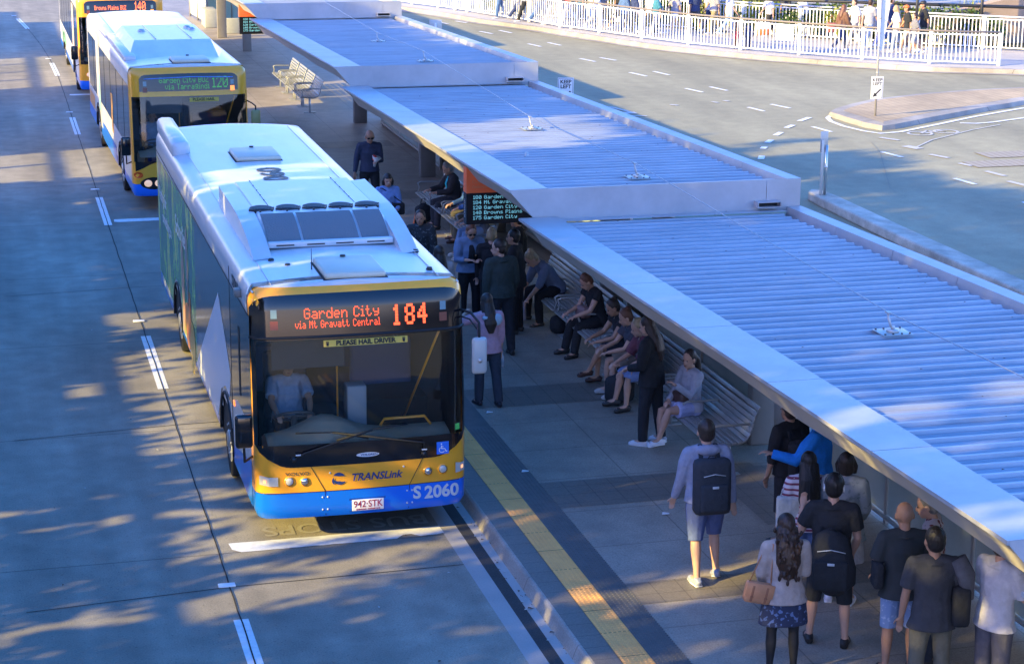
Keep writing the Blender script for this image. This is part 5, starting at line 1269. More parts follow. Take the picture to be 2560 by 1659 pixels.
pp13 = person('seated passenger in pale blue shorts and black sneakers, half hidden by the figure in black', (1588, 800), 1.72, -92, S_(lean=18, hp=12, ll=(84, 4, 80), rl=(84, 8, 72), la=((30, 5), (60, -10)), ra=((30, 5), (70, -20))), ('top', c_('maroon_top', (.16, .05, .07)), .5, 0), ('shorts', c_('pale_blue_shorts', (.22, .30, .52)), .50), ('short', 'blond'), 'l', (.015, .015, .018), sit=SIT, group=WAIT)
pp13b = person('seated passenger with auburn bun and charcoal top, squeezed beside the maroon top', (1556, 776), 1.66, -90, S_(lean=12, hp=18), ('top', c_('charcoal_top', (.06, .06, .08)), .3, 0), ('shorts', c_('tan_shorts', (.25, .20, .15)), .4), ('bun', 'auburn'), 'l', (.4, .38, .36), sit=SIT, fem=True, group=WAIT)
pp14 = person('person all in black with long fair hair and white shoes standing by the benches', (1612, 793), 1.75, -48, P_(sw=1.06, la=((8, 8), (70, -30)), ra=((4, 8), (60, -25)), ll=(6, 6, 6), rl=(-6, 4, 2), hp=14), ('jacket', MATS['cloth_black_coat'], 1, .06), ('trousers', MATS['cloth_black_trousers'], 1), ('long', 'brown'), 'l', (.62, .63, .68), group=WAIT)
pp16 = person('seated girl with a long dark ponytail, grey top and pale shorts, hand to her mouth', (1722, 877), 1.66, -104, S_(lean=2, hp=4, hy=-20, la=((34, 10), (128, -16)), ra=((18, 8), (66, -30)), ll=(90, -2, 72, -4), rl=(84, 4, 84)), ('top', c_('light_grey_top', (.42, .43, .50)), 1, .03), ('shorts', c_('lilac_shorts', (.42, .46, .72)), .34), ('ponytail', 'dark'), 'l', (.70, .72, .78), sit=SIT, fem=True, group=WAIT)
pp17 = person('man in a grey hoodie and denim shorts walking away with a square black backpack', (1765, 1050), 1.82, 3, P_(lean=3, la=((10, 12), (24, 8)), ra=((-12, 12), (0, 8)), ll=(-10, 4, 8), rl=(12, 5, 22), toer=-18), ('hood', c_('grey_hoodie', (.30, .32, .42)), 1, .03), ('shorts', c_('denim_shorts', (.09, .13, .30)), .54), ('short', 'dark'), 'l', (.30, .33, .42), group=WAIT, fat=1.28)
pp18 = person('passenger in a bright blue rain jacket raising a hand to the timetable case', (2040, 1012), 1.80, -50, P_(la=((34, 26), (104, 14)), ra=((2, 12), (14, 4))), ('jacket', c_('bright_blue_jacket', (.01, .26, .85)), 1, .07), ('trousers', MATS['cloth_dark_trousers'], 1), ('short', 'brown'), 'l', group=WAIT, fat=1.1)
pp18b = person('passenger in black top and shorts by the timetable case, beside the blue jacket', (1972, 1000), 1.72, -20, P_(), ('jacket', MATS['cloth_black_coat'], .7, .04), ('shorts', MATS['cloth_black_trousers'], .6), ('short', 'dark'), 'm', group=WAIT)
pp19 = person('woman in a red and white striped tee with black hair down to her waist', (2022, 1130), 1.63, 14, P_(la=((4, 12), (16, 6)), ra=((8, 8), (60, -20))), ('top', c_('striped_tee', (.62, .58, .66), 'stripe', (.20, .04, .08)), .38, .05), ('trousers', c_('blue_jeans', (.12, .2, .42)), 1), ('verylong', 'black'), 'm', fem=True, group=WAIT)
pp20 = person('man in black tee, shorts and boots wearing headphones, one hand on his shoulder', (2087, 1186), 1.80, 24, P_(la=((6, 24), (168, -4)), ra=((4, 12), (30, -10)), ll=(4, 8, 4), rl=(-2, 8, 2)), ('top', c_('black_tee', (.014, .016, .020)), .36, .08), ('shorts', c_('black_shorts', (.018, .020, .024)), .56), ('short', 'black'), 'l', (.018, .018, .016), group=WAIT, fat=1.15)
pp21 = person('woman with long curly brown hair, beige jumper, floral skirt and black tights', (1965, 1285), 1.66, 8, P_(la=((10, 8), (40, -14)), ra=((8, 8), (60, -22))), ('top', c_('beige_jumper', (.46, .38, .34)), 1, .06), ('skirt', c_('floral_skirt', (.015, .025, .07), 'noise', (.12, .18, .34)), .40), ('curly', 'brown'), 'l', fem=True, group=WAIT)
tights = mat('black_tights', (.012, .012, .014), .6)
person_body = [c for c in pp21.children if c.name.startswith('body')][0]
person_body.data.materials.append(tights)
for p in person_body.data.polygons:
    if p.center.z < .80 and abs(p.center.x) < .22 and p.center.z < .78: p.material_index = 1
pp22 = person('person in a pale grey badge-covered denim jacket behind the headphones wearer', (2118, 1132), 1.66, 32, P_(ra=((10, 8), (50, -10))), ('jacket', c_('badge_jacket', (.30, .34, .36), 'noise', (.20, .24, .25)), 1, .10), ('skirt', c_('pale_skirt', (.42, .42, .44)), .5), ('bob', 'dark'), 'l', (.68, .70, .80), fem=True, group=WAIT)
pp23 = person('man with shaved head in a black polo and light denim shorts', (2263, 1256), 1.76, 12, P_(la=((8, 14), (50, -10)), ra=((6, 8), (20, 2))), ('collar', c_('black_polo', (.02, .026, .028), 'noise', (.03, .04, .042)), .42, .07), ('shorts', c_('light_denim', (.20, .30, .50), 'noise', (.36, .44, .60)), .5), None, 'm', group=WAIT)
pp24 = person('older passenger in a red, black and white patterned shirt, face partly under the canopy edge', (2312, 1232), 1.78, -60, P_(hp=12), ('collar', c_('patterned_shirt', (.20, .03, .04), 'spots', (.62, .52, .54)), .45, .06), ('trousers', MATS['cloth_dark_jeans'], 1), ('short', 'grey'), 'l', group=WAIT, fat=1.05)
pp25 = person('man with black hair in a charcoal tee and olive trousers, nearest the bottom edge', (2337, 1318), 1.78, 14, P_(la=((4, 10), (12, 4)), ra=((6, 8), (40, -10)), hy=-14), ('top', c_('charcoal_tee', (.045, .047, .055)), .42, .08), ('trousers', c_('olive_chinos', (.15, .14, .10)), 1), ('short', 'black'), 'm', group=WAIT, fat=1.05)
pp26 = person('passenger in white shirt and grey shorts with folded arms at the right edge', (2515, 1330), 1.76, 70, P_(la=((20, 12), (85, -55)), ra=((20, 12), (85, -55))), ('top', c_('white_shirt', (.66, .64, .68)), .45, .06), ('shorts', c_('grey_shorts', (.13, .125, .15)), .60), ('short', 'brown'), 'l', group=WAIT)

# things they carry ----------------------------------------------------------
M_bp = cloth('black_nylon', (.016, .018, .022)); M_tan = mat('tan_leather', (.52, .24, .12), .5, noise=.12, nscale=12); M_cv = cloth('canvas', (.50, .52, .52))
backpack(pp17, 'square black flap backpack with a small metal buckle worn by the walking man', cloth('slate_nylon', (.03, .035, .045)), .41, .62, .19)
backpack(pp20, 'big slouchy black backpack on the man with headphones', M_bp, .46, .62, .27, soft=True, dz=-.14)
backpack(pp18b, 'black backpack worn by the passenger in shorts at the timetable case', M_bp, .34, .46, .18)
def wp(root, key): return INFO[root.name][0][key]
def bag(root, label, key, off, w, h_, d, material, name='shoulder_bag', strap_to=None, cat='bag', tilt=0, mi2=None):
    J, base, rz, h = INFO[root.name]; c = J[key]+V3(*off); M4 = Matrix.Translation(c) @ Matrix.Rotation(R(tilt), 4, 'Y')
    m1 = MB(); m1.bbox(-w/2, w/2, -d/2, d/2, -h_/2, h_/2, min(w, h_, d)*.3, M=M4); parts = [('bag', m1, material)]
    m2 = MB()
    if strap_to is not None:
        q = J[strap_to[0]]+V3(*strap_to[1]); up_ = q+V3(0, 0, .0)
        m2.tube([M4 @ V3(-w*.4, 0, h_*.45), up_+V3(-.02, .02, 0), up_+V3(0, .03, 0)], [.012]*3, 6, ry=[.005]*3); m2.tube([M4 @ V3(w*.4, 0, h_*.45), up_+V3(.02, -.04, 0), up_+V3(0, .03, 0)], [.012]*3, 6, ry=[.005]*3)
    else: m2.tube([M4 @ V3(-w*.25, 0, h_*.45), M4 @ V3(-w*.2, 0, h_*.8), M4 @ V3(w*.2, 0, h_*.8), M4 @ V3(w*.25, 0, h_*.45)], .009, 6)
    parts.append(('strap', m2, material))
    return held(root, name, label, cat, parts), M4
t, M4 = bag(pp21, 'tan leather satchel with two buckled straps hanging from the curly haired woman', 'hipl', (-.19, -.06, .03), .27, .21, .11, M_tan, 'satchel', ('sl', (.02, -.02, .05)), tilt=12)
for sx in (-.07, .07):
    m = MB(); m.bbox(sx-.012, sx+.012, -.064, -.056, -.08, .08, .003, M=M4); m.bbox(sx-.016, sx+.016, -.068, -.062, -.045, -.025, .003, M=M4); m.build('buckle_strap', mat('dark_tan', (.30, .12, .06), .5), t)
m = MB(); m.bbox(-.14, .14, -.062, -.05, -.03, .108, .006, M=M4); m.build('flap', M_tan, t)
bag(pp19, 'pale canvas tote hanging from the shoulder of the striped tee', 'hipl', (-.10, -.04, .12), .30, .36, .09, M_cv, 'tote_bag', ('sl', (.0, 0, .05)))
bag(pp2, 'dark handbag at the side of the woman in light blue', 'hipl', (-.10, .12, .10), .24, .22, .10, M_bp, 'handbag', ('sr', (-.04, .05, .05)))
bag(pp25, 'black bag slung under a grey jacket on the shoulder of the man in charcoal', 'hipr', (.16, -.06, .10), .17, .40, .16, M_bp, 'sling_bag', ('sr', (0, 0, .06)))
J, base, rz, h = INFO[pp25.name]
m = MB(); m.tube([J['sr']+V3(.02, -.02, .06), J['sr']+V3(.10, -.06, -.10), J['sr']+V3(.13, -.07, -.32)], [.09, .10, .05], 10, ry=[.07, .08, .05]); held(pp25, 'folded_jacket', 'grey jacket draped over the shoulder of the man in charcoal', 'jacket', [('fabric', m, cloth('mid_grey', (.12, .12, .13)))])
bag(pp23, 'small dark bag behind the shaved man in the polo', 'hipl', (-.16, -.02, .12), .10, .26, .2, M_bp, 'shoulder_bag', ('sr', (-.05, 0, .05)))
bag(pp11, 'dusty pink bag on the lap of the seated passenger with auburn hair', 'hipr', (.02, .22, .12), .30, .18, .16, mat('dusty_pink', (.26, .16, .15), .6), 'lap_bag')
bag(pp16, 'brown handbag with metal clasps on the lap of the girl with the ponytail', 'hipr', (-.06, .16, .13), .26, .17, .14, mat('brown_bag', (.09, .05, .04), .35), 'handbag')
# items in hands
J, base, rz, h = INFO[pp1.name]
m = MB(); q = J['wl']+(J['wl']-J['el']).normalized()*.07; m.tube([q+V3(.02, -.0, -.10), q+V3(0, .01, 0), q+V3(-.03, .03, .10)], [.025, .035, .10], 12); m2 = MB(); m2.tube([q+V3(.03, .02, .03), q+V3(.01, .035, .13)], [.03, .045], 8)
held(pp1, 'rolled_paper', 'rolled white paper with a red corner in the hand of the bald man', 'paper', [('paper', m, mat('paper_white', (.62, .62, .58), .7)), ('red_corner', m2, mat('paper_red', (.55, .06, .05), .6))])
J, base, rz, h = INFO[pp7.name]; q = (J['wl']+J['wr'])/2+V3(0, .05, .03)
m = MB(); m.bbox(q.x-.038, q.x+.038, q.y-.006, q.y+.006, q.z-.06, q.z+.08, .004); held(pp7, 'phone', 'phone held up by the woman in the denim jacket', 'phone', [('phone_body', m, M_bk)])
J, base, rz, h = INFO[pp2.name]; q = (J['wl']+J['wr'])/2+V3(0, .07, .03)
m = MB(); m.tube([q+V3(0, 0, -.07), q+V3(0, 0, .07)], [.032, .042], 14); held(pp2, 'cup', 'pale takeaway cup held by the woman in light blue', 'cup', [('cup_body', m, mat('cup_pale', (.40, .42, .46), .5))])
J, base, rz, h = INFO[pp10.name]; q = (J['wl']+J['wr'])/2
m = MB(); m.bbox(q.x-.15, q.x+.15, q.y+.02, q.y+.06, q.z-.38, q.z-.08, .01); m2 = MB(); m2.tube([q+V3(-.08, .04, -.1), q+V3(-.05, .04, .0), q+V3(.05, .04, 0), q+V3(.08, .04, -.1)], .008, 6)
held(pp10, 'paper_bag', 'grey carrier bag hanging from the hands of the leaning man', 'bag', [('bag', m, mat('grey_bag', (.26, .25, .28), .6)), ('handle', m2, M_dark)])
J, base, rz, h = INFO[pp20.name]; HM = J['HM']; hc = J['head']
m = MB(); m.tube([hc+HM @ V3(.092*math.cos(t), -.01, .02+.125*math.sin(t)) for t in [math.pi*k/12 for k in range(13)]], .011, 8); m2 = MB()
m3 = MB(); m2.tube([hc+HM @ V3(-.075, -.01, -.01), hc+HM @ V3(-.105, -.01, -.01)], [.036, .04], 14); m3.tube([hc+HM @ V3(.075, -.01, -.01), hc+HM @ V3(.105, -.01, -.01)], [.036, .04], 14)
held(pp20, 'headphones', 'black and silver headphones on the man with the slouchy backpack', 'headphones', [('headband', m, M_bk), ('ear_cup', m2, M_silv), ('ear_cup', m3, M_silv)])
J, base, rz, h = INFO[pp3.name]; T2 = J['T2']
m = MB(); a = J['neck']+T2 @ V3(0, .075, -.02); m.tube([a, J['chest']+T2 @ V3(0, .150, .02), J['waist']+T2 @ V3(0, .135, .03)], [.03, .045, .05], 8, ry=[.008, .008, .008], hint=(1, 0, 0)); m.build('tie', mat('turquoise', (.01, .55, .62), .5), pp3)
J, base, rz, h = INFO[pp7.name]; T2 = J['T2']
m = MB(); m.tube([J['neck']+T2 @ V3(0, .05, -.02), J['chest']+T2 @ V3(0, .145, 0), J['waist']+T2 @ V3(0, .125, -.02)], [.03, .05, .07], 10, ry=[.012]*3, hint=(1, 0, 0)); m.build('black_top', MATS['cloth_black_top'], pp7)
J, base, rz, h = INFO[pp9.name]; T2 = J['T2']
m = MB(); m.ell(J['neck']+T2 @ V3(.09, -.09, -.09), .10, .05, .09, M=T2); m.ell(J['neck']+T2 @ V3(-.02, -.09, -.05), .10, .05, .05, M=T2); m.build('hood', cloth('pale_blue', (.36, .52, .62)), pp9)
# bags and litter on the ground
def ground_bag(px, py, lb, mm, w=.36, h_=.34, d=.26):
    p = U(px, py, .15); t = thing('bag', lb, 'bag', (p.x, p.y, .15), .4)
    m = MB(); m.bbox(-w/2, w/2, -d/2, d/2, 0, h_, .09); m.ell((0, 0, h_*.7), w*.38, d*.42, h_*.42); m.build('bag_body', mm, t)
    m = MB(); m.tube([(-.06, 0, h_+.03), (-.04, 0, h_+.12), (.04, 0, h_+.12), (.06, 0, h_+.03)], .01, 6); m.build('handle', mm, t)
ground_bag(1548, 1005, 'round black backpack on the ground by the black sneakers', M_bp, .40, .40, .3)
ground_bag(1410, 830, 'black bag on the ground between the leaning man and the benches', M_bp, .5, .3, .24)
ground_bag(1058, 555, 'dark bag with an orange strap beside the seated men', M_bp, .34, .36, .24)
p = U(1040, 540, .55); m = MB(); m.tube([p+V3(-.05, 0, -.2), p+V3(0, 0, .05), p+V3(.07, 0, .12), p+V3(.10, 0, -.05)], .022, 7); tag(m.build('orange_strap', mat('orange_strap', (.75, .17, .06), .6)), 'bright orange strap looping above the dark bag by the seated men', 'strap')
for i, (px, py, lb) in enumerate([(1663, 1283, 'small white scrap of litter on the paving left of the walking man'), (1223, 1030, 'scrap of litter on the platform near the bus mirror'), (1312, 1177, 'yellowish scrap of litter on the dark tactile strip')]):
    p = U(px, py, .165); m = MB(); m.add([(p.x-.05, p.y-.02, .163), (p.x+.04, p.y-.035, .168), (p.x+.06, p.y+.02, .163), (p.x-.02, p.y+.04, .175)], [(0, 1, 2, 3)]); tag(m.build('litter', M_white), lb, 'litter')
# bottle in the hand of the woman in pink
J, base, rz, h = INFO[pp9.name]; q = J['wr']+V3(.03, .02, -.12)
m = MB(); m.tube([q+V3(0, 0, -.16), q+V3(0, 0, .0), q+V3(0, 0, .03), q+V3(0, 0, .06)], [.033, .033, .015, .015], 12); held(pp9, 'bottle', 'clear water bottle in the lowered hand of the woman in pink', 'bottle', [('bottle_body', m, mat('bottle_clear', (.35, .42, .48), .1))])

# drivers
def seat_driver(b, lb, shirt, x=-.70):
    loc = b.matrix_basis @ V3(x, 1.20, 1.0) if False else (Matrix.Translation(b.location) @ Matrix.Rotation(b.rotation_euler.z, 4, 'Z') @ V3(x, 1.22, 0))
    person(lb, (loc.x, loc.y), 1.75, 180, S_(lean=2, la=((52, 8), (72, -8)), ra=((52, 8), (72, -8))), ('collar', shirt, .4, 0), ('trousers', MATS['cloth_dark_trousers'], 1), ('short', 'dark'), 'm', sit=.27, by='world', z0=.92, group='bus drivers')
seat_driver(b1, 'driver in a pale blue shirt behind the wheel of the nearest bus', c_('driver_shirt', (.26, .34, .46)))
seat_driver(b2, 'driver in a pale blue shirt inside the second bus', MATS['cloth_driver_shirt'])
seat_driver(b3, 'driver in a striped pale shirt inside the third bus', c_('driver_stripe', (.60, .75, .85)))

# ------------------------------------------------------------------ people on the sunny footpath
FAR = 'people walking along the sunny footpath'
def farp(feet, H, hd, lb, top, bottom, hair, skin='l', **k):
    sw_ = rr.choice([14, 20, 24]); pose = k.pop('pose', None) or P_(ll=(sw_, 2, 8), rl=(-sw_, 2, 18), la=((-18, 6), (0, 4)), ra=((18, 6), (35, 2)))
    return person(lb, feet, H, hd, pose, top, bottom, hair, skin, by='feet', z0=.155, fine=False, group=FAR, noface=True, shoes=k.pop('shoes', (.7, .7, .7)), **k)
rr = random.Random(12)
rr = random.Random(12)
red = c_('red_top', (.60, .04, .08)); wht = c_('white_top', (.72, .72, .74)); teal = c_('teal_tee', (.04, .20, .28)); jn = c_('mid_jeans', (.08, .16, .34)); gry = c_('soft_grey', (.32, .33, .38)); kh = c_('khaki', (.30, .25, .14)); nvy = c_('navy', (.03, .05, .14)); blk = MATS['cloth_black_tee']
farp((1425, 62), 1.68, -80, 'pedestrian in a red top and white trousers behind the fence, top left of the crowd', ('top', red, .4, 0), ('trousers', wht, 1), ('short', 'brown'))
farp((1458, 72), 1.80, -70, 'pedestrian in a teal tee and blue jeans next to the red top', ('top', teal, .4, .03), ('trousers', jn, 1), ('short', 'dark'))
farp((1485, 74), 1.66, 100, 'pedestrian in a pale shirt and cream trousers by the fence', ('top', wht, .8, .03), ('trousers', c_('cream', (.6, .55, .5)), 1), ('long', 'blond'), fem=True)
farp((1512, 72), 1.75, -90, 'pedestrian dressed in dark grey behind the fence', ('top', gry, .5, .03), ('trousers', blk, 1), ('short', 'black'))
farp((1540, 76), 1.74, 95, 'pedestrian with bare legs in black shorts behind the fence', ('top', blk, .4, .02), ('shorts', blk, .4), ('short', 'brown'), 'm')
farp((1566, 82), 1.70, -95, 'pedestrian in a denim blue coat carrying nothing, close to the navy top', ('jacket', jn, 1, .1), ('trousers', nvy, 1), ('long', 'brown'), fem=True)
farp((1592, 85), 1.76, -80, 'pedestrian in a navy top with a white hem behind the fence', ('top', nvy, 1, .06), ('trousers', blk, 1), ('short', 'dark'))
extra = [((1255, 46), 1.74, -85, 'pedestrian in a dark shirt and jeans, leftmost one showing legs through the fence', 'charcoal_tee', 'mid_jeans'), ((1290, 50), 1.66, 95, 'pedestrian in a white top and dark trousers left of the red top', 'white_top', 'navy'), ((1318, 54), 1.72, -80, 'pedestrian in a soft grey shirt and black trousers left of the red top', 'soft_grey', 'black_tee'), ((1345, 57), 1.78, 88, 'pedestrian in a khaki shirt and jeans left of the red top', 'khaki', 'mid_jeans'), ((1384, 62), 1.62, -75, 'pedestrian in navy shirt and cream trousers just left of the red top', 'navy', 'cream'), ((1618, 88), 1.76, 92, 'pedestrian in a white shirt and black trousers between the two groups', 'white_top', 'black_tee'), ((1645, 90), 1.66, -92, 'pedestrian in a teal shirt and grey trousers between the two groups', 'teal_tee', 'soft_grey'), ((1765, 80), 1.70, 94, 'pedestrian in a white shirt half behind the khaki trousers', 'white_top', 'navy'), ((1955, 88), 1.74, 90, 'pedestrian in a charcoal shirt behind the white board', 'charcoal_tee', 'black_tee'), ((2140, 112), 1.72, -92, 'pedestrian in a white shirt left of the man in the grey tee', 'white_top', 'soft_grey'), ((2215, 114), 1.78, 85, 'pedestrian in navy hidden behind the tall sign post', 'navy', 'mid_jeans')]
for ft, hh2, hd_, lb_, a_, b_ in extra: farp(ft, hh2, hd_, lb_, ('top', MATS['cloth_'+a_], .5, .03), ('trousers', MATS['cloth_'+b_], 1), ('short', rr.choice(['brown', 'dark', 'blond', 'black'])))
farp((1690, 86), 1.72, -110, 'pedestrian in a grey tee with a light bag strap and pale shorts', ('top', gry, .4, .03), ('shorts', wht, .3), ('short', 'brown'), shoes=(.6, .5, .5))
farp((1738, 84), 1.78, 0, 'pedestrian with a bright blue bag wearing dark shorts', ('top', nvy, .5, .04), ('shorts', c_('dark_short', (.06, .06, .07)), .5), ('short', 'dark'), 'm')
farp((1788, 84), 1.80, -100, 'pedestrian in a grey shirt and khaki trousers', ('top', gry, .5, .04), ('trousers', kh, 1), ('short', 'brown'))
farp((1816, 90), 1.72, 95, 'pedestrian in a pale tee and light blue jeans next to the sign post', ('top', wht, .4, .02), ('trousers', c_('light_jeans', (.25, .42, .62)), 1), ('short', 'dark'))
kid = farp((1843, 122), 1.22, 170, 'small child in a brown top and red shorts standing at the fence', ('top', c_('brown_top', (.13, .07, .06)), .6, .02), ('shorts', red, .5), ('short', 'black'), 'd', pose=P_())
farp((1870, 124), 1.0, 170, 'smaller child in dark blue standing at the fence beside the white board', ('top', nvy, 1, .1), ('trousers', nvy, 1), ('short', 'black'), 'd', pose=P_())
m_ = farp((1926, 92), 1.70, -90, 'pedestrian in white top and black trousers with an orange and white shopping bag', ('top', wht, .5, .03), ('trousers', blk, 1), ('short', 'dark'))
p = U(1906, 70, .7); t = thing('shopping_bag', 'white and orange shopping bag carried behind the fence', 'shopping bag', (p.x, p.y, .40)); m = MB(); m.bbox(-.28, .28, -.1, .1, .02, .5, .05); m.build('bag_body', M_white, t); m = MB(); m.bbox(-.24, .24, -.106, -.098, .04, .26, .002); m.build('orange_print', mat('orange_print', (.80, .22, .04), .5), t); m = MB(); m.tube([(-.1, 0, .48), (-.05, 0, .66), (.05, 0, .66), (.1, 0, .48)], .012, 6); m.build('handle', M_white, t)
farp((2010, 92), 1.72, -95, 'pedestrian in a white blouse and long black skirt', ('top', wht, .9, .0), ('skirt', blk, .75), ('bun', 'dark'), fem=True)
w_ = farp((2098, 128), 1.70, 80, 'woman with auburn hair and brown jacket behind the fence', ('jacket', c_('brown_jacket', (.16, .08, .05)), 1, .02), ('trousers', nvy, 1), ('long', 'auburn'), fem=True)
p = U(2078, 78, .9); t = thing('shoulder_bag', 'reddish shoulder bag of the auburn haired woman', 'bag', (p.x, p.y, .85)); m = MB(); m.bbox(-.17, .17, -.09, .09, 0, .34, .05); m.build('bag_body', mat('rust', (.42, .13, .07), .5), t); m = MB(); m.tube([(-.12, 0, .32), (0, 0, .62), (.12, 0, .32)], .012, 6); m.build('strap', MATS['rust'], t)
farp((2166, 120), 1.80, 60, 'man in a grey tee and pale jeans walking beside a fair haired woman', ('top', gry, .45, .03), ('trousers', c_('pale_denim', (.35, .42, .50)), 1), ('short', 'brown'))
farp((2192, 118), 1.70, 70, 'fair haired woman in blue trousers left of the sign post', ('top', c_('pale_grey', (.45, .45, .50)), .8, .1), ('trousers', c_('strong_blue', (.05, .14, .5)), 1), ('long', 'blond'), fem=True)
farp((2244, 130), 1.66, -75, 'blond woman in a white top with a grey skirt right of the sign post', ('top', wht, .5, .0), ('trousers', c_('pale_denim', (.3, .4, .5)), 1), ('long', 'blond'), fem=True)
p = U(2262, 72, .8); t = thing('shoulder_bag', 'brown bag of the blond woman in white', 'bag', (p.x, p.y, .85)); m = MB(); m.bbox(-.12, .12, -.07, .07, 0, .34, .04); m.build('bag_body', mat('brown_leather', (.38, .17, .08), .5), t); m = MB(); m.tube([(-.08, 0, .32), (0, 0, .7), (.08, 0, .32)], .012, 6); m.build('strap', MATS['brown_leather'], t)
farp((2272, 134), 1.74, -70, 'man in a dark cap with an orange brim walking in the group of four', ('top', blk, .45, .04), ('shorts', c_('stone', (.4, .36, .3)), .5), ('short', 'dark'), 'm', cap=mat('cap_orange', (.55, .14, .03), .6))
farp((2290, 138), 1.50, -80, 'boy in a grey tee and grey shorts in front of the man in black', ('top', c_('mid_grey_tee', (.2, .2, .22)), .45, .03), ('shorts', gry, .5), ('short', 'brown'))
farp((2312, 130), 1.82, -80, 'man in a black tee and dark cap at the back of the group of four', ('top', blk, .45, .04), ('shorts', c_('dark_green', (.06, .08, .05)), .55), ('short', 'dark'), 'm', cap=mat('cap_black', (.02, .02, .025), .6))

# ================================================================== FENCES, SIGNS, GREENERY
def fence(base, h, lb, grp, post_w=.05, npk=15, handrail=None, pk=.016, ret=False):
    root = thing('fence', lb, 'fence', (0, 0, 0), 0, grp)
    for i, p in enumerate(base):
        m = MB(); m.bbox(p.x-post_w, p.x+post_w, p.y-post_w, p.y+post_w, p.z, p.z+h-.02, .01); m.build('post', M_white, root)
    for a, b in zip(base[:-1], base[1:]):
        d = (b-a); L = d.length; d.normalize(); n = Vector((-d.y, d.x, 0)); pnl = MB()
        Mt = Matrix(((d.x, n.x, 0, a.x), (d.y, n.y, 0, a.y), (0, 0, 1, a.z), (0, 0, 0, 1)))
        for k in range(1, npk+1): x = L*k/(npk+1); pnl.box(x-pk, x+pk, -pk, pk, .12, h-.10, M=Mt)
        pnl.box(post_w+.002, L-post_w-.002, -.025, .025, .08, .12, M=Mt); pnl.box(post_w+.002, L-post_w-.002, -.025, .025, h-.12, h-.08, M=Mt)
        pnl.build('panel', M_white, root)
    m = MB(); m.tube([p+Vector((0, 0, h)) for p in base], .035, 8); m.build('handrail', handrail or M_white, root)
    return root
f1 = [(930, -2), (985, 5), (1030, 12), (1095, 20), (1168, 31), (1243, 44), (1323, 56), (1400, 70), (1498, 83), (1604, 98), (1720, 113), (1851, 126), (1997, 138), (2155, 150), (2323, 160), (2496, 165)]
FB = [U(a, b, .155) for a, b in f1]
FB = [FB[0]+(FB[0]-FB[1]).normalized()*9.6, FB[0]+(FB[0]-FB[1]).normalized()*7.2, FB[0]+(FB[0]-FB[1]).normalized()*4.8, FB[0]+(FB[0]-FB[1]).normalized()*2.4]+FB
fence(FB, 1.12, 'white picket safety fence with a dark handrail along the kerb of the sunny street', 'white fences of the footpath', handrail=mat('rail_brown', (.20, .17, .15), .5))
q0, q1, q2, q3 = U(2560, 45, 1.35), U(2310, 33, 1.35), U(1830, 5, 1.35), U(1620, -10, 1.35)
dd_ = (q3-q2).normalized(); pts2 = [q0+(q0-q1).normalized()*8, q0, q1, q2, q3, q3+dd_*10]
fb2_ = []
tot = 0; step = 2.35; last = None
def resample(pts, step):
    out = [pts[0].copy()]; rem = step
    for a, b in zip(pts[:-1], pts[1:]):
        L = (b-a).length; t = rem
        while t <= L: out.append(a+(b-a)*(t/L)); t += step
        rem = t-L
    return out
fb2_ = [Vector((p.x, p.y, .155)) for p in resample(pts2, 2.35)]
fence(fb2_, 1.2, 'white picket fence with grey rail in front of the greenery behind the walkers', 'white fences of the footpath', .06, 16, mat('rail_grey', (.45, .45, .46), .5))
# white board on the fence
a = U(1934, 68, .95); m = MB(); d = (FB[-4]-FB[-5]).normalized()
Mt = Matrix(((d.x, -d.y, 0, U(1958, 134, .155).x), (d.y, d.x, 0, U(1958, 134, .155).y-.08), (0, 0, 1, 0), (0, 0, 0, 1))); m.bbox(-.36, .36, -.02, .0, .62, 1.15, .006, M=Mt)
tag(m.build('board', M_white), 'blank white board fixed to the near fence', 'board')
# black pipe rail and sloped ramp wall at the top right
A, B = U(2400, 22, 1.6), U(2560, 27, 1.6)
rt = thing('pipe_rail', 'black pipe railing crossing the greenery in the top right corner', 'railing', (0, 0, 0))
m = MB(); q = (B-A).normalized(); m.tube([A-q*14+Vector((0, 1.5, 0)), B+Vector((0, 1.5, 0))+q*8], .06, 8); m.build('rail', M_dark, rt)
for pxx in (2340, 2505):
    s = U(pxx, 26, 1.6)+Vector((0, 1.5, 0)); m = MB(); m.tube([Vector((s.x, s.y, .15)), Vector((s.x, s.y, 2.9))], .06, 8); m.build('post', M_dark, rt)
rw = MB(); 
c0, c1 = U(2310, 72, .9), U(2700, -60, .9)
X0, Y0, X1 = c0.x, c0.y+1.2, c0.x+16
rw.add([(X0, Y0, .15), (X1, Y0, .15), (X1, Y0, 3.4), (X0+8, Y0, 2.6), (X0, Y0, 1.0), (X0, Y0+.5, .15), (X1, Y0+.5, .15), (X1, Y0+.5, 3.4), (X0+8, Y0+.5, 2.6), (X0, Y0+.5, 1.0)], [(0, 1, 2, 3, 4), (9, 8, 7, 6, 5), (4, 3, 8, 9), (3, 2, 7, 8), (0, 4, 9, 5), (1, 6, 7, 2)])
tag(rw.build('ramp_wall', mat('ramp_tan', (.42, .30, .20), .9, noise=.15, nscale=2)), 'tan sloping ramp wall behind the fence, top right corner', 'wall')
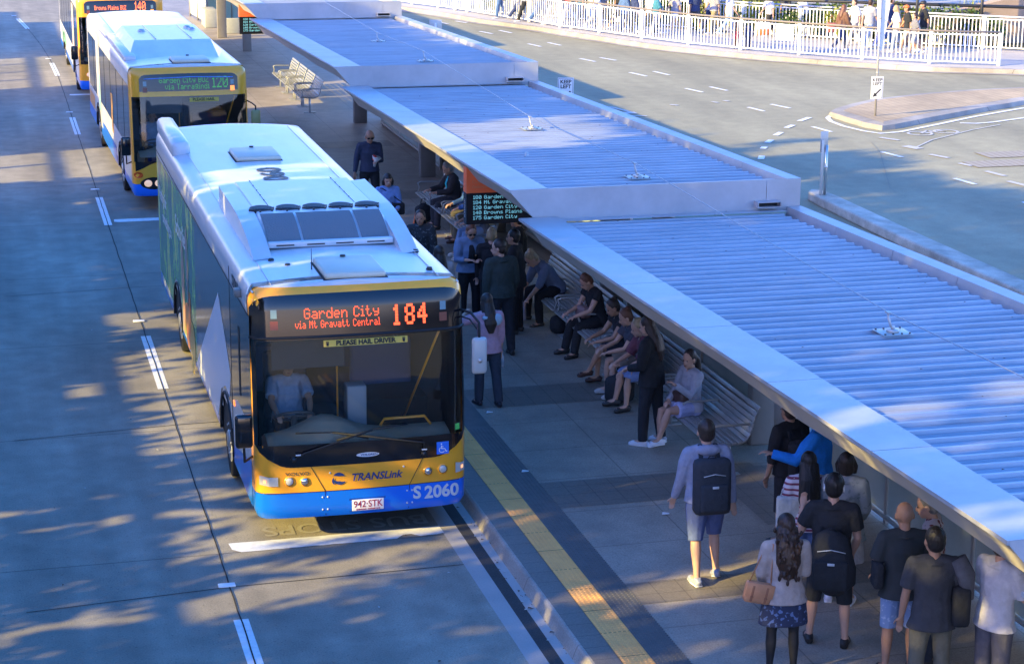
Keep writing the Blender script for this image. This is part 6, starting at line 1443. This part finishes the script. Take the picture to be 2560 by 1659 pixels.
# foliage ---------------------------------------------------------------
M_leaf = mat('leaf_green', (.075, .13, .022), .6, noise=.5, nscale=3, col2=(.03, .06, .012)); M_leaf2 = mat('leaf_yellow_green', (.22, .26, .04), .6, noise=.4, nscale=3); M_bark = mat('bark', (.10, .075, .055), .9, noise=.3, nscale=8, bump=.6, bscale=12)
def leaf_cards(n, centers, size, seed, spread=1.0):
    "numpy cloud of leaf quads around clump centres [(x, y, z, r)]"
    g_ = np.random.default_rng(seed); C = np.array(centers); k = g_.integers(0, len(C), n); d = g_.normal(size=(n, 3)); d /= np.linalg.norm(d, axis=1)[:, None]
    r = C[k, 3]*g_.uniform(.35, 1.05, n)**.6*spread; p = C[k, :3]+d*r[:, None]*np.array([1, 1, .8])
    u = g_.normal(size=(n, 3)); u /= np.linalg.norm(u, axis=1)[:, None]; w = np.cross(u, g_.normal(size=(n, 3))); w /= np.linalg.norm(w, axis=1)[:, None]
    s = size*g_.uniform(.6, 1.3, n)[:, None]; V = np.empty((n, 4, 3)); V[:, 0] = p-u*s; V[:, 1] = p+w*s*.5; V[:, 2] = p+u*s; V[:, 3] = p-w*s*.5
    me = bpy.data.meshes.new('leaves'); me.vertices.add(n*4); me.vertices.foreach_set('co', V.reshape(-1)); me.loops.add(n*4); me.loops.foreach_set('vertex_index', np.arange(n*4)); me.polygons.add(n); me.polygons.foreach_set('loop_start', np.arange(n)*4); me.polygons.foreach_set('loop_total', np.full(n, 4)); me.update(); return me
def bush(loc, r, n, lb, mm, seed, flat=.8, size=.09, cat='shrub', grp='shrubs behind the footpath'):
    rr2 = random.Random(seed); t = thing('shrub', lb, cat, loc, 0, grp)
    cs = [(rr2.uniform(-r, r), rr2.uniform(-r*.5, r*.5), rr2.uniform(.2, flat*r), rr2.uniform(.25, .5)*r) for _ in range(14)]
    me = leaf_cards(n, cs, size, seed); me.materials.append(mm); o = bpy.data.objects.new('foliage', me); COL.objects.link(o); o.parent = t
    m = MB()
    for k in range(5): a = k*1.3; m.tube([(0, 0, 0), (math.cos(a)*r*.3, math.sin(a)*r*.2, r*.4), (math.cos(a)*r*.6, math.sin(a)*r*.3, r*.7)], [.04, .025, .012], 6)
    m.build('stem', M_bark, t)
rr = random.Random(21)
hd_names = ['at the right edge of the photo', 'beside the ramp wall', 'just left of the ramp wall', 'behind the boy in grey', 'behind the group of four', 'behind the blond woman', 'behind the tall sign post', 'behind the man in the grey tee', 'behind the auburn hair', 'behind the black skirt', 'behind the white board', 'behind the shopping bag', 'behind the small child', 'behind the khaki trousers', 'behind the bright blue bag', 'far left along the fence']
gb = MB(); fl2 = [Vector((p.x, p.y, 0)) for p in pts2]; ribbon(gb, [p+Vector((.25, .35, 0)) for p in fl2], .158, [p+Vector((8, 11, 0)) for p in fl2], .158)
struct(gb.build('garden_bed', ground_mat('garden_soil', (.07, .075, .03), patch=.4)))
hp_pts = resample(pts2, 2.0)
k_ = 0
for p in hp_pts:
    if p.x > 36 or p.x < 16.5 or k_ >= len(hd_names): continue
    if not (30.5 < p.x < 36): bush((p.x+.55, p.y+.95, .12), 1.25, 3200, 'leafy sunlit shrub behind the far white fence, '+hd_names[k_], M_leaf2 if k_ % 3 else M_leaf, 40+k_, .95, .075)
    k_ += 1
# strappy plants at the right edge
for i, (px, lb) in enumerate([(2440, 'clump of tall strappy leaves left of the black post'), (2480, 'clump of strappy leaves behind the far fence right of centre'), (2520, 'clump of strappy leaves just right of the black post'), (2555, 'clump of strappy leaves at the right edge of the photo')]):
    p = U(px, 96, .15)+Vector((.3, 1.2, 0)); t = thing('strappy_plant', lb, 'plant', p, 0, 'strappy plants behind the fence'); m = MB()
    for k in range(60):
        a = rr.uniform(0, 6.28); L = rr.uniform(.7, 1.5); s = rr.uniform(.1, .5); b0_ = V3(rr.uniform(-.35, .35), rr.uniform(-.25, .25), 0); w = V3(-math.sin(a), math.cos(a), 0)*.022
        p1 = b0_+V3(math.cos(a)*s*.35, math.sin(a)*s*.35, L*.7); p2 = b0_+V3(math.cos(a)*s, math.sin(a)*s, L)
        m.add([b0_-w, b0_+w, p1+w, p1-w, p2], [(0, 1, 2, 3), (3, 2, 4)])
    m.build('leaf_blades', M_leaf2, t)
def tree(loc, crown, n, lb, seed, size=.30, trunk_h=5, r0=.35):
    t = thing('tree', lb, 'tree', loc, 0, 'trees beside the bus station'); m = MB(); rr2 = random.Random(seed)
    m.tube([(0, 0, -.1), (.1, .05, trunk_h*.5), (.05, -.1, trunk_h), (.0, 0, trunk_h+3)], [r0, r0*.8, r0*.6, r0*.25], 10)
    cs = []
    for (cx, cy, cz, cr_) in crown:
        m.tube([(.05, -.1, trunk_h*.8), (cx*.5, cy*.5, (cz+trunk_h)*.5), (cx, cy, cz)], [r0*.45, r0*.3, .04], 6)
        for k in range(9): cs.append((cx+rr2.uniform(-cr_, cr_)*.8, cy+rr2.uniform(-cr_, cr_)*.8, cz+rr2.uniform(-cr_, cr_)*.6, cr_*rr2.uniform(.25, .5)))
    m.build('trunk', M_bark, t)
    me = leaf_cards(n, cs, size, seed); me.materials.append(M_leaf); o = bpy.data.objects.new('crown', me); COL.objects.link(o); o.parent = t
# trees beyond the fence, behind the top right corner
tree((33, 57, 0), [(0, 0, 5, 2.5), (-3, 1, 4.5, 2.2), (3, -1, 4.4, 2.4), (1, 2, 6.5, 2.4)], 6000, 'dark leafy tree behind the shrubs, top right', 3, .16, 3)
tree((26, 63, 0), [(0, 0, 5, 2.5), (-3, 1, 4.5, 2.2), (3, -1, 4.4, 2.4)], 5000, 'dark leafy tree behind the shrubs, top centre', 4, .16, 3)

# sign posts --------------------------------------------------------------
M_sgn = mat('sign_white', (.74, .74, .74), .35); M_sblk = mat('sign_black', (.015, .015, .018), .4)
def keep_left(px, py, lb, z_lo, z_hi, w, post_top, face=True, post_r=.03, back=False, double=False):
    p = U(px, py, .15); t = thing('keep_left_sign', lb, 'road sign', (p.x, p.y, .15)); t.rotation_euler = (0, 0, R(-12))
    m = MB(); m.tube([(0, 0, 0), (0, 0, post_top)], post_r, 12)
    if double: m.box(-.09, -.05, -.02, .02, 0, z_hi-.02)
    m.build('post', M_galv, t)
    yy = -.045 if not back else .045
    m = MB(); m.bbox(-w/2, w/2, yy-.004, yy+.004, z_lo, z_hi, .003); pl_ = m.build('sign_plate', M_sgn if face else M_galv, t)
    if face:
        hh_ = z_hi-z_lo
        for k, tx in enumerate(('KEEP', 'LEFT')): text_mesh(tx, hh_*.19, 'sign_lettering', M_sblk, pl_, Matrix.Translation((0, yy-.006, z_hi-hh_*(.16+.17*k))) @ Matrix.Rotation(R(90), 4, 'X'), .004, depth=.0004, space=1.05)
        m = MB(); c = z_lo+hh_*.27; k = hh_*.19; v = [(1, 1), (-.35, -.35), (-.1, -.6), (-1, -1.0), (-.85, -.02), (-.6, -.22)]
        a1, a2 = (.78, 1.0), (1.0, .78)
        pts = [(.78, 1.0), (-.38, -.12), (-.62, .12), (-.95, -.95), (.12, -.62), (-.12, -.38), (1.0, .78)]
        m.add([(x*k, yy-.0065, c+z*k) for x, z in pts], [tuple(range(7))]); m.build('arrow', M_sblk, pl_)
        m = MB(); e_ = w/2-.02
        for q in ((-e_, e_, z_hi-.03, z_hi-.022), (-e_, e_, z_lo+.022, z_lo+.03), (-e_, -e_+.008, z_lo+.032, z_hi-.032), (e_-.008, e_, z_lo+.032, z_hi-.032)): m.box(q[0], q[1], yy-.0062, yy-.0045, q[2], q[3])
        m.build('sign_border', M_sblk, pl_)
    return t
kl = keep_left(2188, 290, 'keep left sign low on the tall post at the tip of the traffic island', .48, 1.11, .34, 3.4)
m = MB(); m.add([(-.28, .05, 3.6), (.28, .05, 3.6), (.05, .05, 2.15), (-.05, .05, 2.15)], [(0, 1, 2, 3)]); m.add([(-.28, .06, 3.6), (.28, .06, 3.6), (.05, .06, 2.15), (-.05, .06, 2.15)], [(3, 2, 1, 0)])
m = MB(); m.prism([(-.10, .045), (.26, .045), (.26, .053), (-.10, .053)], 3.0, 3.7); m.add([(-.10, .049, 3.0), (.26, .049, 3.0), (.11, .049, 1.85), (.0, .049, 1.75)], [(0, 1, 2, 3)]); m.build('upper_sign', M_sgn, kl)
m = MB()
for z in (1.2, 1.55, 1.9, 2.3, 2.7): m.tube([(0, 0, z), (0, 0, z+.03)], .042, 10)
m.build('bracket', M_galv, kl)
t = keep_left(1412, 560, 'x', 0, 0.01, .1, .1, False) if False else None
# keep left sign whose foot is hidden behind the second canopy
def hidden_sign(px_top, py_top, z_hi, lb, w, hh_, back, Yw):
    # the plate's top edge is seen at this pixel; the post stands at depth Yw
    v = AR*((px_top-W0/2)/F) - AU*((py_top-H0/2)/F) + AF; tt = (Yw-CAM.y)/v.y; p = CAM+v*tt
    return p
p = hidden_sign(1414, 194, 0, '', .5, .7, False, 24.0)
t = thing('keep_left_sign', 'keep left sign showing above the right edge of the second canopy', 'road sign', (p.x, p.y, 0)); t.rotation_euler = (0, 0, R(-10))
zt_ = p.z
m = MB(); m.tube([(0, 0, 0), (0, 0, zt_-.05)], .03, 10); m.build('post', M_galv, t)
m = MB(); m.bbox(-.19, .19, -.05, -.042, zt_-.72, zt_, .003); pl_ = m.build('sign_plate', M_sgn, t)
for k, tx in enumerate(('KEEP', 'LEFT')): text_mesh(tx, .125, 'sign_lettering', M_sblk, pl_, Matrix.Translation((0, -.053, zt_-.10-.115*k)) @ Matrix.Rotation(R(90), 4, 'X'), .004, depth=.0004)
m = MB(); k = .13; m.add([(x*k, -.053, zt_-.44+z*k) for x, z in [(.78, 1.0), (-.38, -.12), (-.62, .12), (-.95, -.95), (.12, -.62), (-.12, -.38), (1.0, .78)]], [tuple(range(7))]); m.build('arrow', M_sblk, pl_)
m = MB()
for q in ((-.175, .175, zt_-.024, zt_-.016), (-.175, -.167, zt_-.70, zt_-.026), (.167, .175, zt_-.70, zt_-.026)): m.box(q[0], q[1], -.0525, -.0505, q[2], q[3])
m.build('sign_border', M_sblk, pl_)
p = hidden_sign(1089, 50, 0, '', .5, .7, False, 38.0)
t = thing('road_sign', 'back of a small grey sign above the right edge of the third canopy', 'road sign', (p.x, p.y, 0)); t.rotation_euler = (0, 0, R(-10))
m = MB(); m.bbox(-.19, .19, .03, .038, p.z-.6, p.z, .003); m.build('sign_plate', M_galv, t); m = MB(); m.tube([(0, 0, 0), (0, 0, p.z-.1)], .03, 10); m.build('post', M_white, t)
# steel post pair with a small plate on the median
p = U(2056, 487, .2); t = thing('median_post', 'shiny steel post with a blank sign back standing on the end of the median kerb', 'sign post', (p.x, p.y, .2)); 
m = MB(); m.tube([(.05, 0, 0), (.05, 0, 1.1)], .032, 14); m.tube([(.05, 0, .6), (.05, 0, .64)], .04, 12); m.build('post', M_steel, t)
m = MB(); m.bbox(-.075, -.01, -.008, .008, 0, 1.22, .003); m.build('flat_bar', M_galv, t)
m = MB(); m.bbox(-.09, .09, .03, .038, .95, 1.40, .004); m.build('sign_plate', M_galv, t)
# a post on the kerb walkway beside the far fence
p = U(1826, 118, .155); t = tag(MB().build('tmp', M_white) if False else thing('lamp_post', 'slim white post rising past the top edge behind the child', 'post', (p.x, p.y, .155)), None); m = MB(); m.tube([(0, 0, 0), (0, 0, 4.5)], .045, 10); m.build('pole', M_white, t)

# things at the top of the platform: glass balustrade, walls ------------------
tb = thing('glass_balustrade', 'tall glass and mesh balustrade at the top end of the platform', 'balustrade', (0, 0, 0))
a, b = U(475, 58, .15), U(590, 100, .15)
for (pa, pb_, zz) in ((U(476, 40, .15), U(515, 62, .15), 1.25),):
    m = MB(); d = (pb_-pa); m.add([pa+V3(0, 0, .1), pb_+V3(0, 0, .1), pb_+V3(0, 0, zz), pa+V3(0, 0, zz)], [(0, 1, 2, 3)]); m.build('mesh_panel', mat('mesh_grey', (.42, .43, .42), .5), tb)
    m = MB()
    for s in (0, .5, 1): q = pa+d*s; m.tube([q, q+V3(0, 0, zz+.1)], .04, 8)
    m.tube([pa+V3(0, 0, zz+.05), pb_+V3(0, 0, zz+.05)], .04, 8); m.build('post', M_galv, tb)
bw_ = MB(); q = U(528, 70, .15); bw_.bbox(q.x-.24, q.x+.24, q.y-.1, q.y+1.2, .15, .85, .03); tag(bw_.build('low_wall', mat('pale_wall', (.40, .41, .36), .8, noise=.1)), 'pale low wall block beside the far pillar', 'wall')
q = U(582, 84, .15); m = MB(); m.bbox(q.x-.30, q.x+.30, q.y-.1, q.y+.1, .15, .72, .02); tag(m.build('concrete_panel', mat('pale_wall', (.40, .41, .36), .8)), 'pale concrete panel with two fixing holes under the fourth canopy', 'panel')
q = U(535, 44, .15); m = MB(); t = thing('street_bin', 'teal bin standing behind the far pillar', 'bin', (q.x, q.y+1, .15)); m.tube([(0, 0, .1), (0, 0, 1.0)], .3, 16); m.tube([(0, 0, 0), (0, 0, .1)], .2, 10); m.build('bin_body', mat('teal_bin', (.05, .14, .16), .5), t); m = MB(); m.tube([(0, 0, 1.0), (0, 0, 1.08)], [.32, .26], 16); m.build('lid', M_dark, t)

# ================================================================== left side, unseen: added and sized to throw the shade
wl = MB()
for y0, y1, z in ((-34, -.6, 4.25), (-.6, 2.3, 5.07), (2.3, 4.1, 4.76), (4.1, 21.0, 5.07), (25.2, 36.8, 6.8)): wl.box(-16, -14, y0, y1, 0, z)  # added sun blocker, heights and notch set where its shade ends
tag(wl.build('shade_wall', mat('wall_render', (.42, .40, .37), .85, noise=.15, nscale=1.5)), 'long added shade wall on the far side of the bus road, outside the photo', 'wall')
rl_ = thing('roadside_frame', 'tall steel frame with a long horizontal beam along the wall, outside the photo', 'frame', (-13.95, 0, 0)); m = MB(); m.box(-.06, .06, -34, 50, 4.93, 5.07); m.build('beam', M_pier, rl_)
for y in (-30, -20, -10, 0, 10, 23.5, 37.5, 39.6, 41.6, 43.7, 50):
    m = MB(); m.box(-.07, .07, y-.07, y+.07, 0, 4.93); m.build('upright', M_pier, rl_)
bk = MB(); bk.box(-18, -14, 45.4, 57, 0, 5.6); bk.box(-18, -14.0, 57, 62, 0, 5.0); bk.box(-18, -14.2, 45.4, 50, 5.6, 6.0); tag(bk.build('shade_block', MATS['wall_render']), 'added shade block left of the road, outside the photo', 'building')  # plain block added to throw the square-edged shade on the road
# drooping foliage of the roadside trees: leaf curtains shaped so sun falls through chosen gaps
def vnoise(y, z, cy, cz, seed):
    g_ = np.random.default_rng(seed); G = g_.random((400, 200)); a = (y+60)/cy; b = z/cz; i = np.floor(a).astype(int) % 399; k = np.floor(b).astype(int) % 199; fa = a-np.floor(a); fb = b-np.floor(b)
    fa = fa*fa*(3-2*fa); fb = fb*fb*(3-2*fb)
    return (G[i, k]*(1-fa)+G[i+1, k]*fa)*(1-fb)+(G[i, k+1]*(1-fa)+G[i+1, k+1]*fa)*fb
def cover(y, z):  # leaf density by zone, shaped to let sun onto chosen spots
    c = np.full(y.shape, .80)
    def zone(y0, y1, z0, z1, v): c[(y > y0) & (y < y1) & (z > z0) & (z < z1)] = v
    zone(-4.5, 7.5, 4.9, 6.0, .24); zone(-30, -4.5, 4.9, 6.6, .66); zone(-5.6, -3.3, 5.3, 9.0, .26); zone(-10, -5.4, 6.6, 8.6, .70)
    zone(2.2, 3.8, 8.3, 9.7, .08); zone(-3.3, -2.6, 8.5, 9.9, .3); zone(2.6, 7.4, 9.7, 12.1, .14); zone(1.5, 6.5, 6.0, 8.3, .60); zone(-3, 3, 9.7, 12.3, .9); zone(-20, -3, 8.8, 12.6, .88); zone(7, 22, 6, 11.6, .9)
    zone(22.6, 60, 6.85, 30, 0); zone(8, 17, 11.9, 13.6, .60); zone(17, 40, 11.7, 30, 0); zone(9, 40, 13.6, 30, 0); zone(-60, 9, 14.0, 30, 0); zone(-60, 7.6, 12.1, 13.95, 1.0); zone(7.6, 9, 12.0, 14, .35); zone(22.6, 27.6, 9.9, 11.6, .85); zone(-34, -.6, 4.2, 5.0, .70); zone(21, 27, 0, 9, .0)
    return c
def roadside_tree(y0, y1, n, lb, seed, ty):
    t = thing('tree', lb, 'tree', (-14, ty, 0), 0, 'trees beside the bus road')
    g_ = np.random.default_rng(seed); y = g_.uniform(y0, y1, n*3); z = g_.uniform(4.2 if y0 < 5 else 4.9, 14.1, n*3)
    f = .55*vnoise(y, z, .42, 1.5, 5)+.45*vnoise(y, z, 1.3, 2.6, 6); thr = .5+(cover(y, z)-.5)*.62
    keep = (f < thr) & (cover(y, z) > .01) ; y, z = y[keep][:n], z[keep][:n]; n = len(y); x = g_.normal(0, .55, n)
    p = np.stack([x, y-ty, z], 1); s = .20*g_.uniform(.7, 1.3, n)[:, None]
    u = g_.normal(size=(n, 3)); u[:, 2] -= 1.0; u /= np.linalg.norm(u, axis=1)[:, None]; w = np.cross(u, g_.normal(size=(n, 3))); w /= np.linalg.norm(w, axis=1)[:, None]
    V = np.empty((n, 4, 3)); V[:, 0] = p-u*s; V[:, 1] = p+w*s*.5; V[:, 2] = p+u*s; V[:, 3] = p-w*s*.5
    me = bpy.data.meshes.new('crown'); me.vertices.add(n*4); me.vertices.foreach_set('co', V.reshape(-1)); me.loops.add(n*4); me.loops.foreach_set('vertex_index', np.arange(n*4)); me.polygons.add(n); me.polygons.foreach_set('loop_start', np.arange(n)*4); me.polygons.foreach_set('loop_total', np.full(n, 4)); me.update(); me.materials.append(M_leaf)
    o = bpy.data.objects.new('crown', me); COL.objects.link(o); o.parent = t
    m = MB(); m.tube([(-.6, 0, 0), (-.5, .1, 5), (-.3, 0, 9), (0, 0, 12)], [.35, .28, .18, .05], 10)
    for k in range(7): yy = (y0-ty)+(y1-y0)*(k+.5)/7; m.tube([(-.5, 0, 4.6+k*.3), (-.3, yy*.5, 7+.3*k), (0, yy, 8.5+(k % 3)*1.3)], [.16, .10, .03], 6)
    m.build('trunk', M_bark, t)
roadside_tree(-28, -9, 26000, 'leafy tree shaped for shade, nearest the camera beside the bus road, outside the photo', 61, -18)
roadside_tree(-9, 8, 30000, 'leafy tree shaped for shade, level with the nearest bus, outside the photo', 62, -1)
roadside_tree(8, 27.6, 31000, 'leafy tree shaped for shade, level with the second canopy, outside the photo', 63, 15)

# pale green glass at the head of the platform
gs_ = thing('glass_screen', 'pale green glass screen at the head of the platform behind the far pillar', 'screen', (0, 0, 0), 0, 'glass screens at the back of the platform')
pa, pb_ = U(520, 50, .15), U(640, 44, .15); m = MB(); m.add([pa, pb_, pb_+V3(0, 0, 1.7), pa+V3(0, 0, 1.7)], [(0, 1, 2, 3)]); m.build('glass_pane', mat('green_glass', (.30, .44, .38), .15, noise=.1, nscale=1), gs_)
for q in (pa, (pa+pb_)/2, pb_):
    m = MB(); m.tube([q, q+V3(0, 0, 1.75)], .03, 8); m.build('post', M_galv, gs_)

# grit, leaves and scraps gathered in the gutter and on the road
gr_ = MB(); rr = random.Random(77)
for i in range(170):
    if i < 90: x, y = rr.uniform(1.28, 1.42), rr.uniform(-6, 1.5)
    elif i < 130: x, y = rr.uniform(-3.6, .9), rr.uniform(-6, 20)
    else: x, y = rr.uniform(13.0, 13.4), rr.uniform(8, 18)
    s_ = rr.uniform(.008, .028); a = rr.uniform(0, 3)
    gr_.add([(x-s_*math.cos(a), y-s_*math.sin(a), .012), (x+s_*.5, y-s_*.6, .018), (x+s_*math.cos(a), y+s_*math.sin(a), .012), (x-s_*.4, y+s_*.7, .020)], [(0, 1, 2, 3)], i % 2)
tag(gr_.build('gutter_litter', [MATS['dry_leaf'], mat('grit_pale', (.5, .48, .44), .9)]), 'dry leaves and pale grit scattered along the gutter and road', 'litter', kind='stuff')
